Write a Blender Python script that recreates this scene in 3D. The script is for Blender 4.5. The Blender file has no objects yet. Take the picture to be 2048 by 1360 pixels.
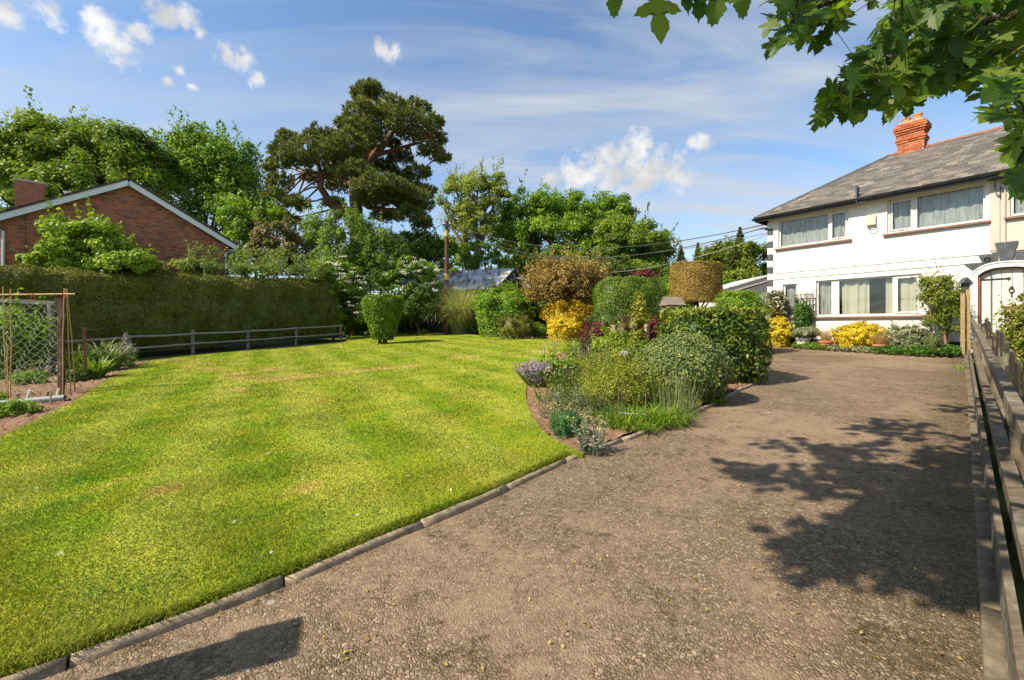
import bpy, math, random
import numpy as np
from mathutils import Vector, Matrix
from mathutils.geometry import tessellate_polygon

rng = np.random.default_rng(7)
random.seed(7)
scene = bpy.context.scene
col = scene.collection
R = math.radians

# ------------------------------------------------------------------ camera, sky, sun, exposure
F = 868.0; CX = 1024.0; HY = 653.0          # focal length, principal column and horizon row of the photograph (2048 px wide)
E = 1.55                                    # eye height
SA, SB = 0.030, 0.0387                      # the garden rises gently to the right and to the back
cam_d = bpy.data.cameras.new('camera'); cam = bpy.data.objects.new('camera', cam_d); col.objects.link(cam)
cam.location = (0, 0, E); cam.rotation_euler = (R(90), 0, 0)
cam_d.sensor_width = 36; cam_d.lens = 36 * F / 2048; cam_d.shift_y = -(680 - HY) / 2048
cam_d.clip_start = 0.05; cam_d.clip_end = 6000
scene.camera = cam

SUN_EL = R(45); SH = np.array([math.cos(R(25)), math.sin(R(25))])   # ground direction in which shadows fall
sun_to = Vector((-SH[0] * math.cos(SUN_EL), -SH[1] * math.cos(SUN_EL), math.sin(SUN_EL)))
sd = bpy.data.lights.new('sun', 'SUN'); sd.energy = 4.2; sd.angle = R(0.55); sd.color = (1.0, 0.89, 0.70)
sun = bpy.data.objects.new('sun', sd); col.objects.link(sun)
sun.rotation_euler = sun_to.to_track_quat('Z', 'Y').to_euler()

vs = scene.view_settings
vs.view_transform = 'Standard'; vs.look = 'None'; vs.gamma = 1.0; vs.exposure = 1.0; vs.use_curve_mapping = False
scene.cycles.use_denoising = True
scene.cycles.max_bounces = 8; scene.cycles.transparent_max_bounces = 12
scene.cycles.diffuse_bounces = 4; scene.cycles.glossy_bounces = 3; scene.cycles.transmission_bounces = 4
scene.cycles.sample_clamp_indirect = 6

def pix_dir(px, py):
    return Vector(((px - CX) / F, 1.0, -(py - HY) / F)).normalized()

def build_world():
    w = bpy.data.worlds.new('World'); scene.world = w; w.use_nodes = True
    nt = w.node_tree; N = nt.nodes; L = nt.links; N.clear()
    def nd(t, **k):
        n = N.new(t)
        for a, b in k.items(): setattr(n, a, b)
        return n
    def mth(op, a, b=None, c=None):
        n = nd('ShaderNodeMath', operation=op)
        for i, x in enumerate((a, b, c)):
            if x is None: continue
            if isinstance(x, (int, float)): n.inputs[i].default_value = x
            else: L.new(x, n.inputs[i])
        return n.outputs[0]
    out = nd('ShaderNodeOutputWorld')
    sky = nd('ShaderNodeTexSky', sky_type='NISHITA', sun_disc=False)
    sky.sun_elevation = SUN_EL; sky.sun_rotation = math.atan2(sun_to.x, sun_to.y)
    sky.altitude = 100; sky.air_density = 1.0; sky.dust_density = 0.4; sky.ozone_density = 2.6
    hsv = nd('ShaderNodeHueSaturation'); hsv.inputs['Hue'].default_value = 0.497; hsv.inputs['Saturation'].default_value = 1.03; hsv.inputs['Value'].default_value = 1.0
    L.new(sky.outputs[0], hsv.inputs['Color'])
    bg = nd('ShaderNodeBackground'); bg.inputs[1].default_value = 0.104; L.new(hsv.outputs[0], bg.inputs[0])
    tc = nd('ShaderNodeTexCoord'); dirv = tc.outputs['Generated']
    sep = nd('ShaderNodeSeparateXYZ'); L.new(dirv, sep.inputs[0])
    # thin cirrus on a high flat layer
    den = mth('ADD', mth('MAXIMUM', sep.outputs[2], 0.0), 0.16)
    cx = mth('DIVIDE', sep.outputs[0], den); cy = mth('DIVIDE', sep.outputs[1], den)
    cmb = nd('ShaderNodeCombineXYZ'); L.new(cx, cmb.inputs[0]); L.new(cy, cmb.inputs[1])
    mp = nd('ShaderNodeMapping'); mp.inputs['Rotation'].default_value = (0, 0, R(-38)); mp.inputs['Scale'].default_value = (0.55, 2.6, 1)
    L.new(cmb.outputs[0], mp.inputs[0])
    n1 = nd('ShaderNodeTexNoise'); n1.inputs['Scale'].default_value = 1.5; n1.inputs['Detail'].default_value = 9; n1.inputs['Roughness'].default_value = 0.55; n1.inputs['Distortion'].default_value = 0.7
    L.new(mp.outputs[0], n1.inputs['Vector'])
    mp2 = nd('ShaderNodeMapping'); mp2.inputs['Location'].default_value = (3.1, 1.7, 0); mp2.inputs['Scale'].default_value = (0.8, 0.8, 1)
    L.new(cmb.outputs[0], mp2.inputs[0])
    n2 = nd('ShaderNodeTexNoise'); n2.inputs['Scale'].default_value = 0.9; n2.inputs['Detail'].default_value = 4; L.new(mp2.outputs[0], n2.inputs['Vector'])
    cr = nd('ShaderNodeMapRange'); cr.inputs[1].default_value = 0.34; cr.inputs[2].default_value = 0.66; L.new(n1.outputs[0], cr.inputs[0])
    cr2 = nd('ShaderNodeMapRange'); cr2.inputs[1].default_value = 0.18; cr2.inputs[2].default_value = 0.60; L.new(n2.outputs[0], cr2.inputs[0])
    cir = mth('MULTIPLY', mth('MULTIPLY', cr.outputs[0], cr2.outputs[0]), 0.95)
    # fair-weather cumulus: groups of round lobes with a ragged noise edge
    lobes = [(1190,335,40),(1235,312,38),(1280,300,34),(1325,320,38),(1225,355,48),(1285,352,48),(1345,345,34),(1160,355,30),(1265,335,44),(1140,345,26),(1105,360,18),(1405,280,20),(1180,360,34),(1385,284,13),
             (185,45,24),(215,75,32),(250,95,36),(285,70,22),(330,30,34),(365,35,26),(300,10,20),(452,108,24),(485,120,26),(520,155,20),(95,20,28),(20,32,22),
             (766,98,22),(790,96,15),(360,140,14),(383,172,11),(335,160,9),(400,66,12)]
    best = None
    nz = nd('ShaderNodeTexNoise'); nz.inputs['Scale'].default_value = 21; nz.inputs['Detail'].default_value = 9; nz.inputs['Roughness'].default_value = 0.66
    L.new(dirv, nz.inputs['Vector'])
    for px, py, r in lobes:
        c = pix_dir(px, py)
        d = nd('ShaderNodeVectorMath', operation='DISTANCE'); L.new(dirv, d.inputs[0]); d.inputs[1].default_value = c
        rr = r / math.sqrt(F * F + (px - CX) ** 2 + (py - HY) ** 2)
        v = mth('SUBTRACT', 1.0, mth('DIVIDE', d.outputs['Value'], rr * (1.2 if px > 1000 else 1.22)))
        best = v if best is None else mth('SMOOTH_MAX', best, v, 0.25)
    dens = mth('ADD', best, mth('MULTIPLY', mth('SUBTRACT', nz.outputs[0], 0.54), 3.6))
    ce = nd('ShaderNodeMapRange', interpolation_type='SMOOTHSTEP'); ce.inputs[1].default_value = -0.15; ce.inputs[2].default_value = 0.8; L.new(dens, ce.inputs[0])
    keep = nd('ShaderNodeMapRange'); keep.inputs[1].default_value = -0.75; keep.inputs[2].default_value = -0.15; L.new(best, keep.inputs[0])
    cum = mth('MULTIPLY', mth('MULTIPLY', ce.outputs[0], keep.outputs[0]), 0.93)
    bc = nd('ShaderNodeBackground'); bc.inputs[0].default_value = (0.88, 0.93, 1.0, 1); bc.inputs[1].default_value = 0.38
    # billows: brighter where the cloud is dense, grey blue in its thinner body
    nb = nd('ShaderNodeTexNoise'); nb.inputs['Scale'].default_value = 17; nb.inputs['Detail'].default_value = 5; L.new(dirv, nb.inputs['Vector'])
    bm_ = nd('ShaderNodeMapRange'); bm_.inputs[1].default_value = 0.35; bm_.inputs[2].default_value = 0.62; bm_.inputs[3].default_value = 0.34; bm_.inputs[4].default_value = 0.52
    L.new(nb.outputs[0], bm_.inputs[0])
    bk = nd('ShaderNodeBackground'); bk.inputs[0].default_value = (1.0, 0.99, 0.97, 1); L.new(bm_.outputs[0], bk.inputs[1])
    m1 = nd('ShaderNodeMixShader'); L.new(cir, m1.inputs[0]); L.new(bg.outputs[0], m1.inputs[1]); L.new(bc.outputs[0], m1.inputs[2])
    m2 = nd('ShaderNodeMixShader'); L.new(cum, m2.inputs[0]); L.new(m1.outputs[0], m2.inputs[1]); L.new(bk.outputs[0], m2.inputs[2])
    L.new(m2.outputs[0], out.inputs[0])
build_world()

# ------------------------------------------------------------------ helpers
def gz(x, y):
    return SA * np.clip(x, -45, 30) + SB * np.clip(y, -8, 60)
def G(px, py):
    u = (px - CX) / F; v = (py - HY) / F; Y = E / (v + SA * u + SB)
    return (u * Y, Y)
def P(px, py, Y):
    return np.array([(px - CX) / F * Y, Y, E - (py - HY) / F * Y])
def unit(a):
    return a / np.maximum(np.linalg.norm(a, axis=-1, keepdims=True), 1e-9)

def link(o, parent=None):
    col.objects.link(o)
    if parent is not None: o.parent = parent
    return o
def tag(o, label=None, cat=None, group=None, kind=None):
    if label: o['label'] = label
    if cat: o['category'] = cat
    if group: o['group'] = group
    if kind: o['kind'] = kind
    return o
def thing(name, label, cat, loc=(0, 0, 0), rz=0, group=None):
    o = bpy.data.objects.new(name, None); o.empty_display_size = 0.2
    o.location = loc; o.rotation_euler = (0, 0, rz); col.objects.link(o)
    return tag(o, label, cat, group)
def at_ground(x, y, dz=0.0):
    return (float(x), float(y), float(gz(x, y) + dz))

def mesh_data(name, V, faces, mat, rnd=None, smooth=False):
    me = bpy.data.meshes.new(name)
    if isinstance(faces, np.ndarray):
        V = np.ascontiguousarray(V, dtype=np.float32); m, k = faces.shape
        me.vertices.add(len(V)); me.vertices.foreach_set('co', V.ravel())
        me.loops.add(m * k); me.loops.foreach_set('vertex_index', np.ascontiguousarray(faces, dtype=np.int32).ravel())
        me.polygons.add(m); me.polygons.foreach_set('loop_start', np.arange(0, m * k, k, dtype=np.int32))
        me.update(calc_edges=True)
    else:
        me.from_pydata([tuple(map(float, v)) for v in V], [], faces); me.update()
    if rnd is not None:
        a = me.attributes.new('rnd', 'FLOAT', 'FACE'); a.data.foreach_set('value', np.ascontiguousarray(rnd, dtype=np.float32))
    if smooth: me.polygons.foreach_set('use_smooth', np.ones(len(me.polygons), dtype=bool))
    if mat is not None: me.materials.append(mat)
    return me
def obj(name, V, faces, mat, parent=None, rnd=None, smooth=False, kind=None, off=None):
    """one mesh object; off = world position of the root when V is in world coordinates"""
    V = np.asarray(V, dtype=float)
    if off is not None: V = V - np.array(off)
    o = bpy.data.objects.new(name, mesh_data(name, V, faces, mat, rnd, smooth))
    link(o, parent)
    if kind: o['kind'] = kind
    return o

class MB:
    """collects boxes, tubes and polygons for one mesh"""
    def __init__(s): s.V = []; s.F = []
    def add(s, V, Fc):
        b = len(s.V); s.V += [tuple(map(float, v)) for v in V]; s.F += [tuple(int(i) + b for i in f) for f in Fc]; return s
    def box(s, x0, x1, y0, y1, z0, z1, M=None):
        v = [Vector((x, y, z)) for z in (z0, z1) for y in (y0, y1) for x in (x0, x1)]
        if M is not None: v = [M @ p for p in v]
        return s.add(v, [(0, 2, 3, 1), (4, 5, 7, 6), (0, 1, 5, 4), (2, 6, 7, 3), (0, 4, 6, 2), (1, 3, 7, 5)])
    def bar(s, a, b, w, h, up=(0, 0, 1)):
        a = Vector(a); b = Vector(b); d = (b - a); ln = d.length; d.normalize()
        up = Vector(up); sx = d.cross(up)
        if sx.length < 1e-4: sx = d.cross(Vector((1, 0, 0)))
        sx.normalize(); uz = sx.cross(d)
        v = [p + sx * i * w / 2 + uz * j * h / 2 for p in (a, b) for j in (-1, 1) for i in (-1, 1)]
        return s.add(v, [(0, 1, 3, 2), (4, 6, 7, 5), (0, 4, 5, 1), (2, 3, 7, 6), (0, 2, 6, 4), (1, 5, 7, 3)])
    def tube(s, pts, rad, n=8, cap=True):
        V, Fc = tube(pts, rad, n)
        Fc = [tuple(f) for f in Fc]
        if cap: Fc += [tuple(range(n - 1, -1, -1)), tuple(range(len(V) - n, len(V)))]
        return s.add(V, Fc)
    def poly(s, V): return s.add(V, [tuple(range(len(V)))])
    def lathe(s, prof, c=(0, 0, 0), n=20):
        V = [(c[0] + r * math.cos(2 * math.pi * i / n), c[1] + r * math.sin(2 * math.pi * i / n), c[2] + z) for r, z in prof for i in range(n)]
        Fc = [(k * n + i, k * n + (i + 1) % n, (k + 1) * n + (i + 1) % n, (k + 1) * n + i) for k in range(len(prof) - 1) for i in range(n)]
        return s.add(V, Fc)
    def build(s, name, mat, parent=None, smooth=False, kind=None, off=None, rnd=None):
        return obj(name, s.V, s.F, mat, parent, rnd, smooth, kind, off)

def tube(pts, rad, n=8):
    pts = np.asarray(pts, float); m = len(pts); rad = np.broadcast_to(np.asarray(rad, float), (m,))
    t = np.gradient(pts, axis=0); t = unit(t)
    ref = np.array([0, 0, 1.0]) if abs(t[:, 2]).mean() < 0.8 else np.array([1.0, 0, 0])
    a = unit(np.cross(t, ref)); b = np.cross(a, t)
    ang = np.linspace(0, 2 * np.pi, n, endpoint=False)
    V = pts[:, None] + rad[:, None, None] * (np.cos(ang)[None, :, None] * a[:, None] + np.sin(ang)[None, :, None] * b[:, None])
    i = np.arange(m - 1)[:, None] * n; j = np.arange(n)[None]; j2 = (j + 1) % n
    Fc = np.stack([i + j, i + j2, i + n + j2, i + n + j], -1).reshape(-1, 4)
    return V.reshape(-1, 3), Fc
def tubes(lst, n=6):
    Vs, Fs, b = [], [], 0
    for p, r in lst:
        V, Fc = tube(p, r, n); Vs.append(V); Fs.append(Fc + b); b += len(V)
    return np.concatenate(Vs), np.concatenate(Fs)
def curve(p0, p1, n=7, wig=0.06, sag=0.0):
    p0 = np.array(p0, float); p1 = np.array(p1, float); t = np.linspace(0, 1, n)[:, None]
    ln = np.linalg.norm(p1 - p0); q = p0 + (p1 - p0) * t
    w = np.cumsum(rng.normal(size=(n, 3)), 0) * wig * ln / math.sqrt(n); w -= w[0] + (w[-1] - w[0]) * t
    q += w; q[:, 2] += sag * ln * 4 * (t[:, 0] * (1 - t[:, 0])); return q

def leaf_quads(C, N, size, asp=0.55, fold=0.12, jit=0.35, B=None):
    n = len(C)
    if B is None: T = unit(np.cross(N, rng.normal(size=(n, 3)))); B = np.cross(N, T)
    else: T = unit(np.cross(N, B)); B = unit(B)
    s = (np.broadcast_to(size, (n,)) * (1 + jit * rng.uniform(-1, 1, n)))[:, None]
    V = np.stack([C - B * s * .5, C + T * s * asp * .5 + N * s * fold, C + B * s * .5, C - T * s * asp * .5 + N * s * fold], 1).reshape(-1, 3)
    return V, np.arange(n * 4).reshape(n, 4)

def crown_pts(blobs, n, clump=0.5, nclump=60, flat=0.75, inner=0.55, droop=0.0, up=0.35, wild=0.8):
    """leaf centres, normals and colour values for a crown made of ellipsoid blobs (x,y,z,rx,ry,rz)"""
    w = np.array([(b[3] * b[5] + b[3] * b[4] + b[4] * b[5]) for b in blobs]); w = w / w.sum()
    Cs, Ns, Rs, CC = [], [], [], []
    for b, wt in zip(blobs, w):
        k = max(3, int(nclump * wt)); c = np.array(b[:3]); r = np.array(b[3:6])
        d = unit(rng.normal(size=(k, 3))); d[:, 2] = np.where(d[:, 2] < -0.35, -d[:, 2] * .6, d[:, 2]); d = unit(d)
        rad = rng.uniform(inner, 1.0, k)[:, None] ** 0.6
        cc = c + d * rad * r * (1 + 0.10 * rng.normal(size=(k, 1)))
        CC.append(cc)
        m = max(k, int(n * wt)); idx = rng.integers(0, k, m)
        cr = (clump * rng.uniform(0.55, 1.35, k))[idx][:, None]
        g = rng.normal(size=(m, 3)); g = unit(g) * rng.uniform(0.15, 1, (m, 1)) ** 0.5
        off = g * cr; off[:, 2] *= flat; off[:, 2] -= droop * np.abs(off[:, 0] + off[:, 1])
        C = cc[idx] + off
        o = unit((C - c) / r); Nn = unit(o * 0.5 + g * 0.55 + np.array([0, 0, up]) + wild * rng.normal(size=(m, 3)) * 0.6)
        Cs.append(C); Ns.append(Nn); Rs.append(np.clip(0.55 * rng.random(k)[idx] + 0.45 * rng.random(m), 0, 1))
    return np.concatenate(Cs), np.concatenate(Ns), np.concatenate(Rs), np.concatenate(CC)

def blades(base, dirs, length, width, bend=0.6, segs=4):
    """arching strap leaves: base (n,3), horizontal lean dirs (n,2), length, width, bend"""
    n = len(base); L = np.broadcast_to(length, (n,)); W = np.broadcast_to(width, (n,)); K = np.broadcast_to(bend, (n,))
    d = np.zeros((n, 3)); d[:, :2] = dirs; side = np.stack([-d[:, 1], d[:, 0], np.zeros(n)], 1); side = unit(side + 1e-6)
    P_, V = base.copy(), []
    th0 = np.linalg.norm(dirs, axis=1) * 0.35; hd = unit(d + 1e-9)
    for s in range(segs + 1):
        f = s / segs; w = W * (1 - f ** 1.6) * 0.5 + 0.0004
        V.append(np.stack([P_ - side * w[:, None], P_ + side * w[:, None]], 1))
        th = th0 + K * (f ** 1.2) * 1.9
        P_ = P_ + (hd * np.sin(th)[:, None] + np.array([0, 0, 1.0]) * np.cos(th)[:, None]) * (L / segs)[:, None]
    V = np.stack(V, 1)                                   # n, segs+1, 2, 3
    b = (np.arange(n) * (segs + 1) * 2)[:, None]; s = np.arange(segs)[None] * 2
    Fc = np.stack([b + s, b + s + 1, b + s + 3, b + s + 2], -1).reshape(-1, 4)
    return V.reshape(-1, 3), Fc

def inpoly(X, Y, poly):
    r = np.zeros(len(X), bool); n = len(poly)
    for i in range(n):
        x0, y0 = poly[i]; x1, y1 = poly[(i + 1) % n]
        if y0 == y1: continue
        c = ((y0 > Y) != (y1 > Y)) & (X < (x1 - x0) * (Y - y0) / (y1 - y0) + x0); r ^= c
    return r
def sheet(name, poly, dz, mat, skirt=0.0):
    V = [at_ground(x, y, dz) for x, y in poly]
    T = tessellate_polygon([[Vector((x, y, 0)) for x, y in poly]])
    Fc = []
    for t in T:
        a, b, c = (Vector((poly[i][0], poly[i][1])) for i in t)
        Fc.append(tuple(t) if (b - a).cross(c - a) > 0 else tuple(reversed(t)))
    if skirt:
        n = len(V); V += [(x, y, z - skirt) for x, y, z in V]; Fc += [(i, (i + 1) % n, n + (i + 1) % n, n + i) for i in range(n)]
    o = obj(name, V, Fc, mat); o['kind'] = 'structure'; return o
def smooth_path(pts, n=80):
    p = np.array(pts, float); q = np.vstack([2 * p[0] - p[1], p, 2 * p[-1] - p[-2]])
    out = []
    for i in range(1, len(q) - 2):
        for t in np.linspace(0, 1, max(2, n // len(p)), endpoint=False):
            a, b, c, d = q[i - 1], q[i], q[i + 1], q[i + 2]
            out.append(.5 * (2 * b + (c - a) * t + (2 * a - 5 * b + 4 * c - d) * t * t + (3 * b - a - 3 * c + d) * t ** 3))
    out.append(p[-1]); return np.array(out)

# ------------------------------------------------------------------ materials
class NT:
    def __init__(s, name):
        s.m = bpy.data.materials.new(name); s.m.use_nodes = True; s.t = s.m.node_tree; s.t.nodes.clear()
        s.out = s.n('ShaderNodeOutputMaterial')
    def n(s, t, **k):
        x = s.t.nodes.new(t)
        for a, b in k.items():
            if a.startswith('_'): x.inputs[a[1:].replace('_', ' ')].default_value = b
            else: setattr(x, a, b)
        return x
    def l(s, a, b): s.t.links.new(a, b)
    def noise(s, scale, detail=4, rough=0.55, vec=None, dist=0.0):
        x = s.n('ShaderNodeTexNoise', _Scale=scale, _Detail=detail, _Roughness=rough, _Distortion=dist)
        if vec is not None: s.l(vec, x.inputs['Vector'])
        return x.outputs[0]
    def ramp(s, fac, stops, interp='LINEAR'):
        x = s.n('ShaderNodeValToRGB'); e = x.color_ramp.elements; x.color_ramp.interpolation = interp
        while len(e) < len(stops): e.new(0.5)
        for i, (p, c) in enumerate(stops): e[i].position = p; e[i].color = (*c, 1) if len(c) == 3 else c
        s.l(fac, x.inputs[0]); return x.outputs[0]
    def mix(s, fac, a, b, mode='MIX'):
        x = s.n('ShaderNodeMix', data_type='RGBA', blend_type=mode)
        for v, i in ((fac, 0), (a, 6), (b, 7)):
            if isinstance(v, (int, float)): x.inputs[i].default_value = v
            elif isinstance(v, tuple): x.inputs[i].default_value = (*v, 1) if len(v) == 3 else v
            else: s.l(v, x.inputs[i])
        return x.outputs[2]
    def math(s, op, a, b=None):
        x = s.n('ShaderNodeMath', operation=op)
        for i, v in enumerate((a, b)):
            if v is None: continue
            if isinstance(v, (int, float)): x.inputs[i].default_value = v
            else: s.l(v, x.inputs[i])
        return x.outputs[0]
    def rng(s, v, a, b, c=0.0, d=1.0):
        x = s.n('ShaderNodeMapRange'); s.l(v, x.inputs[0])
        for i, k in enumerate((a, b, c, d)): x.inputs[i + 1].default_value = k
        return x.outputs[0]
    def pos(s): return s.n('ShaderNodeNewGeometry').outputs['Position']
    def objc(s): return s.n('ShaderNodeTexCoord').outputs['Object']
    def rnd(s):
        a = s.n('ShaderNodeAttribute', attribute_name='rnd').outputs['Fac']; o = s.n('ShaderNodeObjectInfo').outputs['Random']
        return s.math('FRACT', s.math('ADD', a, o))
    def attr(s): return s.n('ShaderNodeAttribute', attribute_name='rnd').outputs['Fac']
    def bump(s, h, strength=0.4, dist=0.01):
        x = s.n('ShaderNodeBump'); x.inputs['Strength'].default_value = strength; x.inputs['Distance'].default_value = dist
        s.l(h, x.inputs['Height']); return x.outputs[0]
    def bsdf(s, color, rough=0.8, normal=None, spec=0.3, metal=0.0, out=True):
        b = s.n('ShaderNodeBsdfPrincipled')
        b.inputs['Specular IOR Level'].default_value = spec; b.inputs['Metallic'].default_value = metal
        for v, k in ((color, 'Base Color'), (rough, 'Roughness')):
            if isinstance(v, (int, float)): b.inputs[k].default_value = v
            elif isinstance(v, tuple): b.inputs[k].default_value = (*v, 1)
            else: s.l(v, b.inputs[k])
        if normal is not None: s.l(normal, b.inputs['Normal'])
        if out: s.l(b.outputs[0], s.out.inputs[0])
        return b
MATS = {}
def plain(name, c, rough=0.7, var=0.15, scale=6.0, bump=0.15, spec=0.3, metal=0.0):
    """one colour with blotches, grain and a little relief"""
    if name in MATS: return MATS[name]
    m = NT(name); v = m.objc()
    n1 = m.noise(scale, 5, 0.6, v); n2 = m.noise(scale * 9, 3, 0.6, v)
    lo = tuple(x * (1 - var) for x in c); hi = tuple(min(1, x * (1 + var)) for x in c)
    cc = m.mix(m.rng(n1, 0.3, 0.7), lo, hi); cc = m.mix(m.math('MULTIPLY', m.rng(n2, .45, .75), var), cc, tuple(x * .5 for x in c))
    m.bsdf(cc, rough, m.bump(n2, bump, 0.004) if bump else None, spec, metal)
    MATS[name] = m.m; return m.m
def leafm(name, c1, c2, c3, trans=0.32, rough=0.5, spec=0.25, tint=1.35, gain=1.35):
    """foliage: three colours picked leaf by leaf, light passing through the blade"""
    if name in MATS: return MATS[name]
    m = NT(name); a = m.attr()
    c1, c2, c3 = (tuple(min(.85, x * gain) for x in c) for c in (c1, c2, c3)) if max(c3) < .42 else (c1, c2, c3)
    c = m.ramp(a, [(0.08, c1), (0.5, c2), (0.93, c3)])
    b = m.bsdf(c, rough, None, spec, out=False)
    t = m.n('ShaderNodeBsdfTranslucent'); m.l(m.mix(1.0, c, (tint, tint * 1.02, tint * .55), 'MULTIPLY'), t.inputs[0])
    x = m.n('ShaderNodeMixShader'); x.inputs[0].default_value = trans
    m.l(b.outputs[0], x.inputs[1]); m.l(t.outputs[0], x.inputs[2]); m.l(x.outputs[0], m.out.inputs[0])
    MATS[name] = m.m; return m.m
def bark(name, c, scale=3.0):
    if name in MATS: return MATS[name]
    m = NT(name); v = m.objc(); mp = m.n('ShaderNodeMapping'); mp.inputs['Scale'].default_value = (3, 3, 0.6); m.l(v, mp.inputs[0])
    n = m.noise(scale, 6, 0.65, mp.outputs[0], 0.5)
    m.bsdf(m.ramp(n, [(0.3, tuple(x * .45 for x in c)), (0.55, c), (0.8, tuple(min(1, x * 1.4) for x in c))]), 0.9, m.bump(n, 0.7, 0.03), 0.15)
    MATS[name] = m.m; return m.m
def wood(name, c, grey=0.0):
    """weathered timber: long grain, lichen blotches"""
    if name in MATS: return MATS[name]
    m = NT(name); v = m.objc(); mp = m.n('ShaderNodeMapping'); mp.inputs['Scale'].default_value = (1.2, 14, 14); m.l(v, mp.inputs[0])
    g = m.noise(2.5, 6, 0.65, mp.outputs[0], 0.6); bl = m.noise(5, 4, 0.6, v); fine = m.noise(60, 3, 0.6, v)
    cc = m.ramp(g, [(0.28, tuple(x * .5 for x in c)), (0.55, c), (0.8, tuple(min(1, x * 1.35) for x in c))])
    cc = m.mix(m.math('MULTIPLY', m.rng(bl, .52, .68), 0.55), cc, (0.30, 0.29, 0.22)); cc = m.mix(m.math('MULTIPLY', m.rng(fine, .58, .7), .5), cc, tuple(x * .5 for x in c))
    m.bsdf(cc, 0.85, m.bump(g, 0.5, 0.006), 0.2); MATS[name] = m.m; return m.m

# ------------------------------------------------------------------ ground, drive, lawn, beds
def m_terrain():
    m = NT('rough_grass_ground'); p = m.pos()
    c = m.ramp(m.noise(0.6, 6, .6, p), [(.3, (.05, .075, .02)), (.5, (.09, .11, .03)), (.7, (.12, .09, .05))])
    m.bsdf(c, .95, m.bump(m.noise(8, 5, .6, p), .6, .05), .1); return m.m
def m_drive():
    m = NT('worn_aggregate_tarmac'); p = m.pos()
    wob = m.n('ShaderNodeMix', data_type='VECTOR'); wob.inputs[0].default_value = .035; m.l(p, wob.inputs[4])
    nn = m.n('ShaderNodeTexNoise', _Scale=30.0); m.l(p, nn.inputs['Vector']); m.l(nn.outputs['Color'], wob.inputs[5])
    v = m.n('ShaderNodeTexVoronoi', _Scale=54.0); m.l(wob.outputs[1], v.inputs['Vector'])
    ve = m.n('ShaderNodeTexVoronoi', feature='DISTANCE_TO_EDGE', _Scale=54.0); m.l(wob.outputs[1], ve.inputs['Vector'])
    sx = m.n('ShaderNodeSeparateColor'); m.l(v.outputs['Color'], sx.inputs[0])
    stone = m.ramp(sx.outputs[0], [(0.0, (.148, .101, .060)), (.35, (.210, .147, .091)), (.7, (.264, .190, .120)), (.95, (.36, .27, .178))])
    big = m.noise(.55, 5, .6, p, .6); mid = m.noise(4.5, 8, .78, p, .4); fine = m.noise(140, 3, .6, p)
    # bound dusty areas where the stones are buried, open areas where they stand out with dark gaps
    bur = m.rng(m.math('ADD', m.math('MULTIPLY', big, .6), m.math('MULTIPLY', mid, .5)), .50, .62)
    dust = m.ramp(fine, [(.3, (.182, .127, .083)), (.7, (.290, .210, .142))])
    c = m.mix(m.math('MULTIPLY', bur, .80), stone, dust)
    gap = m.rng(ve.outputs['Distance'], .02, .14, 1.0, 0.0)
    moss = m.mix(m.rng(m.noise(1.1, 5, .6, p, .3), .45, .6), (.050, .036, .020), (.085, .062, .018))
    gapf = m.math('MULTIPLY', m.math('MULTIPLY', gap, m.rng(bur, 0, 1, .95, .10)), m.rng(m.noise(33, 4, .7, p), .36, .58))
    c = m.mix(gapf, c, moss)
    # moss and dirt drifts with their own outline
    drift = m.math('MULTIPLY', m.rng(m.noise(3.4, 7, .72, p, .8), .52, .62), m.rng(m.noise(24, 4, .7, p), .44, .58))
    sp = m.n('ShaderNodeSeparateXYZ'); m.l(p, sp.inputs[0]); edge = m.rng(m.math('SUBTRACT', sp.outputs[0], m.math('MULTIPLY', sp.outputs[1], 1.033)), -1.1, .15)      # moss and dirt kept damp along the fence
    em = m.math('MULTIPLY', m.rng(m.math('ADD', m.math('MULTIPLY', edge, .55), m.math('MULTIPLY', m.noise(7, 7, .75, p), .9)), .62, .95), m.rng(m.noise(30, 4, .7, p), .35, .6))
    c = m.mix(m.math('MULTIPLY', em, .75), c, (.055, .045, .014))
    c = m.mix(m.math('MULTIPLY', drift, .85), c, (.055, .037, .014))
    spot = m.n('ShaderNodeTexVoronoi', _Scale=2.3); m.l(p, spot.inputs['Vector']); 
    lich = m.math('MULTIPLY', m.math('LESS_THAN', m.math('ADD', spot.outputs['Distance'], m.math('MULTIPLY', m.noise(25, 3, .6, p), .1)), .105), m.math('GREATER_THAN', m.noise(1.3, 2, .5, p), .56))
    c = m.mix(m.math('MULTIPLY', lich, .7), c, (.42, .40, .35))
    pale = m.rng(m.noise(.35, 3, .5, p), .5, .7); c = m.mix(m.math('MULTIPLY', pale, .22), c, (.34, .27, .20))
    h = m.math('ADD', m.math('MULTIPLY', m.rng(ve.outputs['Distance'], 0, .25), m.rng(bur, 0, 1, 1, .35)), m.math('MULTIPLY', fine, .35))
    m.bsdf(c, .88, m.bump(h, .85, .009), .25); return m.m
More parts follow.
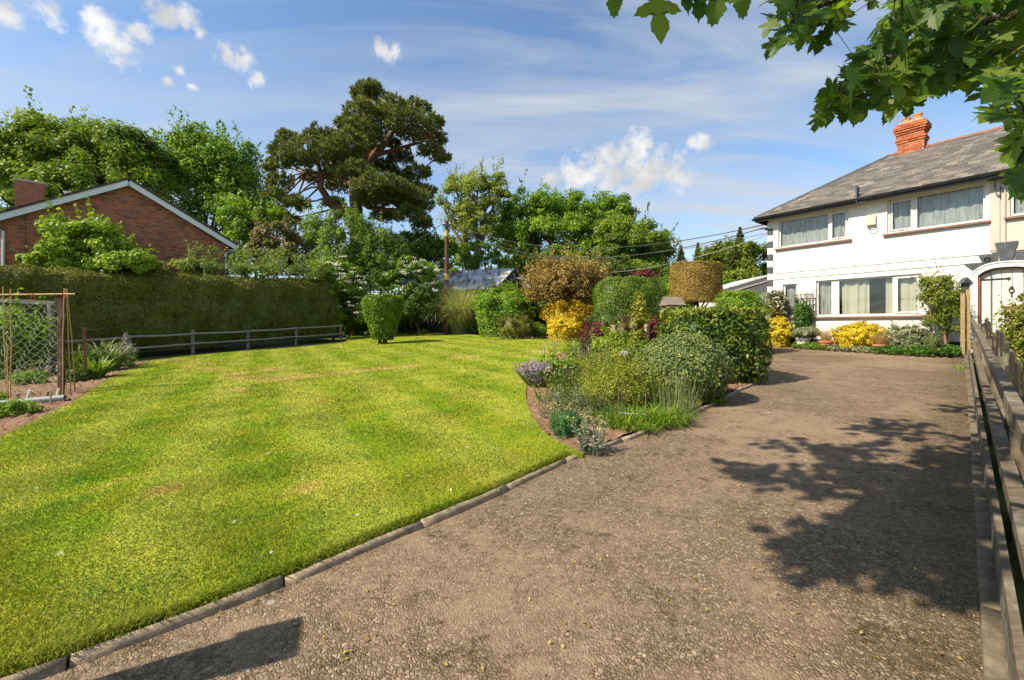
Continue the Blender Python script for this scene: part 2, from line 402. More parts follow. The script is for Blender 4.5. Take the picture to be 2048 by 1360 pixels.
def lawn_colour(m, p):
    big = m.noise(.32, 5, .55, p, .3); mid = m.noise(1.7, 6, .62, p, .4); fine = m.noise(22, 4, .65, p)
    mp = m.n('ShaderNodeMapping'); mp.inputs['Rotation'].default_value = (0, 0, R(-30)); m.l(p, mp.inputs[0])
    wv = m.n('ShaderNodeTexWave', wave_type='BANDS', _Scale=.24, _Distortion=.5, _Detail=1.0); m.l(mp.outputs[0], wv.inputs[0])
    c = m.ramp(mid, [(.28, (.085, .195, .006)), (.45, (.165, .255, .009)), (.60, (.250, .290, .016)), (.75, (.36, .315, .045))])
    c = m.mix(m.math('MULTIPLY', m.rng(big, .42, .68), .5), c, (.33, .30, .036))
    c = m.mix(m.math('MULTIPLY', m.rng(wv.outputs['Fac'], .3, .7), .36), c, (.40, .39, .07))
    c = m.mix(m.math('MULTIPLY', m.rng(fine, .5, .75), .22), c, (.12, .16, .012))
    # the worn, straw coloured patch in front of the fence
    patch = None
    for px, py, r in ((370, 722, .9), (400, 732, .75), (430, 741, .7), (465, 750, .7), (500, 758, .75), (540, 762, .8), (580, 760, .75), (620, 756, .65), (670, 750, .6), (720, 744, .6), (770, 739, .6), (820, 734, .55), (540, 742, .7), (470, 785, .5), (930, 716, .8), (330, 990, .22), (620, 985, .24), (1080, 706, .8)):
        x, y = G(px, py); d = m.n('ShaderNodeVectorMath', operation='DISTANCE'); d.inputs[1].default_value = (x, y, gz(x, y))
        m.l(p, d.inputs[0]); v = m.math('SUBTRACT', 1.0, m.math('DIVIDE', d.outputs['Value'], r))
        patch = v if patch is None else m.math('MAXIMUM', patch, v)
    patch = m.rng(m.math('ADD', patch, m.math('MULTIPLY', m.math('SUBTRACT', m.noise(2.6, 5, .65, p), .5), 1.5)), .1, .8)
    c = m.mix(m.math('MULTIPLY', patch, .85), c, (.44, .30, .10))
    return c
def m_lawn(blade=False):
    m = NT('lawn_blade' if blade else 'mown_turf'); p = m.pos(); c = lawn_colour(m, p)
    if blade:
        a = m.attr(); c = m.mix(m.math('MULTIPLY', m.rng(a, .0, .45, 1, 0), .35), c, (.11, .20, .010)); c = m.mix(m.math('MULTIPLY', m.rng(a, .78, 1, 0, 1), .5), c, (.48, .44, .13))
        g = m.n('ShaderNodeNewGeometry'); va = m.n('ShaderNodeVectorMath', operation='SCALE'); va.inputs['Scale'].default_value = .9; m.l(g.outputs['Normal'], va.inputs[0]); vb = m.n('ShaderNodeVectorMath', operation='ADD'); m.l(va.outputs[0], vb.inputs[0]); vb.inputs[1].default_value = (0, 0, .35); vn = m.n('ShaderNodeVectorMath', operation='NORMALIZE'); m.l(vb.outputs[0], vn.inputs[0])      # soft turf shading
        b = m.bsdf(c, .7, vn.outputs[0], .12, out=False); t = m.n('ShaderNodeBsdfTranslucent'); m.l(c, t.inputs[0])
        x = m.n('ShaderNodeMixShader'); x.inputs[0].default_value = .32; m.l(b.outputs[0], x.inputs[1]); m.l(t.outputs[0], x.inputs[2]); m.l(x.outputs[0], m.out.inputs[0])
    else:
        h = m.math('ADD', m.noise(45, 5, .7, p), m.math('MULTIPLY', m.noise(130, 3, .7, p), .6))
        m.bsdf(c, .95, m.bump(h, .22, .012), .05)
    return m.m
def m_soil():
    m = NT('red_brown_soil'); p = m.pos(); n = m.noise(9, 7, .7, p); f = m.noise(60, 4, .7, p)
    c = m.ramp(n, [(.3, (.13, .072, .042)), (.5, (.27, .165, .105)), (.72, (.40, .26, .175))]); c = m.mix(m.math('MULTIPLY', m.rng(f, .5, .7), .4), c, (.07, .038, .024))
    m.bsdf(c, .95, m.bump(m.math('ADD', n, f), .9, .03), .1); return m.m
M_SOIL = m_soil(); M_DRIVE = m_drive(); M_LAWN = m_lawn(); M_BLADE = m_lawn(True)

# terrain to the horizon
gx = np.unique(np.concatenate([np.linspace(-2500, -60, 8), np.linspace(-60, 60, 61), np.linspace(60, 2500, 8)]))
gy = np.unique(np.concatenate([np.linspace(-600, -10, 5), np.linspace(-10, 80, 46), np.linspace(80, 3000, 8)]))
XX, YY = np.meshgrid(gx, gy); ZZ = gz(XX, YY) - 0.06
ii = (np.arange(len(gy) - 1)[:, None] * len(gx) + np.arange(len(gx) - 1)[None]).ravel()
obj('ground', np.stack([XX.ravel(), YY.ravel(), ZZ.ravel()], 1), np.stack([ii, ii + 1, ii + 1 + len(gx), ii + len(gx)], 1), m_terrain(), kind='structure')

kerb_px = [(60, 1360), (230, 1298), (400, 1235), (615, 1150), (770, 1082), (865, 1045), (980, 995), (1080, 948), (1165, 910), (1290, 866), (1400, 822), (1470, 786), (1520, 762)]
kw = [(-5.4, -0.8), (-3.9, 0.55), (-2.9, 1.32)] + [G(*p) for p in kerb_px] + [(5.35, 9.7), (5.5, 11.0), (5.0, 12.6)]
kerb = smooth_path(kw, 170)
FC = 0.115                                                   # the drive ends at the kerb under the right-hand fence
def fence_xy(y, c=FC): return (c + 1.033 * y, y)
drive_poly = [tuple(p) for p in kerb] + [(4.0, 14.5), (2.0, 19.5), (14.5, 19.5), fence_xy(12.5, .3), fence_xy(-1.5), (-1.6, -3.5)]
sheet('driveway', drive_poly, 0.0, M_DRIVE)

bed_left = [G(*p) for p in [(1166, 916), (1110, 887), (1080, 862), (1062, 832), (1052, 797), (1058, 765), (1082, 735), (1125, 708), (1190, 692)]]
ki = [i for i, p in enumerate(kerb) if p[1] > 3.9][0]
kn = np.gradient(kerb, axis=0); kn = unit(np.stack([-kn[:, 1], kn[:, 0]], 1))
kin = kerb + kn * 0.05                                        # inner face of the kerb
i0 = int(np.argmin(np.linalg.norm(kerb - np.array(bed_left[0]), axis=1)))
lawn_px_back = [(1182, 689), (1090, 680), (1000, 677), (930, 669), (850, 666), (800, 668), (720, 671), (692, 678), (688, 686), (592, 696), (496, 703), (386, 713), (300, 724),
                (288, 730), (240, 749), (198, 772), (150, 806), (90, 836), (0, 880), (-160, 950)]
lawn_poly = [tuple(p) for p in kin[:i0]] + [tuple(p) for p in smooth_path(bed_left, 45)] + [tuple(p) for p in smooth_path([G(*p) for p in lawn_px_back], 60)] + [(-8.5, 3.4), (-9.0, 0.5)]
sheet('lawn', lawn_poly, 0.045, M_LAWN, skirt=0.11)

def rough_bed(name, poly, step, amp, dz=0.0, mound=0.0):
    poly = np.array(poly); x0, y0 = poly.min(0); x1, y1 = poly.max(0)
    xs = np.arange(x0, x1 + step, step); ys = np.arange(y0, y1 + step, step); X, Y = np.meshgrid(xs, ys)
    Z = gz(X, Y) + dz + amp * rng.normal(size=X.shape) + amp * .8 * np.sin(X * 7 + 2 * np.sin(Y * 5)) * np.sin(Y * 8.3)
    if mound:
        c = poly.mean(0); Z += mound * np.exp(-(((X - c[0]) / (x1 - x0)) ** 2 + ((Y - c[1]) / (y1 - y0)) ** 2) * 6)
    n = len(xs); i = (np.arange(len(ys) - 1)[:, None] * n + np.arange(n - 1)[None]).ravel()
    qc = np.stack([X.ravel()[i] + step / 2, Y.ravel()[i] + step / 2], 1); k = inpoly(qc[:, 0], qc[:, 1], poly); i = i[k]
    o = obj(name, np.stack([X.ravel(), Y.ravel(), Z.ravel()], 1), np.stack([i, i + 1, i + 1 + n, i + n], 1), M_SOIL, smooth=True)
    o['kind'] = 'structure'; return o
kend = [i for i, p in enumerate(kerb) if p[1] > 9.4][0]
island_poly = [tuple(p) for p in smooth_path(bed_left, 40)] + [(4.2, 13.6), (5.1, 12.2)] + [tuple(p) for p in kin[i0:kend + 14][::-1]]
rough_bed('flower_bed', island_poly, 0.035, 0.013, 0.015, 0.05)
veg_poly = [G(*p) for p in [(300, 727), (288, 730), (240, 749), (198, 772), (150, 806), (90, 836), (0, 880), (-160, 950)]] + [(-17, 6), (-18.5, 13), (-17.2, 17.2)]
rough_bed('vegetable_bed', veg_poly, 0.085, 0.016, 0.02)
sheet('back_border', [G(*p) for p in [(1195, 689), (1090, 679), (1000, 676), (930, 668), (850, 665), (800, 667), (720, 670), (694, 676)]] + [(-9.6, 34), (10, 34), (8, 20)], -0.02, M_SOIL)
house_bed = [(8.3, 15.3), (9.3, 14.9), (10.4, 13.2), (12.35, 11.6), (13.0, 12.0), (9.6, 16.2)]

# clods on the bare soil
def clods(name, poly, n, smin, smax, mat, dz=0.01, parent=None, label=None, cat=None):
    poly = np.array(poly); lo, hi = poly.min(0), poly.max(0)
    p = rng.uniform(lo, hi, (n * 3, 2)); p = p[inpoly(p[:, 0], p[:, 1], poly)][:n]; m = len(p)
    s = rng.uniform(smin, smax, m) * rng.uniform(.4, 1, m)
    base = np.array([[1, 0, 0], [-.5, .87, 0], [-.5, -.87, 0], [.2, .1, .75]], float)
    a = rng.uniform(0, 6.28, m); ca, sa = np.cos(a), np.sin(a)
    b = base[None] * s[:, None, None] * rng.uniform(.6, 1.3, (m, 4, 3))
    V = np.stack([b[..., 0] * ca[:, None] - b[..., 1] * sa[:, None], b[..., 0] * sa[:, None] + b[..., 1] * ca[:, None], b[..., 2]], -1)
    V[..., 0] += p[:, :1]; V[..., 1] += p[:, 1:]; V[..., 2] += gz(p[:, 0], p[:, 1])[:, None] + dz
    Fc = (np.array([[0, 1, 3], [1, 2, 3], [2, 0, 3]])[None] + (np.arange(m) * 4)[:, None, None]).reshape(-1, 3)
    o = obj(name, V.reshape(-1, 3), Fc, mat, parent, rnd=np.repeat(rng.random(m), 3)); tag(o, label, cat, kind='stuff'); return o
clods('soil_clods', island_poly, 9000, .014, .050, M_SOIL, .012, label='crumbly red brown soil clods in the island flower bed', cat='soil')
clods('soil_clods', veg_poly, 11000, .03, .09, M_SOIL, .01, label='rough dug soil clods in the vegetable bed', cat='soil')
m = NT('stone_chip'); m.bsdf(m.ramp(m.attr(), [(0, (.13, .10, .075)), (.6, (.24, .195, .155)), (1, (.42, .36, .29))]), .85); M_CHIP = m.m
clods('loose_gravel', drive_poly, 9000, .004, .010, M_CHIP, .0, label='loose stone chips lying on the driveway', cat='gravel')

# grass blades standing on the lawn (nobody could count them)
def lawn_blades(n):
    poly = np.array(lawn_poly); out = []; tot = 0
    while tot < n:
        m = 400000; Y = 1.2 * (30 / 1.2) ** rng.random(m); X = rng.uniform(-1.32, 0.9, m) * (Y + .5)
        acc = rng.random(m) < np.minimum(1, 1.0 * (Y / 4.0) ** 0.25)
        k = inpoly(X, Y, poly) & acc; out.append(np.stack([X[k], Y[k]], 1)); tot += k.sum()
    p = np.concatenate(out)[:n]; X, Y = p.T
    h = rng.uniform(.010, .027, n) * (1 + .5 * np.clip(np.sin(X * 3.1 + 1.7 * np.sin(Y * 2.3)) * np.sin(Y * 2.7), -.5, 1)); w = rng.uniform(.0028, .0055, n) * np.clip(Y / 3.2, 1, 6)
    a = rng.uniform(0, 6.283, n); ln = rng.uniform(.1, 1.0, n) * h * 1.1; b = rng.uniform(0, 6.283, n)
    z = gz(X, Y) + .043
    V = np.stack([np.stack([X - np.cos(a) * w, Y - np.sin(a) * w, z], 1), np.stack([X + np.cos(a) * w, Y + np.sin(a) * w, z], 1),
                  np.stack([X + np.cos(b) * ln, Y + np.sin(b) * ln, z + h], 1)], 1).reshape(-1, 3)
    o = obj('lawn_grass', V, np.arange(3 * n).reshape(n, 3), M_BLADE, rnd=rng.random(n)); tag(o, 'short mown grass blades covering the lawn', 'grass', kind='stuff')
lawn_blades(340000)
# a few clover patches, daisies and blown leaves
def scatter(name, label, cat, n, per, rad, size, mat, ylo, yhi, dz, poly, xlim=1.3, asp=.9):
    p = np.stack([rng.uniform(-1, 1, n * 12) * xlim, ylo * (yhi / ylo) ** rng.random(n * 12)], 1); p[:, 0] *= p[:, 1]; p = p[inpoly(p[:, 0], p[:, 1], np.array(poly))][:n]
    q = np.repeat(p, per, 0) + rng.normal(size=(len(p) * per, 2)) * rad; C = np.stack([q[:, 0], q[:, 1], gz(q[:, 0], q[:, 1]) + dz + rng.uniform(0, .012, len(q))], 1)
    V, Fc = leaf_quads(C, unit(rng.normal(size=C.shape) * .45 + [0, 0, 1]), size, asp, .1); tag(obj(name, V, Fc, mat, rnd=rng.random(len(C))), label, cat, kind='stuff')
scatter('lawn_clover', 'small dark clover patches among the lawn grass', 'clover', 60, 80, .09, .015, leafm('clover_leaves', (.050, .115, .008), (.085, .165, .012), (.120, .200, .020)), 1.8, 14, .055, lawn_poly)
scatter('lawn_daisies', 'tiny white daisies dotted over the lawn', 'daisies', 26, 7, .006, .014, leafm('daisy_petals', (.6, .6, .56), (.7, .7, .66), (.75, .75, .7)), 2.5, 16, .07, lawn_poly)
scatter('fallen_leaves', 'small yellow and brown fallen leaf bits on the driveway', 'leaves', 420, 1, .3, .022, leafm('fallen_leaf', (.20, .12, .04), (.34, .24, .06), (.50, .40, .12)), 1.8, 12, .006, drive_poly, 1.1, .55)
# longer tufts hanging over the kerb
def edge_tufts(n):
    i = rng.integers(2, i0, n); p = kin[i] + rng.normal(size=(n, 2)) * .02 + kn[i] * rng.uniform(0, .06, n)[:, None]
    base = np.stack([p[:, 0], p[:, 1], gz(p[:, 0], p[:, 1]) + .03], 1)
    d = -kn[i] * rng.uniform(.2, 1.6, n)[:, None] + rng.normal(size=(n, 2)) * .5
    V, Fc = blades(base, d, rng.uniform(.03, .085, n), .005, rng.uniform(.3, 1, n), 3)
    o = obj('edge_grass', V, Fc, M_BLADE, rnd=np.repeat(rng.random(n), 3)); tag(o, 'longer grass tufts overhanging the concrete kerb', 'grass', kind='stuff')
edge_tufts(11000)

# concrete kerb: separate edging pieces
M_KERB = plain('weathered_concrete', (.31, .245, .17), .92, .45, 14, .8)
kroot = bpy.data.objects.new('kerb', None); col.objects.link(kroot); kroot['kind'] = 'structure'
def kerb_run(path, length, w, top, root, jitter=.006, flat=False):
    seg = np.linalg.norm(np.diff(path, axis=0), axis=1); s = np.concatenate([[0], np.cumsum(seg)]); a = 0.0
    while a < s[-1] - .1:
        L = length * random.uniform(.92, 1.05); b = min(a + L - .012, s[-1]); t = np.linspace(a, b, 6)
        q = np.stack([np.interp(t, s, path[:, 0]), np.interp(t, s, path[:, 1])], 1)
        if rng.random() < .9: q = q + rng.normal(size=2) * jitter
        tn = unit(np.gradient(q, axis=0)); nr = np.stack([-tn[:, 1], tn[:, 0]], 1); dz = random.uniform(-.008, .008); tl = random.uniform(-.012, .012)
        prof = [(-w / 2, -.10), (-w / 2, top - .030), (-w * .42, top - .014), (-w * .22, top - .003), (w * .0, top + .001), (w * .22, top - .003), (w * .42, top - .014), (w / 2, top - .03), (w / 2, -.10)]
        if flat: prof = [(-w / 2, -.10), (-w / 2, top - .008), (-w * .44, top - .001), (-w * .2, top), (w * .0, top + .001), (w * .22, top), (w * .44, top - .001), (w / 2, top - .008), (w / 2, -.10)]
        V = []
        for k in range(6):
            zz = gz(q[k, 0], q[k, 1]) + dz + tl * (k / 5 - .5)
            V += [(q[k, 0] + nr[k, 0] * x, q[k, 1] + nr[k, 1] * x, zz + z + rng.normal() * .0025) for x, z in prof]
        n = len(prof); Fc = [(k * n + i, k * n + i + 1, (k + 1) * n + i + 1, (k + 1) * n + i) for k in range(5) for i in range(n - 1)] + [tuple(range(n - 1, -1, -1)), tuple(range(5 * n, 6 * n))]
        obj('kerb_stone', V, [tuple(reversed(f)) for f in Fc], plain('mossy_dark_concrete', (.155, .125, .085), .92, .5, 11, .8) if flat else M_KERB, root, smooth=True)
        a += L
kerb_run(kerb, .92, .052, .046, kroot)
fk = np.array([fence_xy(y, FC + .04) for y in np.linspace(-.6, 11.9, 40)])
froot = bpy.data.objects.new('fence_kerb', None); col.objects.link(froot); froot['kind'] = 'structure'
kerb_run(fk, .95, .075, .055, froot, .004, True)

# ------------------------------------------------------------------ the white house
def m_white(name, c=(.64, .63, .61), dirt=.34):
    m = NT(name); v = m.objc(); mp = m.n('ShaderNodeMapping'); mp.inputs['Scale'].default_value = (1, 1, .25); m.l(v, mp.inputs[0])
    st = m.noise(2.2, 6, .65, mp.outputs[0]); f = m.noise(28, 5, .6, v); big = m.noise(.9, 4, .6, v)
    cc = m.mix(m.math('MULTIPLY', m.rng(st, .5, .75), dirt), c, tuple(x * y for x, y in zip(c, (.72, .68, .58))))
    cc = m.mix(m.math('MULTIPLY', m.rng(big, .5, .7), dirt * .5), cc, tuple(x * .82 for x in c))
    m.bsdf(cc, .85, m.bump(f, .22, .008), .2); return m.m
M_WALL = m_white('white_painted_render'); M_WALL2 = m_white('old_stained_render', (.47, .445, .395), .7)
M_UPVC = plain('white_window_frame', (.58, .57, .55), .4, .05, 3, .0, .4)
M_BLACKP = plain('black_masonry_paint', (.030, .032, .037), .65, .3, 5, .3)
M_SILL = plain('brown_sill_paint', (.20, .105, .075), .6, .25, 6, .2)
M_GUT = plain('black_gutter', (.018, .019, .022), .35, .2, 4, .0, .5)
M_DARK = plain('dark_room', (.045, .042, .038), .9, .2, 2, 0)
M_STONE = plain('grey_painted_stone', (.075, .08, .09), .8, .35, 5, .4)
M_WOODW = plain('white_painted_boards', (.55, .54, .50), .55, .08, 5, .1)
M_IRON = plain('black_iron', (.012, .012, .013), .5, .2, 6, .2, .5)
M_RUST = plain('red_brown_paint', (.24, .075, .035), .6, .25, 6, .2)
def m_glass():
    m = NT('window_glass'); g = m.n('ShaderNodeBsdfGlossy'); g.inputs['Roughness'].default_value = .01; t = m.n('ShaderNodeBsdfTransparent'); t.inputs[0].default_value = (.93, .95, .94, 1)
    f = m.n('ShaderNodeLayerWeight'); f.inputs[0].default_value = .5; x = m.n('ShaderNodeMixShader'); m.l(m.math('ADD', m.math('MULTIPLY', m.math('POWER', f.outputs['Facing'], 3.5), .7), .05), x.inputs[0])
    m.l(t.outputs[0], x.inputs[1]); m.l(g.outputs[0], x.inputs[2]); m.l(x.outputs[0], m.out.inputs[0]); return m.m
M_GLASS = m_glass()
def m_net(name, c, lace):
    m = NT(name); v = m.objc(); d = m.n('ShaderNodeBsdfDiffuse'); d.inputs[0].default_value = (*c, 1); tr = m.n('ShaderNodeBsdfTranslucent'); tr.inputs[0].default_value = (*c, 1)
    a = m.n('ShaderNodeMixShader'); a.inputs[0].default_value = .3; m.l(d.outputs[0], a.inputs[1]); m.l(tr.outputs[0], a.inputs[2])
    if lace:
        mp = m.n('ShaderNodeMapping'); mp.inputs['Scale'].default_value = (26, 26, 1.6); m.l(v, mp.inputs[0]); vo = m.noise(1.0, 3, .6, mp.outputs[0]); n = m.noise(38, 3, .6, v)
        op = m.rng(m.math('ADD', m.math('MULTIPLY', vo, 1.3), m.math('MULTIPLY', n, .7)), .75, 1.25, .98, .42)
        t = m.n('ShaderNodeBsdfTransparent'); x = m.n('ShaderNodeMixShader'); m.l(op, x.inputs[0]); m.l(t.outputs[0], x.inputs[1]); m.l(a.outputs[0], x.inputs[2]); m.l(x.outputs[0], m.out.inputs[0])
    else: m.l(a.outputs[0], m.out.inputs[0])
    return m.m
M_LACE = m_net('lace_net_curtain', (.62, .63, .60), True); M_CURT = m_net('cream_curtain', (.66, .63, .50), False)
def m_slate():
    m = NT('roof_slate'); v = m.pos(); a = m.rnd(); n = m.noise(7, 5, .6, v); f = m.noise(45, 4, .65, v)
    c = m.ramp(a, [(0, (.080, .072, .066)), (.4, (.115, .103, .092)), (.72, (.145, .128, .112)), (.90, (.175, .155, .130)), (1, (.24, .21, .165))])
    c = m.mix(m.math('MULTIPLY', m.rng(n, .52, .68), .5), c, (.17, .145, .10)); c = m.mix(m.math('MULTIPLY', m.rng(f, .55, .7), .4), c, (.045, .042, .04))
    m.bsdf(c, .7, m.bump(f, .3, .006), .35); return m.m
M_SLATE = m_slate()
def m_brick(name, stops):
    m = NT(name); v = m.pos(); a = m.rnd(); c = m.ramp(a, stops); n = m.noise(30, 4, .65, v)
    c = m.mix(m.math('MULTIPLY', m.rng(n, .48, .7), .4), c, (.10, .055, .04)); m.bsdf(c, .88, m.bump(n, .4, .006), .15); return m.m
M_BRICKO = m_brick('orange_chimney_brick', [(0, (.30, .075, .03)), (.5, (.42, .125, .05)), (.85, (.50, .19, .08)), (1, (.30, .10, .06))])
M_BRICKR = m_brick('red_brown_brick', [(0, (.20, .105, .080)), (.3, (.32, .140, .090)), (.55, (.42, .165, .095)), (.8, (.55, .170, .080)), (1, (.36, .22, .16))])
M_MORTAR = plain('grey_mortar', (.46, .39, .33), .95, .25, 8, .3)
M_TERRA = plain('terracotta', (.42, .17, .085), .8, .25, 9, .3)

HA = np.array([(1537 - CX) / F * 15.8, 15.8]); hd = unit(np.array([.585, -.811])); hy = np.array([-hd[1], hd[0]])
HZ = 0.85; H0 = E - HZ                                        # local height of the eye level
house = thing('semi_detached_house', 'white two storey semi-detached house with slate roof and orange chimney', 'house', (HA[0], HA[1], HZ), math.atan2(hd[1], hd[0]))
TB = 5.47; TE = 12.5; ZE = H0 + 3.90
def wall_holes(mb, x0, x1, z0, z1, holes, rev=.13):
    xs = sorted({x0, x1, *[h[0] for h in holes], *[h[1] for h in holes]}); zs = sorted({z0, z1, *[h[2] for h in holes], *[h[3] for h in holes]})
    xs = [x for x in xs if x0 <= x <= x1]; zs = [z for z in zs if z0 <= z <= z1]
    for a, b in zip(xs, xs[1:]):
        for c, d in zip(zs, zs[1:]):
            mx, mz = (a + b) / 2, (c + d) / 2
            if any(h[0] < mx < h[1] and h[2] < mz < h[3] for h in holes): continue
            mb.add([(a, 0, c), (b, 0, c), (b, 0, d), (a, 0, d)], [(0, 1, 2, 3)])
    for h in holes:
        a, b, c, d = h[:4]
        mb.add([(a, 0, c), (a, rev, c), (a, rev, d), (a, 0, d)], [(0, 1, 2, 3)]); mb.add([(b, 0, c), (b, 0, d), (b, rev, d), (b, rev, c)], [(0, 1, 2, 3)])
        mb.add([(a, 0, d), (a, rev, d), (b, rev, d), (b, 0, d)], [(0, 1, 2, 3)]); mb.add([(a, 0, c), (b, 0, c), (b, rev, c), (a, rev, c)], [(0, 1, 2, 3)])
W_UL = (.33, 2.40, H0 + 2.80, H0 + 3.78); W_UR = (3.36, 5.38, H0 + 2.80, H0 + 3.80)
W_LS = (.48, .93, H0 + .36, H0 + 1.49); W_LM = (1.50, 4.12, H0 + .34, H0 + 1.53)
W_NU = (5.80, 7.4, H0 + 2.82, H0 + 3.80); W_NL = (7.2, 9.2, H0 + .36, H0 + 1.5)
DX0, DX1 = 5.27, 6.21; DZS, DZT = H0 + 1.34, H0 + 1.56         # door opening, springing and crown of the arch
w = MB(); wall_holes(w, 0, TB, .28, ZE, [W_UL, W_UR, W_LS, W_LM, (DX0, TB, .0, DZT)])
w.add([(0, 0, .28), (0, 7, .28), (0, 7, ZE), (0, 0, ZE)], [(0, 3, 2, 1)])
w.build('wall', M_WALL, house)
w = MB(); wall_holes(w, TB, TE, .28, ZE, [(TB, DX1, .0, DZT), W_NU, W_NL]); w.add([(TE, 0, 0), (TE, 7, 0), (TE, 7, ZE), (TE, 0, ZE)], [(0, 1, 2, 3)]); w.add([(0, 7, 0), (TE, 7, 0), (TE, 7, ZE), (0, 7, ZE)], [(0, 3, 2, 1)])
o = w.build('wall', M_WALL2, house); o['label'] = 'greyer stained neighbour half of the front wall'
MB().box(-.025, DX0 - .22, -.025, .1, -.4, .28).build('plinth', M_BLACKP, house); MB().box(DX1 + .22, TE, -.025, .1, -.4, .28).build('plinth', M_BLACKP, house)
MB().box(-.024, .0, .0, 7, -.4, .28).build('plinth', M_BLACKP, house)
for z, hgt, d in ((H0 + 1.90, .035, .030), (H0 + 1.685, .03, .022)):
    MB().box(.16, TB - .02, -d, .02, z, z + hgt).build('string_course', M_WALL, house)
MB().box(.16, TB - .02, -.012, .02, H0 + 1.72, H0 + 1.89).build('string_band', M_WALL, house)
MB().box(TB + .02, TE, -.03, .02, H0 + 1.93, H0 + 1.96).build('string_course', M_WALL2, house)
MB().box(TB - .02, TB + .16, -.03, .01, H0 + 1.98, ZE - .02).build('pilaster', M_WALL2, house)
# quoins: dark and white blocks alternating at the corner
for k in range(20):
    z = .30 + k * .232; wd = .085 if k % 2 else .16
    if z + .22 > ZE - .06: break
    MB().box(-.03 - .002 * (k % 2), wd, -.018 - .004 * (k % 2), .22, z, z + .226).build('quoin', M_WALL if k % 2 else M_STONE, house)

def curtain(name, x0, x1, z0, z1, y, mat, parent, folds=14, amp=.025):
    n = max(12, int((x1 - x0) * 50)); xs = np.linspace(x0, x1, n); ph = random.uniform(0, 6)
    yy = y + amp * np.sin((xs - x0) * folds * 2.2 + ph + .7 * np.sin(xs * 9)) + amp * .4 * np.sin(xs * 41)
    V = np.concatenate([np.stack([xs, yy * 0 + y + (yy - y) * 1.2, np.full(n, z0) + .008 * np.sin(xs * 60)], 1), np.stack([xs, y + (yy - y) * .6, np.full(n, z1)], 1)])
    i = np.arange(n - 1); return obj(name, V, np.stack([i, i + 1, i + 1 + n, i + n], 1), mat, parent, smooth=True)
def window(wn, lights, sill=True, cream=()):
    """lights: (x0, x1, kind) with kind 'fixed' or 'open' (a casement of its own)"""
    x0, x1, z0, z1 = wn[:4]; f = .055; y = .06
    b = MB(); b.box(x0, x1, y, y + .06, z0, z0 + f).box(x0, x1, y, y + .06, z1 - f, z1).box(x0, x0 + f, y, y + .06, z0 + f, z1 - f).box(x1 - f, x1, y, y + .06, z0 + f, z1 - f)
    edges = [l[:2] for l in lights]
    for (a, bb), (c, d) in zip(edges, edges[1:]): b.box(bb, c, y, y + .06, z0 + f, z1 - f)
    wo = b.build('window', M_UPVC, house)
    for k, (a, c, kind) in enumerate(lights):
        zz0, zz1 = z0 + f, z1 - f
        if kind == 'open':
            s = .045; yo = y - .018
            MB().box(a, c, yo, y + .045, zz0, zz0 + s).box(a, c, yo, y + .045, zz1 - s, zz1).box(a, a + s, yo, y + .045, zz0 + s, zz1 - s).box(c - s, c, yo, y + .045, zz0 + s, zz1 - s).build('casement', M_UPVC, wo)
            MB().box((a + c) / 2 - .05, (a + c) / 2 + .05, yo - .012, yo, zz0 + .012, zz0 + .03).build('handle', M_UPVC, wo)
            a += s; c -= s; zz0 += s; zz1 -= s
        MB().box(a, c, y + .022, y + .030, zz0, zz1).build('pane', M_GLASS, wo)
        if k in cream: 
            for q in cream[k]: curtain('curtain', a + q[0] * (c - a), a + q[1] * (c - a), zz0 - .02, zz1 + .02, .20, M_CURT, wo, 13, .035)
        else: curtain('curtain', a, c, zz0 - .0 + (.06 if kind == 'lace' else 0), zz1 + .02, .17, M_LACE, wo, 11, .018)
    if sill:
        MB().box(x0 - .09, x1 + .09, -.085, .06, z0 - .075, z0 - .022).build('sill', M_SILL, wo); MB().box(x0, x1, -.05, .06, z0 - .022, z0).build('sill', M_UPVC, wo)
    # room behind the glass
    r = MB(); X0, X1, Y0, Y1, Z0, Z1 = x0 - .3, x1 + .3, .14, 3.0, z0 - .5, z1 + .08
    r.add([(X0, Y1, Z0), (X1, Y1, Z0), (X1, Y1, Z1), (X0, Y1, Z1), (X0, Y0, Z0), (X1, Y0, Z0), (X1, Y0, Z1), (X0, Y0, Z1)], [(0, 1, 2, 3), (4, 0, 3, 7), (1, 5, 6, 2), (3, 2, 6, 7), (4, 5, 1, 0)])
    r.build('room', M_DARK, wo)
    return wo
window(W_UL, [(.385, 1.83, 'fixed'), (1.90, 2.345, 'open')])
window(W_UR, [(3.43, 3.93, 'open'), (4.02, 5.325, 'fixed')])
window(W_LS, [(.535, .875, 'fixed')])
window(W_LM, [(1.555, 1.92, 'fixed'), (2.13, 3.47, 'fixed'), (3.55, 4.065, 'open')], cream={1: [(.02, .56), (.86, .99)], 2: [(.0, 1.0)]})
window(W_NU, [(5.87, 7.3, 'fixed')]); window(W_NL, [(7.3, 9.1, 'fixed')])
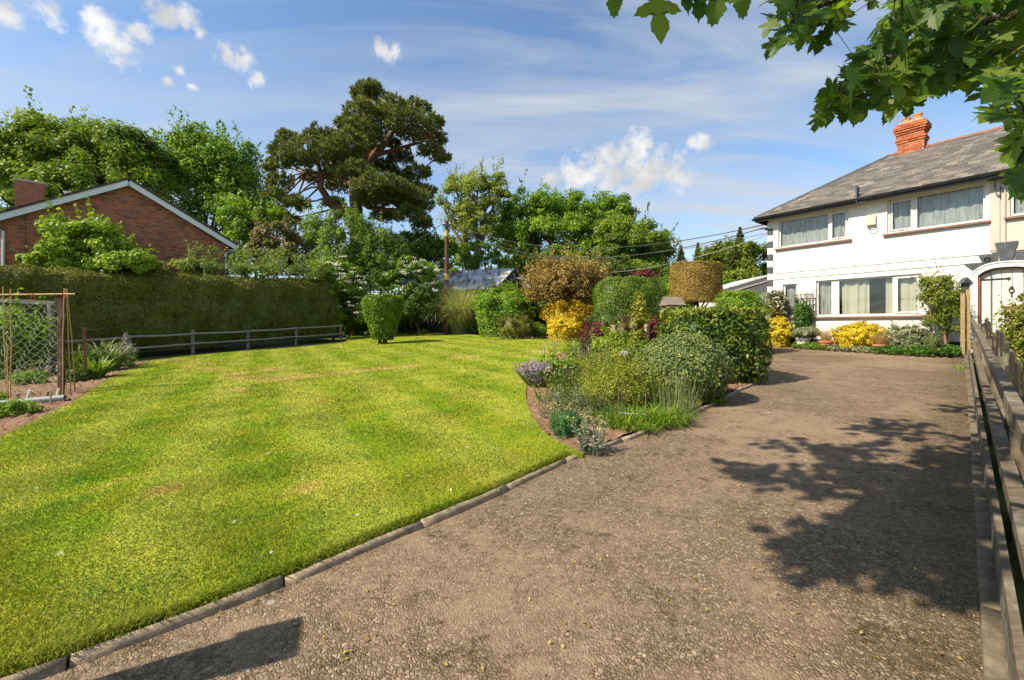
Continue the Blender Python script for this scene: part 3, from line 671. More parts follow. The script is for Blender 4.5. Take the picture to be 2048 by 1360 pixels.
# arched door with planks in a moulded surround and dark voussoirs
def arch_z(x):
    t = abs(x - (DX0 + DX1) / 2) / ((DX1 - DX0) / 2); return DZS + (DZT - .06 - DZS) * max(0, 1 - t ** 3.2) - .02 * t
door = MB(); NP = 5; pw = (DX1 - DX0) / NP
door = None
for k in range(NP):
    a, b = DX0 + k * pw + .004, DX0 + (k + 1) * pw - .004; n = 4; xs = [a + (b - a) * i / n for i in range(n + 1)]
    mb = MB(); top = [(x, .10, min(arch_z(x), DZT)) for x in xs]; bot = [(x, .10, .0) for x in xs]
    for i in range(n): mb.add([bot[i], bot[i + 1], top[i + 1], top[i]], [(0, 1, 2, 3)])
    mb.box(a, b, .101, .13, 0, min(arch_z(a), arch_z(b)))
    o = mb.build('door' if door is None else 'plank', M_WOODW, house if door is None else door); door = door or o
MB().box(DX0 + .0, DX0 + .02, .11, .115, 0, DZS).box(DX0, DX1, .132, .14, 0, DZT).build('backing', M_DARK, door)
def hinge(z):
    mb = MB().box(DX0 + .02, DX0 + .50, .083, .0985, z - .018, z + .018); mb.lathe([(0.001, 0), (.035, .001), (.035, .012), (.001, .013)], (0, 0, 0), 10); k = len(mb.V) - 40
    for i in range(k, len(mb.V)): x, y, zz = mb.V[i]; mb.V[i] = (DX0 + .50 + x, .085 - zz, z + y)
    mb.build('hinge', M_IRON, door)
hinge(DZS - .10); hinge(.45)
cxd = (DX0 + DX1) / 2 + .08
kn_ = MB(); kn_.tube([(cxd + .045 * math.cos(t), .075, H0 + .93 + .055 * math.sin(t)) for t in np.linspace(0, 6.283, 17)], .011, 6, False).box(cxd - .03, cxd + .03, .08, .098, H0 + .97, H0 + 1.03).box(cxd - .012, cxd + .012, .07, .09, H0 + .77, H0 + .88).build('knocker', M_IRON, door)
MB().box(cxd - .19, cxd + .17, .078, .098, H0 + .50, H0 + .53).box(cxd - .15, cxd + .13, .085, .097, H0 + .42, H0 + .50).build('letter_plate', M_SILL, door)
# surround: ring between door opening and outer arch; red-brown edge trim, white moulding, dark stones
def ring(i0, o0, y0, y1, n=26):
    mb = MB(); c = (DX0 + DX1) / 2
    def outline(d):
        hw = (DX1 - DX0) / 2 + d; pts = [(c - hw, 0.0), (c - hw, DZS + d * .2)]
        for t in np.linspace(-1, 1, n): pts.append((c + hw * t, DZS + d * .25 + (DZT - .06 + d * .75 - DZS) * max(0, 1 - abs(t) ** 3.2)))
        pts += [(c + hw, DZS + d * .2), (c + hw, 0.0)]; return pts
    A, B = outline(i0), outline(o0)
    for k in range(len(A) - 1):
        a0, a1, b0, b1 = A[k], A[k + 1], B[k], B[k + 1]
        v = [(a0[0], y0, a0[1]), (a1[0], y0, a1[1]), (b1[0], y0, b1[1]), (b0[0], y0, b0[1]), (a0[0], y1, a0[1]), (a1[0], y1, a1[1]), (b1[0], y1, b1[1]), (b0[0], y1, b0[1])]
        mb.add(v, [(0, 1, 2, 3), (0, 4, 5, 1), (3, 2, 6, 7)])
    return mb
sur = ring(-.005, .030, -.005, .12).build('door_surround', M_RUST, house)
ring(.030, .17, -.055, .04).build('moulding', M_WALL, sur); ring(.145, .178, -.075, .0).build('moulding', M_WALL, sur)
cx0 = (DX0 + DX1) / 2
def vouss(t, hh, w0, w1, dz=0):
    hw = (DX1 - DX0) / 2 + .18; zb = DZS + .045 + (DZT + .075 - DZS) * max(0, 1 - abs(t) ** 3.2) - .03 + dz; x = cx0 + hw * t
    le = t * .12; v = [(x - w0, -.05, zb), (x + w0, -.05, zb), (x + w1 + le, -.05, zb + hh), (x - w1 + le, -.05, zb + hh)]
    v += [(a, .02, c) for a, b, c in v]; MB().add(v, [(0, 1, 2, 3), (0, 4, 5, 1), (2, 6, 7, 3), (1, 5, 6, 2), (3, 7, 4, 0)]).build('arch_stone', M_STONE, sur)
vouss(0, .52, .10, .20)
for t, hh in ((-.42, .26), (.42, .26), (-.75, .16), (.75, .16)): vouss(t, hh, .13, .17)
for sx in (-1, 1):
    for k in range(8):
        z = .02 + k * .235; wq = .16 if k % 2 else .10; xa = cx0 + sx * ((DX1 - DX0) / 2 + .175)
        if k in (6, 7) or k % 2 == 0: MB().box(min(xa, xa + sx * wq), max(xa, xa + sx * wq), -.04, .02, z, z + .23).build('arch_stone', M_STONE, sur)
MB().tube([(cx0 - .33 + .05 * math.cos(t), -.062, DZT + .20 + .05 * math.sin(t)) for t in np.linspace(0, 6.283, 17)], .014, 6, False).build('iron_ring', M_IRON, sur)
MB().box(DX0 - .25, DX1 + .25, -.5, .3, -.4, .0).build('door_step', M_KERB, house)
# eaves, gutter, roof
OV = .32
MB().box(-OV, TE, -OV + .03, .0, ZE - .03, ZE).build('soffit', M_UPVC, house)
MB().box(-OV, TE, -OV, -OV + .028, ZE - .10, ZE + .06).build('fascia', M_GUT, house); MB().box(-OV - .0, -OV + .028, -OV + .03, 7.3, ZE - .10, ZE + .06).build('fascia', M_GUT, house)
def gutter(a, b):
    t = np.linspace(math.pi, 2 * math.pi, 9); mb = MB(); a = Vector(a); b = Vector(b); d = (b - a).normalized(); s = d.cross(Vector((0, 0, 1)))
    V = [p + s * .06 * math.cos(k) + Vector((0, 0, .06 * math.sin(k))) for p in (a, b) for k in t]
    mb.add(V, [(i, i + 1, i + 10, i + 9) for i in range(8)]); mb.add([p + s * .052 * math.cos(k) + Vector((0, 0, .052 * math.sin(k))) for p in (a, b) for k in t], [(i, i + 9, i + 10, i + 1) for i in range(8)]); return mb
gutter((-OV - .05, -OV - .062, ZE + .02), (TE, -OV - .062, ZE + .035)).build('gutter', M_GUT, house); gutter((-OV - .062, 7.2, ZE + .03), (-OV - .062, -OV - .03, ZE + .02)).build('gutter', M_GUT, house)
RZ = H0 + 6.19; RY = 3.5; RX = 2.63; EZ = ZE + .05; EY = -OV - .05
su = Vector((0, RY - EY, RZ - EZ)); SL = su.length; sn = Vector((0, -(RZ - EZ), RY - EY)).normalized()
r = MB(); r.add([(-OV - .04, EY, EZ - .02), (TE, EY, EZ - .02), (TE, RY, RZ - .02), (RX, RY, RZ - .02), (-OV - .04, 7.35, EZ - .02), (TE, 7.35, EZ - .02)], [(0, 1, 2, 3), (0, 3, 4), (3, 2, 5, 4), (1, 5, 2)])
roof = r.build('roof', M_SLATE, house, rnd=[.3] * 4)
def slate_mesh(wd, ln=.36, th=.009):
    return MB().box(-wd / 2, wd / 2, 0, ln, 0, th)
sl_me = []
for k in range(5):
    mb = slate_mesh(.242); mb.V = [(x + random.uniform(-.003, .003), y + (random.uniform(-.006, .006) if y < .1 else 0), z) for x, y, z in mb.V]; sl_me.append(mesh_data('slate', mb.V, mb.F, M_SLATE, [random.random()] * 6))
slots = []
GA = .19; rows = int(SL / GA)
for rr in range(rows):
    s = rr * GA; f = (s + .1) / SL; xl = -OV - .04 + (RX + OV + .04) * f; k = 0
    x = -OV - .1 + (.125 if rr % 2 else 0)
    while x < 9.0:
        if x > xl + .10: slots.append((x, s))
        x += .25
Msl = Matrix((( 1, 0, 0), (0, su.y / SL, sn.y), (0, su.z / SL, sn.z))).to_4x4()
def slate_M(x, s): 
    q = Vector((x, EY, EZ)) + su * (s / SL) + sn * .006
    return Matrix.Translation(q) @ Msl @ Matrix.Rotation(-.026 + random.uniform(-.004, .004), 4, 'X') @ Matrix.Rotation(random.uniform(-.012, .012), 4, 'Z')
slots.sort(key=lambda a: -(a[0] * 1.0 - abs(a[1] - 1.0) * .8) if a[0] < 6.6 else 99)
mass = MB(); mr = []
for k, (x, s) in enumerate(slots):
    M = slate_M(x, s)
    if k < 290:
        o = bpy.data.objects.new('slate', sl_me[k % 5]); link(o, roof); o.matrix_local = M
    else:
        mb = slate_mesh(.242); mass.add([M @ Vector(v) for v in mb.V], mb.F); mr += [random.random() if random.random() > .12 else .97] * 6
mass.build('slate_courses', M_SLATE, roof, kind='stuff', rnd=mr)
# ridge and hip tiles
def ridge_run(a, b, n, mat, wd=.13):
    a = Vector(a); b = Vector(b); d = (b - a) / n
    for k in range(n):
        p, q = a + d * k, a + d * (k + .985); s = d.normalized().cross(Vector((0, 0, 1))).normalized(); up = s.cross(d.normalized())
        prof = [(-wd, -.075), (-wd * .55, .0), (0, .035), (wd * .55, .0), (wd, -.075)]; V = [e + s * x + up * z for e in (p, q) for x, z in prof]
        MB().add(V, [(i, i + 5, i + 6, i + 1) for i in range(4)]).build('ridge_tile', mat, roof)
ridge_run((RX - .1, RY, RZ + .03), (9.4, RY, RZ + .03), 15, plain('weathered_ridge_tile', (.24, .105, .07), .85, .35, 7, .3)); ridge_run((-OV - .02, EY + .03, EZ + .02), (RX, RY, RZ + .03), 12, plain('grey_hip_tile', (.075, .072, .07), .7, .3, 5, .3), .10)
# chimney: every brick its own piece, corbelled courses near the top
chim = MB().box(2.87, 3.55, RY - .22, RY + .22, RZ - .6, RZ + .98).build('chimney', M_MORTAR, roof)
def brick_data(l, wd=.10, h=.062, mat=None):
    return MB().box(0, l, 0, wd, 0, h)
cb = {}
def put_brick(l, wd, M, par, mat):
    key = (round(l, 3), round(wd, 3), mat.name)
    if key not in cb: mb = MB().box(0, l, 0, wd, 0, .063); cb[key] = mesh_data('brick', mb.V, mb.F, mat, [.37] * 6)
    o = bpy.data.objects.new('brick', cb[key]); link(o, par); o.matrix_local = M
outs = {10: .03, 11: .055, 12: .0, 14: .035, 15: .07, 16: .095, 17: .095, 18: .05}
for c in range(19):
    z = RZ - .50 + c * .0755; d = outs.get(c, .0) + .012; a, b, y0, y1 = 2.87 - d, 3.55 + d, RY - .22 - d, RY + .22 + d
    def row(L, st): 
        x, out = (0 if st else -.1125), []
        while x < L - .02:
            e = min(x + .213, L); s = max(x, 0)
            if e - s > .03: out.append((s, e - s))
            x += .225
        return out
    for s, l in row(b - a, c % 2): put_brick(l, .11, Matrix.Translation((a + s, y0, z)), roof, M_BRICKO)
    for s, l in row(y1 - y0 - .115, c % 2): put_brick(l, .11, Matrix.Translation((b, y0 + .113 + s, z)) @ Matrix.Rotation(R(90), 4, 'Z'), roof, M_BRICKO)
    if c > 5:
        for s, l in row(y1 - y0 - .115, c % 2): put_brick(l, .11, Matrix.Translation((a, y0 + .113 + s + l, z)) @ Matrix.Rotation(R(-90), 4, 'Z'), roof, M_BRICKO)
M_POT = plain('yellow_orange_chimney_pot', (.52, .22, .075), .75, .2, 7, .2)
for x, h in ((3.06, .20), (3.36, .24)): MB().lathe([(.125, 0), (.115, h * .75), (.13, h * .8), (.13, h), (.10, h), (.095, 0)], (x, RY, RZ + .97), 16).build('chimney_pot', M_POT, chim)
ae = MB().tube([(2.84, RY - .1, RZ + .5), (2.84, RY - .1, RZ + 1.55)], .014, 6).tube([(2.6, RY - .1, RZ + 1.45), (3.1, RY - .1, RZ + 1.5)], .008, 5)
for k in range(6): ae.tube([(2.63 + k * .08, RY - .26, RZ + 1.455 + k * .008), (2.63 + k * .08, RY + .06, RZ + 1.455 + k * .008)], .004, 4)
ae.box(2.80, 2.87, RY - .14, RY - .06, RZ + .5, RZ + .62); ae.build('aerial', plain('dull_aluminium', (.35, .35, .36), .45, .1, 5, 0, .5, .7), chim)
# alarm box, vent pipe bracket, wall pipes and cables
MB().box(2.87, 3.10, -.10, -.002, H0 + 3.12, H0 + 3.42).box(2.90, 3.07, -.112, -.10, H0 + 3.15, H0 + 3.38).build('alarm_box', plain('cream_plastic', (.70, .66, .42), .45, .08, 3, 0, .4), house)
MB().box(2.70, 2.74, -.42, -.20, ZE - .05, ZE + .42).box(2.70, 2.95, -.36, -.32, ZE - .1, ZE - .06).build('vent_plate', M_STONE, house)
MB().tube([(2.95, -.03, H0 + 3.02), (2.95, -.10, H0 + 2.98), (3.08, -.10, H0 + 2.96), (3.16, -.04, H0 + 3.05)], .012, 6).build('floodlight_bracket', M_IRON, house)
MB().tube([(5.55, -.06, ZE - .05), (5.55, -.06, H0 + 3.55), (5.58, -.08, H0 + 3.42), (5.63, -.06, H0 + 3.35), (5.64, -.03, H0 + 3.6)], .012, 6).tube([(5.42, -.05, ZE - .08), (5.75, -.05, ZE - .06)], .014, 6).build('cable_bracket', M_STONE, house)
MB().tube([(5.72, -.045, ZE - .1), (5.72, -.045, H0 + 2.15)], .012, 6).build('wall_cable', M_WALL2, house)
MB().box(-.10, -.02, -.06, .02, H0 + 3.52, H0 + 3.60).tube([(-.06, -.02, H0 + 3.56), (-.22, -.12, H0 + 3.56), (-.22, -.12, H0 + 3.48)], .012, 6).build('cable_bracket', M_IRON, house)
MB().box(.16, .22, -.07, -.012, .3, H0 + .2).build('downpipe', M_BLACKP, house)

# low white extension behind the corner
ex = thing('lean_to_extension', 'low white lean-to with sloping bargeboard behind the house corner', 'extension', at_ground(9.6, 18.6))
def X2(px, py, Y): p = P(px, py, Y); return p - np.array(ex.location)
a, b = X2(1450, 592, 18.6), X2(1545, 562, 18.6); zb = -.1
MB().add([(a[0], 0, zb), (b[0], 0, zb), (b[0], 0, b[2]), (a[0], 0, a[2]), (a[0], 3, zb), (b[0], 3, zb), (b[0], 3, b[2]), (a[0], 3, a[2])], [(0, 1, 2, 3), (4, 0, 3, 7), (1, 5, 6, 2), (3, 2, 6, 7)]).build('wall', M_WALL, ex)
p, q = X2(1443, 586, 18.5), X2(1546, 555, 18.5); MB().bar((p[0], -.12, p[2]), (q[0], -.12, q[2]), .06, .17).build('bargeboard', M_UPVC, ex)
p, q = X2(1441, 581, 18.5), X2(1546, 550, 18.5); MB().add([(p[0], -.2, p[2]), (q[0], -.2, q[2]), (q[0], 3.1, q[2]), (p[0], 3.1, p[2]), (p[0], -.2, p[2] + .05), (q[0], -.2, q[2] + .05), (q[0], 3.1, q[2] + .05), (p[0], 3.1, p[2] + .05)], [(0, 1, 5, 4), (4, 5, 6, 7), (0, 4, 7, 3)]).build('roof', M_UPVC, ex)
p, q = X2(1470, 596, 18.6), X2(1523, 640, 18.6)
wf = MB().box(p[0], q[0], -.05, -.01, p[2] - .05, p[2]).box(p[0], q[0], -.05, -.01, q[2], q[2] + .05).box(p[0], p[0] + .06, -.05, -.01, q[2], p[2]).box(q[0] - .06, q[0], -.05, -.01, q[2], p[2]).box((p[0] + q[0]) / 2 - .03, (p[0] + q[0]) / 2 + .03, -.05, -.01, q[2], p[2]).build('window', M_UPVC, ex)
MB().box(p[0] + .06, (p[0] + q[0]) / 2 - .03, -.03, -.015, q[2] + .05, p[2] - .05).build('pane', M_GLASS, wf); MB().box((p[0] + q[0]) / 2 + .03, q[0] - .06, -.03, -.015, q[2] + .05, p[2] - .05).build('pane', M_GLASS, wf); MB().box(p[0] + .05, q[0] - .05, -.012, -.004, q[2] + .03, p[2] - .03).build('backing', M_DARK, wf)
p = X2(1452, 590, 18.6); MB().box(p[0] - .02, p[0] + .16, -.06, .0, zb, p[2] - .02).build('brick_pier', M_BRICKR, ex, rnd=[.4] * 6)

# ------------------------------------------------------------------ brick house on the left
LA = np.array([-1024 / F * 19.0, 19.0]); RA = np.array([(455 - CX) / F * 24.7, 24.7]); gd = unit(RA - LA); GW = float(np.linalg.norm(RA - LA))
GB = 0.10
bh = thing('brick_house', 'red brick bungalow gable with white bargeboards behind the clipped hedge', 'house', (LA[0], LA[1], GB), math.atan2(gd[1], gd[0]))
gE = E + 4.70 - GB; gA = E + 7.16 - GB; mid = GW * .5
MB().add([(0, .02, 0), (GW, .02, 0), (GW, .02, gE), (mid, .02, gA), (0, .02, gE), (0, 9, 0), (GW, 9, 0), (GW, 9, gE), (mid, 9, gA), (0, 9, gE)], [(0, 1, 2, 3, 4), (1, 6, 7, 2), (5, 0, 4, 9), (9, 8, 7, 6, 5)]).build('wall', M_MORTAR, bh)
bw = [c for c in bh.children if c.name.startswith('wall')][0]
def gtop(x): return gE + (gA - gE) * (1 - abs(x - mid) / mid)
slots = []; z = 0.6; c = 0
while z < gA:
    x = (0 if c % 2 else -.1125)
    while x < GW:
        a, b = max(x, 0), min(x + .215, GW)
        if b - a > .05 and z + .065 < min(gtop(a), gtop(b)) + .03: slots.append((a, b, z))
        x += .225
    z += .075; c += 1
bm_u = MB().box(0, .215, -.012, .02, 0, .064); br_me = mesh_data('brick', bm_u.V, bm_u.F, M_BRICKR, [.2] * 6)
whole = [s for s in slots if s[1] - s[0] > .21]; whole.sort(key=lambda s: abs(s[0] - .7) + abs(s[2] - 5.0) * .5)
near = set(whole[:290]); mass = MB(); mr = []
for s in slots:
    if s in near:
        o = bpy.data.objects.new('brick', br_me); link(o, bw); o.location = (s[0], 0, s[2])
    else: mass.box(s[0], s[1], -.012, .02, s[2], s[2] + .064); mr += [random.random()] * 6
mass.build('brickwork', M_BRICKR, bw, kind='stuff', rnd=mr)
M_BARGE = plain('white_bargeboard_paint', (.68, .70, .72), .5, .06, 3, .05); M_TILE = plain('brown_grey_concrete_tile', (.12, .10, .085), .85, .3, 4, .4)
ov = .42
for sx in (0, 1):
    x0 = -ov if sx == 0 else GW + ov; z0 = gE - (gA - gE) * ov / mid
    MB().bar((x0, -.30, z0 + .02), (mid, -.30, gA + .02), .26, .04, (0, 1, 0)).build('bargeboard', M_BARGE, bh)
    rf = MB().add([(x0, -.36, z0 + .16), (mid, -.36, gA + .16), (mid, 9.3, gA + .16), (x0, 9.3, z0 + .16), (x0, -.36, z0 + .23), (mid, -.36, gA + .23), (mid, 9.3, gA + .23), (x0, 9.3, z0 + .23)], [(0, 1, 2, 3), (4, 5, 6, 7), (0, 1, 5, 4), (0, 4, 7, 3)]).build('roof', M_TILE, bh)
    n = 15
    for k in range(n):
        a, b = k / n, (k + 1.12) / n; xa, xb = x0 + (mid - x0) * a, x0 + (mid - x0) * min(b, 1); za, zb_ = z0 + (gA - z0) * a + .25, z0 + (gA - z0) * min(b, 1) + .235
        MB().add([(xa, -.40, za), (xb, -.40, zb_), (xb, 9.3, zb_), (xa, 9.3, za), (xa, -.40, za + .035), (xb, -.40, zb_ + .02), (xb, 9.3, zb_ + .02), (xa, 9.3, za + .035)], [(0, 1, 2, 3), (4, 5, 6, 7), (0, 1, 5, 4), (0, 4, 7, 3)]).build('tile_course', M_TILE, rf)
    MB().box(min(x0, x0 + (.42 if sx == 0 else -.42)), max(x0, x0 + (.42 if sx == 0 else -.42)), -.28, 9, z0 - .13, z0 - .10).build('soffit', M_BARGE, bh)
    xp = .10 if sx == 0 else GW - .10; xe = x0 + (.05 if sx == 0 else -.05)
    MB().tube([(xe, -.12, z0 + .0), (xe, -.12, z0 - .12), (xp, -.07, z0 - .28), (xp, -.07, 0)], .045, 8).build('downpipe', M_BARGE, bh)
    t = gutter((xe - .02, -.36, z0 + .05), (xe - .02, 9, z0 + .05)); t.build('gutter', M_BARGE, bh)
MB().box(GW + .002, GW + .03, 1.2, 3.0, 1.8, 4.2).build('side_window', M_GLASS, bh)
for x in (.75, GW - .75): MB().box(x - .008, x + .008, -.016, .0, .5, gtop(x) - .05).build('movement_joint', M_DARK, bh)
# chimney stack on the left slope
cxl, cyl = .15, 2.4; cw, cdp = .95, .62; ch = MB().box(cxl + .01, cxl + cw - .01, cyl + .01, cyl + cdp - .01, gE - .3, gE + 2.35).build('chimney', M_MORTAR, bh)
mass = MB(); mr = []
for c in range(int(2.72 / .075)):
    z = gE - .35 + c * .075
    for a0, L, fn in ((0, cw, lambda s, l: (cxl + s, cxl + s + l, cyl - .004, cyl + .1)), (0, cdp - .1, lambda s, l: (cxl + cw - .1, cxl + cw + .004, cyl + .1 + s, cyl + .1 + s + l))):
        x = 0 if c % 2 else -.1125
        while x < L:
            a, b = max(0, x), min(x + .215, L)
            if b - a > .04: mass.box(*fn(a, b - a), z, z + .064); mr += [random.random() * .5] * 6
            x += .225
mass.build('brickwork', M_BRICKR, ch, kind='stuff', rnd=mr); MB().box(cxl - .05, cxl + cw + .05, cyl - .05, cyl + cdp + .05, gE + 2.35, gE + 2.43).build('chimney_cap', M_MORTAR, ch)
M_ALU = plain('dull_aluminium', (.35, .35, .36), .45)
a = MB().tube([(cxl + cw - .3, cyl - .1, gE + 1.1), (cxl + cw + .1, cyl - .12, gE + 1.15), (cxl + cw + 1.0, cyl - .2, gE + 2.05)], .022, 6)
for k in range(9): f = k / 8; c0 = Vector((cxl + cw + .75 + .5 * f, cyl - .45 + .5 * f, gE + 2.0 + .14 * f)); a.tube([c0 + Vector((-.05, .2, .12)), c0 - Vector((-.05, .2, .12))], .006, 4)
a.tube([(cxl + cw + .7, cyl - .5, gE + 1.98), (cxl + cw + 1.3, cyl + .08, gE + 2.16)], .012, 5); a.build('aerial', M_ALU, ch)

# ------------------------------------------------------------------ shed, pole, cables
sh = thing('shed', 'dark shed with a patchy corrugated metal roof behind the pampas grass', 'shed', at_ground(-3.0, 34.0))
so = np.array(sh.location)
rl, rr_, el, er = P(800, 546, 37.5), P(1030, 536, 36.5), P(800, 586, 33.5), P(990, 577, 32.6)
m = NT('rusty_galvanised_sheet'); p_ = m.pos(); n = m.noise(.9, 5, .6, p_, .5); st = m.n('ShaderNodeMapping'); st.inputs['Scale'].default_value = (3, .5, 1); m.l(p_, st.inputs[0])
n2 = m.noise(1.4, 4, .6, st.outputs[0]); cc = m.ramp(m.math('ADD', m.math('MULTIPLY', n, .5), m.math('MULTIPLY', n2, .5)), [(.40, (.15, .075, .06)), (.46, (.26, .22, .21)), (.52, (.40, .41, .43)), (.62, (.58, .60, .63))]); m.bsdf(cc, .6, None, .3, .1); M_TIN = m.m
nc = 19
for k in range(nc):
    f0, f1 = k / nc, (k + 1.04) / nc; V = []; nn = 9
    for i in range(nn):
        f = f0 + (f1 - f0) * i / (nn - 1); w = .028 * math.sin(i / (nn - 1) * 4 * math.pi) + .01 * (k % 2)
        for a, b in ((el, er), (rl, rr_)): q = a + (b - a) * f; V.append((q[0], q[1], q[2] + w))
    Fc = [(2 * i, 2 * i + 2, 2 * i + 3, 2 * i + 1) for i in range(nn - 1)]
    obj('roof_sheet', V, Fc, M_TIN, sh, off=so)
g1 = er + np.array([0, 0, -.1]); g2 = rr_ + np.array([0, 0, -.1]); g3 = g2 + (g2 - g1) * np.array([.9, .9, 0]); g3[2] = g1[2]
M_BOARD = wood('black_brown_boards', (.045, .042, .042))
lo = lambda q: np.array([q[0], q[1], gz(q[0], q[1])])
for a, b, c in ((el, er, 24),):
    for k in range(c):
        p0 = a + (b - a) * (k / c); p1 = a + (b - a) * ((k + .97) / c); dd = np.array([0, .25, -.12]); V = [lo(p0 + dd), lo(p1 + dd), p1 + dd, p0 + dd]; obj('plank', V, [(0, 1, 2, 3)], M_BOARD, sh, off=so)
for k in range(10):
    f0, f1 = k / 10, (k + .97) / 10
    for a, b in ((g1, g2), (g2, g3)): p0, p1 = a + (b - a) * f0, a + (b - a) * f1; obj('plank', [lo(p0), lo(p1), p1, p0], [(0, 1, 2, 3)], M_BOARD, sh, off=so)
obj('roof_slope', [rl, rr_, g3 + np.array([.2, 0, .1]), rl + (g3 - rr_)], [(0, 1, 2, 3)], M_TIN, sh, off=so)
obj('gable_vent', *tube([g2 + np.array([-.1, -.3, -.45]), g2 + np.array([-.1, -.45, -.8]), g2 + np.array([1.4, -.5, -.85])], .05, 6), M_UPVC, sh, off=so)

pb = P(893, 560, 29.0); pole = thing('utility_pole', 'brown wooden telegraph pole with a yellow marker band', 'pole', at_ground(pb[0], 29.0)); po = np.array(pole.location); pt = P(893.5, 442, 29.0)
obj('shaft', *tube([po - [0, 0, .3], po + (pt - po) * .5, pt], [.17, .15, .125], 12), bark('creosoted_pole', (.13, .07, .045), 4), pole, off=po, smooth=True)
b0, b1 = P(893.4, 473, 29.0), P(893.4, 461, 29.0); obj('marker_band', *tube([b0, b1], [.141, .141], 12), plain('yellow_marker', (.50, .36, .02), .6), pole, off=po)
b0, b1 = P(893.2, 560, 29.0), P(893.2, 548, 29.0); obj('marker_band', *tube([b0, b1], [.160, .160], 12), plain('yellow_marker', (.50, .36, .02), .6), pole, off=po)
MB().bar(pt + [-.25, -.14, -.3], pt + [.3, -.14, -.3], .06, .08).build('bracket', M_IRON, pole, off=po)
for q in (-.2, .25): MB().lathe([(.03, 0), (.045, .05), (.03, .1), (.045, .14), (.001, .16)], tuple(pt + np.array([q, -.14, -.25])), 8).build('insulator', M_UPVC, pole, off=po)
M_CABLE = plain('black_cable', (.05, .05, .052), .6, .1, 4, 0); M_CABLEL = plain('pale_cable', (.26, .25, .23), .6, .1, 4, 0)
def cable(name, label, a, b, sag, r=.018, mat=None, n=28):
    t = np.linspace(0, 1, n)[:, None]; q = np.array(a) + (np.array(b) - np.array(a)) * t; q[:, 2] -= sag * 4 * (t * (1 - t))[:, 0]
    o = obj(name, *tube(q, r, 5), mat or M_CABLE, smooth=True); tag(o, label, 'cable', 'overhead cables')
hc = np.array([HA[0] - .2, HA[1], H0 + HZ + 3.56])
cable('overhead_cable', 'upper black cable from telegraph pole to house corner', pt + [.25, -.14, -.15], P(1530, 449, 15.9), 1.25)
cable('overhead_cable', 'lower black cable from telegraph pole to house corner', pt + [-.2, -.14, -.2], P(1530, 455, 15.9), 1.65)
cable('overhead_cable', 'short cable leaving the telegraph pole to the left', pt + [-.25, -.14, -.2], P(600, 560, 34), .9, .022)
cable('overhead_cable', 'faint cable crossing in front of the round trees', P(1030, 510, 34), P(1560, 460, 24), .75, .016)
cable('overhead_cable', 'pale cable rising from bronze shrub towards the house', P(1200, 545, 27), P(1540, 468, 16.4), .35, .014, M_CABLEL)

# ------------------------------------------------------------------ trees
def blob_px(b, Y):
    cx, cy, rx, ry = b[:4]; dy = b[4] if len(b) > 4 else 0.0; q = P(cx, cy, Y + dy); s = (Y + dy) / F
    return (q[0], q[1], q[2], rx * s, max(rx, ry) * s * .85, ry * s)
def tree(name, label, bpx, Y, blobs, n, leaf, mat, bmat, r0=.3, clump=.7, nclump=160, asp=.6, flat=.75, inner=.5, group='background trees', cat='tree', up=.35, wild=.8, sprays=0, split=.35, droop=0.0):
    base = at_ground((bpx - CX) / F * Y, Y); bl = [blob_px(b, Y) for b in blobs]
    t = thing(name, label, cat, base, group=group); base = np.array(base)
    C, N, Rn, CC = crown_pts(bl, n, clump, nclump, flat, inner, droop, up, wild)
    if sprays:                                                # shoots standing out of the outline
        top = CC[np.argsort(-CC[:, 2])[:len(CC) // 2]]; k = top[rng.integers(0, len(top), sprays)]
        d = unit(rng.normal(size=(sprays, 3)) * .4 + np.array([0, 0, 1.2])); m = 26
        f = rng.random((sprays, m, 1)) * 2.1; q = (k[:, None] + d[:, None] * f * clump * 1.5 + rng.normal(size=(sprays, m, 3)) * clump * .16 * (1.3 - f / 2.1)).reshape(-1, 3)
        C = np.concatenate([C, q]); N = np.concatenate([N, unit(rng.normal(size=q.shape) + [0, 0, .3])]); Rn = np.concatenate([Rn, rng.random(len(q))])
    k = C[:, 2] > gz(C[:, 0], C[:, 1]) + .1; C, N, Rn = C[k], N[k], Rn[k]
    V, Fc = leaf_quads(C, N, leaf, asp); obj('crown', V, Fc, mat, t, rnd=Rn, kind='stuff', off=base)
    cen = np.mean([b[:3] for b in bl], 0); top = base + (cen - base) * np.array([.6, .6, split])
    lst = [(curve(base - [0, 0, .2], top, 7, .03), np.linspace(r0, r0 * .7, 7))]
    for b in bl:
        c = np.array(b[:3]); s0 = top + (base - top) * rng.uniform(0, .15); e = c + [0, 0, b[5] * .35]
        q = curve(s0, e, 8, .07, .03); lst.append((q, np.linspace(r0 * .55, r0 * .12, 8)))
        near = CC[np.argsort(np.linalg.norm((CC - c) / np.array(b[3:6]), axis=1))[:40]]
        for j in rng.choice(len(near), min(7, len(near)), replace=False):
            lst.append((curve(q[rng.integers(3, 7)], near[j], 6, .08, .04), np.linspace(r0 * .22, r0 * .04, 6)))
    V, Fc = tubes(lst, 7); obj('trunk', V, Fc, bmat, t, smooth=True, off=base); return t

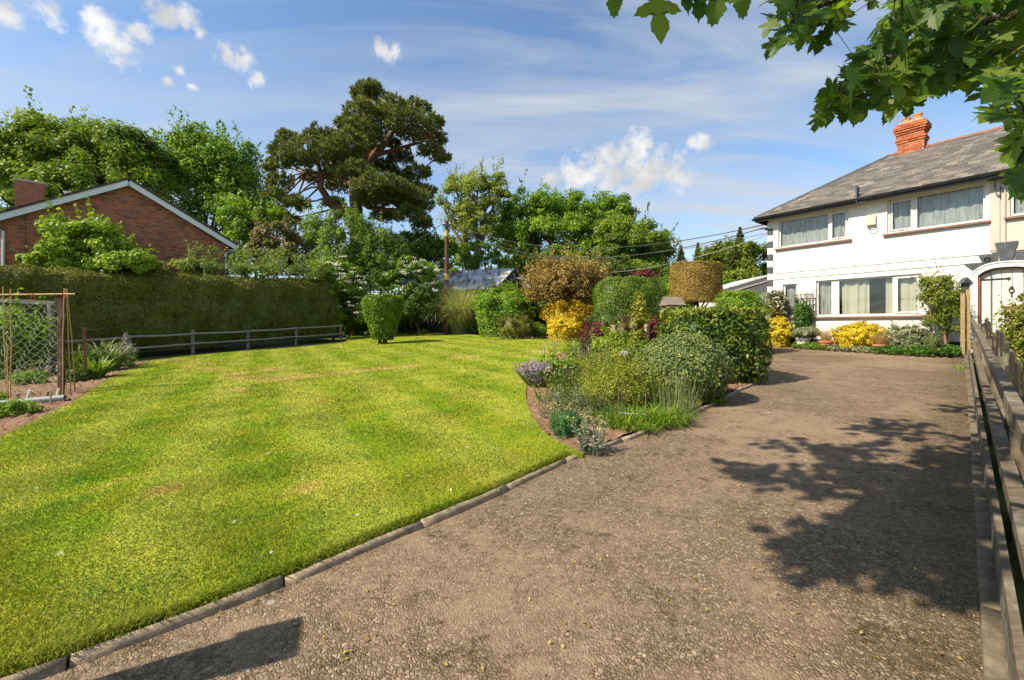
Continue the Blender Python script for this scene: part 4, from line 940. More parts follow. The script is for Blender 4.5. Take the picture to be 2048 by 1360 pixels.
GRN1 = leafm('mid_green_leaves', (.038, .080, .008), (.075, .138, .012), (.150, .215, .022), .4, gain=1.8)
GRN2 = leafm('fresh_green_leaves', (.055, .112, .008), (.108, .188, .014), (.200, .275, .028), .42, gain=1.5)
GRN3 = leafm('dark_green_leaves', (.026, .056, .010), (.048, .090, .014), (.090, .135, .022), .28)
GRN4 = leafm('oak_green_leaves', (.045, .080, .008), (.085, .130, .012), (.160, .200, .022), .4, gain=1.85)
YGRN = leafm('yellow_green_leaves', (.085, .130, .010), (.170, .230, .018), (.290, .340, .040))
ASH = leafm('pale_ash_leaves', (.100, .140, .018), (.180, .225, .032), (.280, .300, .065), .45)
PINE = leafm('pine_needles', (.042, .064, .016), (.085, .106, .024), (.155, .145, .040), .3, .6, gain=1.45)
BRONZE = leafm('bronze_conifer_foliage', (.130, .085, .022), (.220, .150, .040), (.320, .225, .075), .2, .7)
GOLD = leafm('golden_leaves', (.42, .30, .012), (.62, .47, .020), (.78, .64, .060), .25)
GOLD2 = leafm('amber_gold_leaves', (.30, .19, .010), (.46, .31, .014), (.58, .43, .030), .25)
RED = leafm('crimson_leaves', (.060, .012, .016), (.120, .020, .030), (.210, .055, .065), .25)
PINKL = leafm('bronze_pink_young_leaves', (.060, .090, .020), (.130, .120, .040), (.260, .130, .075), .3)
OLIVE = leafm('olive_mound_leaves', (.060, .070, .012), (.110, .115, .020), (.175, .170, .035), .2)
SILVER = leafm('silver_felted_leaves', (.165, .190, .125), (.290, .320, .220), (.450, .470, .350), .15, .8, .1, 1.1)
BLUEG = leafm('grey_green_leaves', (.070, .100, .030), (.120, .155, .055), (.190, .220, .095), .2, .7)
VARIEG = leafm('variegated_leaves', (.075, .110, .035), (.210, .230, .110), (.470, .470, .330), .25)
WHITEP = leafm('cream_white_petals', (.48, .46, .36), (.62, .60, .50), (.74, .73, .66), .3, .7, .1, 1.1)
LILAC = leafm('lilac_petals', (.34, .20, .42), (.47, .31, .54), (.60, .46, .65), .3, .7, .1, 1.1)
YELP = leafm('yellow_petals', (.62, .46, .03), (.74, .60, .06), (.80, .72, .22), .3, .7, .1, 1.1)
REDP = leafm('orange_red_petals', (.36, .035, .010), (.48, .07, .015), (.55, .14, .03), .3, .7, .1, 1.1)
PINKP = leafm('pink_white_petals', (.50, .32, .38), (.60, .48, .50), (.70, .62, .62), .3, .7, .1, 1.1)
LAUREL = leafm('glossy_laurel_leaves', (.024, .055, .010), (.060, .100, .012), (.190, .210, .026), .2, .42, .3)
HEDGE = leafm('clipped_hedge_leaves', (.070, .085, .012), (.120, .130, .020), (.215, .175, .045), .3)
STRAW = leafm('straw_grass', (.17, .17, .065), (.28, .255, .105), (.42, .36, .17), .25, .7)
GRASS = leafm('bright_strap_leaves', (.070, .130, .010), (.125, .205, .016), (.210, .280, .030), .3)
SYC = leafm('sycamore_leaves', (.028, .062, .010), (.048, .095, .012), (.100, .145, .014), .5, .45, .3, 2.1)
FOXT = leafm('tan_feather_grass', (.25, .15, .055), (.40, .26, .10), (.55, .40, .18), .25, .7)
BARK = bark('grey_brown_bark', (.115, .085, .06)); PBARK = bark('orange_pine_bark', (.165, .090, .055)); DBARK = bark('dark_twig_bark', (.06, .042, .03)); LBARK = bark('pale_stem_bark', (.28, .17, .11))

tree('oak_tree', 'large spreading oak on the far left behind the brick house', 150, 35, [(60, 320, 85, 70, -1), (150, 300, 90, 58, 1), (235, 305, 75, 58), (60, 400, 105, 85, -2), (215, 390, 105, 80, -1), (-35, 350, 75, 90), (290, 345, 50, 65, 1), (75, 258, 34, 24), (150, 355, 130, 85, 2)], 52000, .28, GRN4, BARK, .5, .85, 420, sprays=30)
tree('upright_tree', 'upright tree with pointed leafy shoots between oak and pine', 420, 39, [(345, 330, 45, 62), (405, 315, 52, 58), (465, 345, 48, 66), (390, 400, 80, 85), (490, 415, 45, 80, 1), (440, 450, 80, 70, -1), (420, 360, 90, 90, 1.5)], 42000, .26, GRN1, DBARK, .3, .75, 330, .55, 1.1, .4, sprays=130, split=.3)
tree('sapling_tree', 'wild sapling with thin bright foliage left of the pine', 500, 31, [(500, 470, 45, 50), (470, 440, 35, 45), (535, 440, 40, 40), (480, 520, 40, 30)], 7000, .22, GRN2, DBARK, .12, .55, 70, inner=.3, sprays=20)
tree('ash_tree', 'thin pale ash with visible limbs behind telegraph pole', 960, 46, [(950, 385, 55, 38), (915, 440, 38, 32), (985, 400, 36, 45), (960, 460, 60, 45), (910, 380, 25, 25), (1000, 370, 20, 24), (900, 500, 50, 34), (885, 408, 14, 18), (950, 430, 55, 50)], 19000, .24, ASH, bark('pale_ash_bark', (.20, .18, .14)), .42, .72, 140, inner=.3, sprays=36, split=.5)
tree('lime_tree', 'broad bright green tree in the middle of the background', 1110, 49, [(1050, 430, 52, 48), (1120, 420, 70, 45), (1100, 490, 100, 62, -2), (1175, 470, 55, 62, -1), (1020, 490, 45, 55), (1150, 540, 110, 50, -3), (1100, 460, 100, 60, 2)], 48000, .29, GRN2, BARK, .5, .8, 420, sprays=30)
tree('far_oak_tree', 'bright tree top peeping over the broad middle tree', 1226, 58, [(1228, 418, 38, 34), (1205, 430, 32, 30), (1245, 440, 26, 30), (1225, 480, 50, 40)], 12000, .36, GRN2, BARK, .4, .9, 90)
tree('round_oak_tree', 'round domed oak to the left of the conifers', 1275, 44, [(1268, 495, 74, 50), (1312, 515, 40, 44), (1215, 520, 55, 50), (1270, 555, 85, 40, -1), (1230, 465, 40, 30)], 38000, .25, GRN4, BARK, .4, .75, 230, sprays=14)
tree('hornbeam_tree', 'rounded yellow green tree left of the house corner', 1465, 38, [(1465, 520, 55, 38), (1420, 545, 38, 32), (1505, 535, 45, 44), (1470, 560, 75, 34)], 15000, .24, leafm('warm_green_leaves', (.055, .085, .008), (.105, .140, .012), (.175, .200, .022)), BARK, .3, .7, 120)
tree('golden_shrub_tree', 'lime yellow bushy tree beside the tin-roofed shed', 1035, 38, [(1035, 530, 34, 24), (1020, 548, 25, 22), (1055, 545, 28, 24)], 5000, .2, YGRN, BARK, .12, .4, 60, up=.6, sprays=14, cat='tree')
tree('maple_tree', 'small dark red maple above the clipped green hedge', 1288, 25, [(1288, 553, 24, 11), (1278, 562, 16, 10), (1304, 562, 18, 9)], 1500, .14, RED, DBARK, .06, .28, 40)
tree('hazel_tree', 'mixed green thicket tree to the left of the telegraph pole', 830, 38, [(830, 520, 55, 45), (800, 490, 35, 25), (875, 520, 40, 40), (850, 490, 30, 25)], 14000, .24, GRN1, DBARK, .2, .6, 110, sprays=20)
tree('thicket_tree', 'dark leafy thicket tree behind the shed and bronze shrub', 1150, 40, [(1110, 560, 80, 40), (1200, 555, 70, 44), (1290, 580, 70, 40), (1340, 590, 50, 45)], 18000, .25, GRN3, DBARK, .2, .6, 140)
tree('ivy_tree', 'ivy clad trunk with pale hanging stems below the ash', 955, 42, [(950, 515, 34, 30), (985, 530, 30, 30), (930, 535, 30, 25)], 6000, .2, GRN1, LBARK, .3, .5, 60)
tree('drooping_tree', 'grey green weeping tree in front of the pine trunk', 705, 30, [(700, 470, 62, 45), (650, 490, 40, 40), (750, 490, 40, 40), (690, 530, 85, 45), (725, 560, 60, 50), (640, 450, 30, 30), (770, 530, 40, 50)], 30000, .2, leafm('laburnum_leaves', (.065, .120, .016), (.125, .195, .030), (.225, .290, .075), .4), DBARK, .16, .5, 170, asp=.4, flat=1.3, droop=.5, sprays=25)
tree('photinia_tree', 'bushy shrub with pinkish bronze young leaves behind the hedge end', 560, 29, [(560, 480, 45, 40), (530, 500, 30, 32), (600, 500, 32, 40), (560, 520, 55, 30)], 7000, .19, PINKL, DBARK, .09, .45, 70, cat='shrub', group='garden shrubs', sprays=18)
tree('viburnum_shrub', 'white flowering bush behind the end of the fence', 665, 27.8, [(672, 560, 45, 42), (655, 535, 28, 22), (690, 600, 45, 45), (705, 640, 50, 30)], 12000, .16, GRN2, DBARK, .08, .38, 120, cat='shrub', group='garden shrubs')
tree('elder_shrub', 'white flowering bush above the dark shrub by pampas', 825, 29.5, [(820, 545, 52, 30), (860, 575, 28, 28), (785, 560, 32, 28)], 8000, .16, GRN1, DBARK, .08, .38, 80, cat='shrub', group='garden shrubs')
tree('dark_shrub', 'very dark evergreen shrub between topiary and pampas grass', 835, 28, [(838, 605, 42, 44), (815, 630, 36, 30), (862, 630, 24, 32)], 9000, .13, GRN3, DBARK, .08, .3, 120, cat='shrub', group='garden shrubs')
def flower_heads(root_name, blobs, Y, n, per, r, size, mat):
    root = [o for o in col.objects if o.name == root_name][0]
    C, N, Rn, CC = crown_pts([blob_px(b, Y) for b in blobs], n, r, n, .4, .95)
    sel = CC[rng.integers(0, len(CC), n)]; q = np.repeat(sel, per, 0) + rng.normal(size=(n * per, 3)) * [r, r, r * .3]; q[:, 1] -= .1
    V, Fc = leaf_quads(q, unit(rng.normal(size=q.shape) * .5 + [-.2, -.6, .8]), size, .9); obj('blossom', V, Fc, mat, root, rnd=rng.random(len(q)), kind='stuff', off=np.array(root.location))
flower_heads('viburnum_shrub', [(668, 560, 46, 44), (690, 590, 48, 50), (712, 625, 40, 30)], 27.5, 130, 16, .12, .07, WHITEP)
flower_heads('elder_shrub', [(820, 545, 54, 30), (862, 578, 26, 28), (785, 560, 30, 25)], 29.3, 110, 14, .12, .07, WHITEP)

# far wood closing the view
C, N, Rn, CC = crown_pts([blob_px((px, 585 + 18 * math.sin(px * .013), 90, 42 + 10 * math.sin(px * .03)), 72) for px in range(-200, 1900, 75)], 22000, 1.4, 700)
V, Fc = leaf_quads(C, N, .55, .7); o = obj('far_wood', V, Fc, GRN1, rnd=Rn, kind='stuff'); tag(o, 'far green wood closing the view behind the garden trees', 'wood')

# spruces on the skyline
def spruce(label, px, top, Y, wd):
    b = at_ground((px - CX) / F * Y, Y); t = thing('spruce_tree', label, 'tree', b, group='background trees'); b = np.array(b); tp = P(px, top, Y); H = tp[2] - b[2]
    n = 5200; f = rng.random(n) ** .8; a = rng.uniform(0, 6.283, n); rr = (1 - f) * wd * (.35 + .65 * (np.abs(np.sin(f * 34 + 1.5 * np.sin(a * 3)))))
    rad = rr * rng.random(n) ** .5; C = b + np.stack([np.cos(a) * rad, np.sin(a) * rad, f * H - .25 * rad], 1); N = unit(rng.normal(size=(n, 3)) + [0, 0, .8])
    V, Fc = leaf_quads(C, N, .42, .4, B=np.stack([np.cos(a), np.sin(a), np.full(n, -.35)], 1)); obj('crown', V, Fc, leafm('spruce_needles', (.035, .058, .022), (.060, .092, .036), (.100, .130, .055), .15), t, rnd=rng.random(n), kind='stuff', off=b)
    obj('trunk', *tube([b, tp], [.28, .02], 6), DBARK, t, off=b)
spruce('tallest spruce on the skyline, nearest the house corner', 1480, 455, 66, 5.6); spruce('pointed spruce between the domed oak and clipped drum', 1362, 492, 68, 4.2)
spruce('feathery spruce directly above the clipped drum tree', 1396, 486, 72, 4.0); spruce('middle spruce just left of the tallest one', 1441, 482, 70, 4.6); spruce('small spruce in the gap beside the clipped drum', 1417, 497, 74, 3.8)

# Scots pine: bare orange limbs carrying flat pads of needles
def pine():
    Y = 34.0; b = at_ground((712 - CX) / F * Y, Y); t = thing('pine_tree', 'tall Scots pine with orange limbs and flat needle pads', 'tree', b); b = np.array(b)
    q = lambda cx, cy, dy=0: P(480 + cx / 3.4875, 130 + cy / 3.4875, Y + dy)
    pads = [(870, 175, 85, 55, 0), (930, 150, 45, 35, 0), (1000, 280, 190, 60, 1), (850, 300, 110, 60, -1), (1230, 290, 100, 40, 1), (1340, 390, 75, 40, 0), (1180, 380, 160, 60, -1), (1370, 500, 70, 50, 1), (1330, 590, 80, 45, 0), (1410, 640, 55, 38, 1),
            (760, 400, 95, 50, 1), (850, 440, 130, 60, -1), (760, 520, 120, 60, -1.5), (900, 560, 90, 45, 1), (560, 480, 110, 55, 0), (330, 500, 65, 40, 0), (290, 590, 75, 45, -1), (470, 590, 150, 60, -2), (620, 590, 130, 60, -1.5), (720, 650, 120, 50, -1), (360, 660, 130, 45, -1), (220, 700, 50, 35, 1),
            (280, 800, 90, 60, 1), (240, 900, 80, 50, 0), (400, 960, 90, 40, 0), (820, 740, 130, 55, -1.5), (930, 830, 130, 50, -2), (1060, 830, 110, 45, -2), (1010, 920, 130, 40, -1), (1180, 900, 130, 45, -1), (1290, 880, 80, 35, 0), (1250, 970, 95, 50, 0), (1180, 1030, 100, 55, -1), (1270, 1090, 65, 50, 0), (690, 830, 90, 45, 2), (1240, 740, 90, 45, 1), (1120, 640, 90, 40, 2), (1090, 760, 80, 35, 2), (520, 780, 100, 35, 2), (660, 960, 80, 30, 2), (1000, 1040, 90, 40, 1), (1060, 540, 60, 30, 2.5), (930, 480, 120, 60, 2), (700, 730, 110, 50, 1), (960, 380, 150, 60, 1.5), (1080, 300, 130, 55, -1), (780, 640, 120, 60, 1.5), (1000, 700, 80, 45, 2), (1200, 480, 110, 50, 2), (1160, 820, 90, 45, 1), (880, 920, 90, 40, -1), (1100, 920, 110, 45, 1), (650, 520, 110, 50, .5), (330, 1080, 90, 40, 1), (240, 1020, 60, 40, 1)]
    pc = [];
    for x, y, rx, ry, dy in pads: c = q(x, y, dy * 1.6); s = Y / F / 3.4875; pc.append((c, rx * s, ry * s))
    Cs, Ns, Rs = [], [], []
    for c, rx, ry in pc:
        k = int(60 * rx * 1.3) + 34; a = rng.uniform(0, 6.283, k); rr = np.sqrt(rng.random(k)); tuft = c + np.stack([np.cos(a) * rr * rx, np.sin(a) * rr * rx * .9, ry * (rng.uniform(-1, 1, k) * (1 - .5 * rr ** 2) - .45 * rr ** 2 + .25 * np.sin(a * 3) * rr)], 1)
        m = 12; d = unit(rng.normal(size=(k, m, 3)) * .6 + np.array([0, 0, .75]) + .55 * unit(tuft - c)[:, None]); L = rng.uniform(.08, .34, (k, m, 1))
        Cs.append((tuft[:, None] + d * L * .8).reshape(-1, 3)); Ns.append(d.reshape(-1, 3)); Rs.append(np.clip(np.repeat(rng.random(k), m) * .65 + .35 * rng.random(k * m), 0, 1))
    C, D, Rn = np.concatenate(Cs), np.concatenate(Ns), np.concatenate(Rs); N = unit(np.cross(D, rng.normal(size=D.shape)))
    V, Fc = leaf_quads(C, N, .33, .26, .02, .3, B=D); obj('crown', V, Fc, PINE, t, rnd=Rn, kind='stuff', off=b)
    tr = [b - [0, 0, .3], q(812, 1010), q(800, 900), q(802, 800)]; lst = [(np.array(tr), [.62, .5, .45, .4])]
    main = np.array([q(802, 800), q(870, 700, .3), q(935, 630, .5), q(1000, 560, .5), q(1070, 460, .6), q(1100, 400, .4)]); lst.append((main, [.38, .35, .32, .27, .2, .13]))
    ver = np.array([q(802, 800), q(850, 690, -.5), q(880, 600, -.6), q(860, 480, -.4), q(880, 330, 0), q(890, 190, 0)]); lst.append((ver, [.36, .34, .32, .26, .18, .08]))
    left = np.array([q(660, 1000), q(610, 930, -.6), q(560, 850, -.8), q(570, 770, -.8), q(545, 690, -.8), q(480, 620, -1)]); lst.append((left, [.31, .29, .27, .21, .17, .09]))
    lst.append((np.array([q(812, 1040), q(740, 1020, -.3), q(660, 1000)]), [.45, .42, .40]))
    low = np.array([q(812, 930), q(900, 990, -.4), q(1000, 1010, -.6), q(1120, 1010, -.6), q(1240, 1040)]); lst.append((low, [.26, .22, .18, .13, .07]))
    low2 = np.array([q(800, 850), q(720, 790, 1), q(600, 760, 1.5), q(470, 740, 1)]); lst.append((low2, [.24, .2, .15, .08]))
    rt = np.array([q(935, 630, .5), q(1050, 600, 1), q(1180, 560, 1), q(1330, 520, 1)]); lst.append((rt, [.22, .18, .13, .06])); hook = np.array([q(1070, 460, .6), q(1180, 440, 1), q(1290, 470, 1), q(1360, 560, 1), q(1400, 630, 1)]); lst.append((hook, [.2, .17, .14, .1, .05]))
    allp = np.concatenate([main, ver, left, low, low2, rt, hook])
    for c, rx, ry in pc:
        j = np.argsort(np.linalg.norm(allp - c, axis=1))[:3]
        for jj in j[:2]: lst.append((curve(allp[jj], c - [0, 0, ry * .3], 6, .07, .03), np.linspace(.085, .025, 6)))
        for _ in range(5): lst.append((curve(c - [0, 0, ry * .3], c + [rng.uniform(-.8, .8) * rx, rng.uniform(-.8, .8) * rx, rng.uniform(-.3, .3) * ry], 5, .08), np.linspace(.035, .012, 5)))
    V, Fc = tubes(lst, 8); obj('trunk', V, Fc, PBARK, t, smooth=True, off=b)
pine()

# ------------------------------------------------------------------ clipped hedge and post-and-rail fence on the left
def hl(Y, back=0.0): return np.array([-28.0 + .659 * Y - .835 * back, Y + .55 * back])
def long_hedge():
    b = at_ground(*hl(19, 1)); t = thing('clipped_hedge', 'long tall clipped hedge behind the post and rail fence', 'hedge', b); b = np.array(b)
    ys = np.linspace(10.5, 27.2, 120); prof = [(.40, .25), (.32, .9), (.30, 1.7), (.36, 2.2), (.55, 2.5), (.50, 3.1), (.62, 3.45), (.95, 3.62), (1.5, 3.66), (2.0, 3.6), (2.3, 3.2), (2.3, 1.5), (2.3, .2)]
    V = []; n = len(prof)
    for y in ys:
        e = max(0, (y - 26.3) / .9); hs = 1 - .10 * e ** 2
        for k, (o_, z) in enumerate(prof):
            endcut = .35 * max(0, (z - 2.3)) * (e ** 1) ; mid_ = 1.3
            oo = o_ + (mid_ - o_) * .75 * e ** 3 + .07 * math.sin(y * 2.1 + z * 3) + .05 * math.sin(y * 4.7 - z * 2.2 + 1) + rng.normal() * .035
            p = hl(y - endcut, oo); V.append((p[0], p[1], gz(*hl(y, .5)) + z * hs * (1 + .010 * math.sin(y * 1.3)) + rng.normal() * .02))
    m = len(ys); Fc = [(i * n + k, (i + 1) * n + k, (i + 1) * n + k + 1, i * n + k + 1) for i in range(m - 1) for k in range(n - 1)] + [tuple((m - 1) * n + k for k in range(n))]
    V = np.array(V); core = obj('core', V + (hl(0, 1)[0] * 0), Fc, HEDGE, t, rnd=np.full(len(Fc), .3), off=b)
    q = np.array([f for f in Fc[:-1]]); A, B, C, D = (V[q[:, k]] for k in range(4)); ar = np.linalg.norm(np.cross(C - A, D - B), axis=1) / 2; nn = unit(np.cross(C - A, D - B))
    vis = np.array([k < 10 for i in range(m - 1) for k in range(n - 1)]); wgt = ar * np.where(vis, 1, .15); N_ = 62000
    idx = rng.choice(len(q), N_, p=wgt / wgt.sum()); u, v = rng.random((2, N_, 1)); pt_ = (A[idx] * (1 - u) + B[idx] * u) * (1 - v) + (D[idx] * (1 - u) + C[idx] * u) * v
    nm = nn[idx]; nm = np.where((nm[:, :1] * .835 - nm[:, 1:2] * .55 < -.2) & (nm[:, 2:] < .2), nm, nm); pt_ = pt_ - nm * (rng.uniform(-.10, .10, (N_, 1)) + .07 * np.sin(pt_[:, 1:2] * 6 + 2 * np.sin(pt_[:, 2:] * 5)) * np.sin(pt_[:, 2:] * 7)) 
    V2, F2 = leaf_quads(pt_, unit(nm * .5 + rng.normal(size=pt_.shape) * .75 + [0, 0, .3]), .10, .55); obj('foliage', V2, F2, HEDGE, t, rnd=np.clip(.5 * rng.random(N_) + .5 * (0.5 + .5 * np.sin(pt_[:, 1] * 1.3) * np.sin(pt_[:, 2] * 2 + pt_[:, 1])), 0, 1), kind='stuff', off=b)
    E_ = V[-n:]; cen = E_.mean(0); k = 3000; s = E_[rng.integers(0, n, k)]; s2 = E_[rng.integers(0, n, k)]; w = rng.random((k, 1)); pp = s * w + s2 * (1 - w) + rng.normal(size=(k, 3)) * .05
    V2, F2 = leaf_quads(pp, unit(rng.normal(size=pp.shape) + [.8, .3, .3]), .085, .6); obj('foliage', V2, F2, HEDGE, t, rnd=rng.random(k), kind='stuff', off=b)
long_hedge()
M_RAIL = wood('grey_weathered_rail', (.32, .29, .24)); M_POSTG = wood('grey_weathered_post', (.27, .24, .20))
def rail_fence():
    pxs = [(681.5, 1.0), (591.7, .97), (496, .9), (386, 1.1), (258.6, 1.0), (110, 1.0), (-60, 1.0)]; pts = []
    r = thing('post_and_rail_fence', 'low grey two-rail wooden fence along the foot of the tall hedge', 'fence', at_ground(*hl(20))); off = np.array(r.location)
    for px, h in pxs:
        u = (px - CX) / F; Y = -28 / (u - .659); p = hl(Y); z = gz(*p); pts.append((p, z, h)); lean = random.uniform(-.03, .03)
        mb = MB().bar((p[0], p[1], z - .2), (p[0] + lean, p[1] + lean, z + h * .98), .11, .09, (1, 0, 0)); mb.build('post', M_POSTG, r, off=off)
    for (p, z, h), (p2, z2, h2) in zip(pts, pts[1:]):
        for f in (.88, .42):
            o_ = np.array([.05, -.035]); a = np.array([*(p + o_), z + f + random.uniform(-.03, .03)]); b = np.array([*(p2 + o_), z2 + f + random.uniform(-.03, .03)]); d = (b - a); a = a - d * .03; b = b + d * .02; q = curve(a, b, 7, .006, -.006)
            obj('rail', *tube(q, [.045, .05, .052, .05, .052, .05, .045], 6), M_RAIL, r, off=off)
rail_fence()

# ------------------------------------------------------------------ shrubs and plants
def shrub(name, label, x, y, rx, ry, h, n, leaf, mat, clump=.12, nclump=80, asp=.55, flat=.8, inner=.75, lift=0.0, cat='shrub', group='garden shrubs', stems=5, core=.8, smat=None, up=.35, wild=.8, box=0.0, flowers=None, sprays=0, stem_r=.02):
    """a bush: leaf mass over a leafy core, stems below; flowers=(n,size,mat,petals)"""
    b = at_ground(x, y); t = thing(name, label, cat, b, group=group); b = np.array(b); hh = (h - lift) / 2; c = b + [0, 0, lift + hh]
    if box:                                                    # superellipsoid: clipped shapes
        k = n; d = unit(rng.normal(size=(k, 3))); d[:, 2] = np.where(d[:, 2] < -.75, -d[:, 2], d[:, 2]); e = (np.abs(d) ** box).sum(1, keepdims=True) ** (-1 / box); o = d * e
        C = c + o * [rx, ry, hh] * (1 + .025 * np.sin(o[:, :1] * 9 + o[:, 2:] * 7)) + rng.normal(size=(k, 3)) * clump * .25; N = unit(d + rng.normal(size=(k, 3)) * wild * .6 + [0, 0, up]); Rn = np.clip(.5 + .3 * np.sin(o[:, 0] * 8 + o[:, 1] * 5) * np.sin(o[:, 2] * 6) + .4 * (rng.random(k) - .5), 0, 1); CC = C[::max(1, k // 60)]
    else:
        C, N, Rn, CC = crown_pts([(c[0], c[1], c[2], rx, ry, hh)], n, clump, nclump, flat, inner, 0, up, wild)
        if lift < .02:                                         # skirt down to the soil
            a = rng.uniform(0, 6.283, n // 4); f = rng.random(n // 4); q = b + np.stack([np.cos(a) * rx * (.82 + .14 * f), np.sin(a) * ry * (.82 + .14 * f), f * hh], 1); C = np.concatenate([C, q]); N = np.concatenate([N, unit(np.stack([np.cos(a), np.sin(a), .4 + 0 * a], 1) + .5 * rng.normal(size=q.shape))]); Rn = np.concatenate([Rn, rng.random(len(q))])
    if sprays:
        k = CC[rng.integers(0, len(CC), sprays)]; d = unit((k - c) / [rx, ry, hh] * .5 + rng.normal(size=(sprays, 3)) * .4 + [0, 0, .7]); m = 12; f = rng.random((sprays, m, 1)) * 1.8
        q = (k[:, None] + d[:, None] * f * clump * 1.6 + rng.normal(size=(sprays, m, 3)) * clump * .12).reshape(-1, 3); C = np.concatenate([C, q]); N = np.concatenate([N, unit(rng.normal(size=q.shape))]); Rn = np.concatenate([Rn, rng.random(len(q))])
    C[:, 2] = np.maximum(C[:, 2], gz(C[:, 0], C[:, 1]) + .015)
    V, Fc = leaf_quads(C, N, leaf, asp); obj('foliage', V, Fc, mat, t, rnd=Rn, kind='stuff', off=b)
    if core:
        mb = MB(); nu, nv = 20, 12; VV = []
        for i in range(nv + 1):
            for j in range(nu):
                th, ph = math.pi * i / nv, 2 * math.pi * j / nu; d = np.array([math.sin(th) * math.cos(ph), math.sin(th) * math.sin(ph), math.cos(th)])
                if box: d = d * (np.abs(d) ** box).sum() ** (-1 / box)
                VV.append(c + d * [rx * core, ry * core, hh * core] * (1 + rng.normal() * .05))
        FF = np.array([(i * nu + j, (i + 1) * nu + j, (i + 1) * nu + (j + 1) % nu, i * nu + (j + 1) % nu) for i in range(nv) for j in range(nu)]); VV = np.array(VV); VV[:, 2] = np.maximum(VV[:, 2], b[2] - .02)
        obj('inner_foliage', VV, FF, mat, t, rnd=rng.uniform(.0, .5, len(FF)), off=b, kind='stuff')
    if stems:
        lst = []
        for k in range(stems):
            a = rng.uniform(0, 6.283); e = CC[rng.integers(0, len(CC))]; lst.append((curve(b + [math.cos(a) * .04, math.sin(a) * .04, -.05], b + (e - b) * .9, 6, .06), np.linspace(stem_r, stem_r * .3, 6)))
        obj('stem', *tubes(lst, 6), smat or DBARK, t, smooth=True, off=b)
    if flowers:
        nf, fs, fm, per = flowers; j = rng.integers(0, len(C), nf * 6); sc = ((C[j] - c) / [rx, ry, hh]); keep = np.argsort(-(np.linalg.norm(sc, axis=1) + .10 * sc[:, 2] - .25 * sc[:, 1] + .8 * rng.random(len(sc))))[:nf]
        ctr = C[j[keep]] + unit(C[j[keep]] - c) * fs * .5; q = np.repeat(ctr, per, 0) + rng.normal(size=(nf * per, 3)) * fs * .35; V, Fc = leaf_quads(q, unit(np.repeat(unit(ctr - c), per, 0) + rng.normal(size=q.shape) * .5), fs, .85); obj('flower', V, Fc, fm, t, rnd=rng.random(len(q)), kind='stuff', off=b)
    return t
def clump_grass(name, label, x, y, r, n, L, W, mat, bend=.6, lean=1.0, cat='plant', group='garden plants', segs=4, dz=0.0, parent=None):
    b = at_ground(x, y, dz); t = parent or thing(name, label, cat, b, group=group); b = np.array(b); a = rng.uniform(0, 6.283, n); rr = np.sqrt(rng.random(n)) * r
    base = b + np.stack([np.cos(a) * rr, np.sin(a) * rr, np.zeros(n)], 1); d = np.stack([np.cos(a), np.sin(a)], 1) * (rr / max(r, 1e-6) * lean)[:, None] + rng.normal(size=(n, 2)) * .3 * lean
    V, Fc = blades(base, d, L * rng.uniform(.55, 1.1, n), W, bend * rng.uniform(.4, 1.3, n), segs); obj('leaf_blades', V, Fc, mat, t, rnd=np.repeat(rng.random(n), segs), kind='stuff', off=b); return t
def stalks(name, label, x, y, r, n, h, mat, leaf=.05, per=14, smat=None, flower=None, cat='plant', group='garden plants', lean=.12, asp=.35, taper=.7, leaf_up=.5):
    """upright stems with leaves up their length and optional flower heads: flower=(size, mat, petals, length of spike)"""
    b = at_ground(x, y); t = thing(name, label, cat, b, group=group); b = np.array(b); a = rng.uniform(0, 6.283, n); rr = np.sqrt(rng.random(n)) * r; s = b + np.stack([np.cos(a) * rr, np.sin(a) * rr, np.zeros(n)], 1)
    H = h * rng.uniform(.6, 1.05, n); e = s + np.stack([np.cos(a) * rr * .5 + rng.normal(size=n) * lean * H, np.sin(a) * rr * .5 + rng.normal(size=n) * lean * H, H], 1)
    obj('stem', *tubes([(curve(p, q, 4, .03), np.linspace(.006, .003, 4)) for p, q in zip(s, e)], 4), smat or mat, t, off=b)
    f = rng.random((n, per, 1)) ** .8 * .97; C = (s[:, None] + (e - s)[:, None] * f); d = unit(rng.normal(size=(n, per, 3)) * [1, 1, .3] + [0, 0, leaf_up]); sz = (leaf * (1 - taper * f[..., 0]) * rng.uniform(.7, 1.2, (n, per))).ravel(); C = (C + d * sz.reshape(n, per, 1) * .5).reshape(-1, 3); d = d.reshape(-1, 3)
    N = unit(np.cross(d, np.cross(d, [0, 0, 1.0]) + 1e-3) * -1 + rng.normal(size=d.shape) * .25); V, Fc = leaf_quads(C, N, sz, asp, .08, .1, B=d); obj('foliage', V, Fc, mat, t, rnd=np.clip(np.repeat(rng.random(n), per) * .4 + .6 * rng.random(n * per), 0, 1), kind='stuff', off=b)
    if flower:
        fs, fm, per2, sp = flower; k = n; ff = 1 - rng.random((k, per2, 1)) * sp / np.maximum(H[:, None, None], .01); q = (s[:, None] + (e - s)[:, None] * ff + rng.normal(size=(k, per2, 3)) * fs * .45).reshape(-1, 3); V, Fc = leaf_quads(q, unit(rng.normal(size=q.shape) + [0, -.5, .5]), fs, .85); obj('flower', V, Fc, fm, t, rnd=rng.random(len(q)), kind='stuff', off=b)
    return t
def gp(px, py): x, y = G(px, py); return x, y, y / F                # ground point and metres per photograph pixel

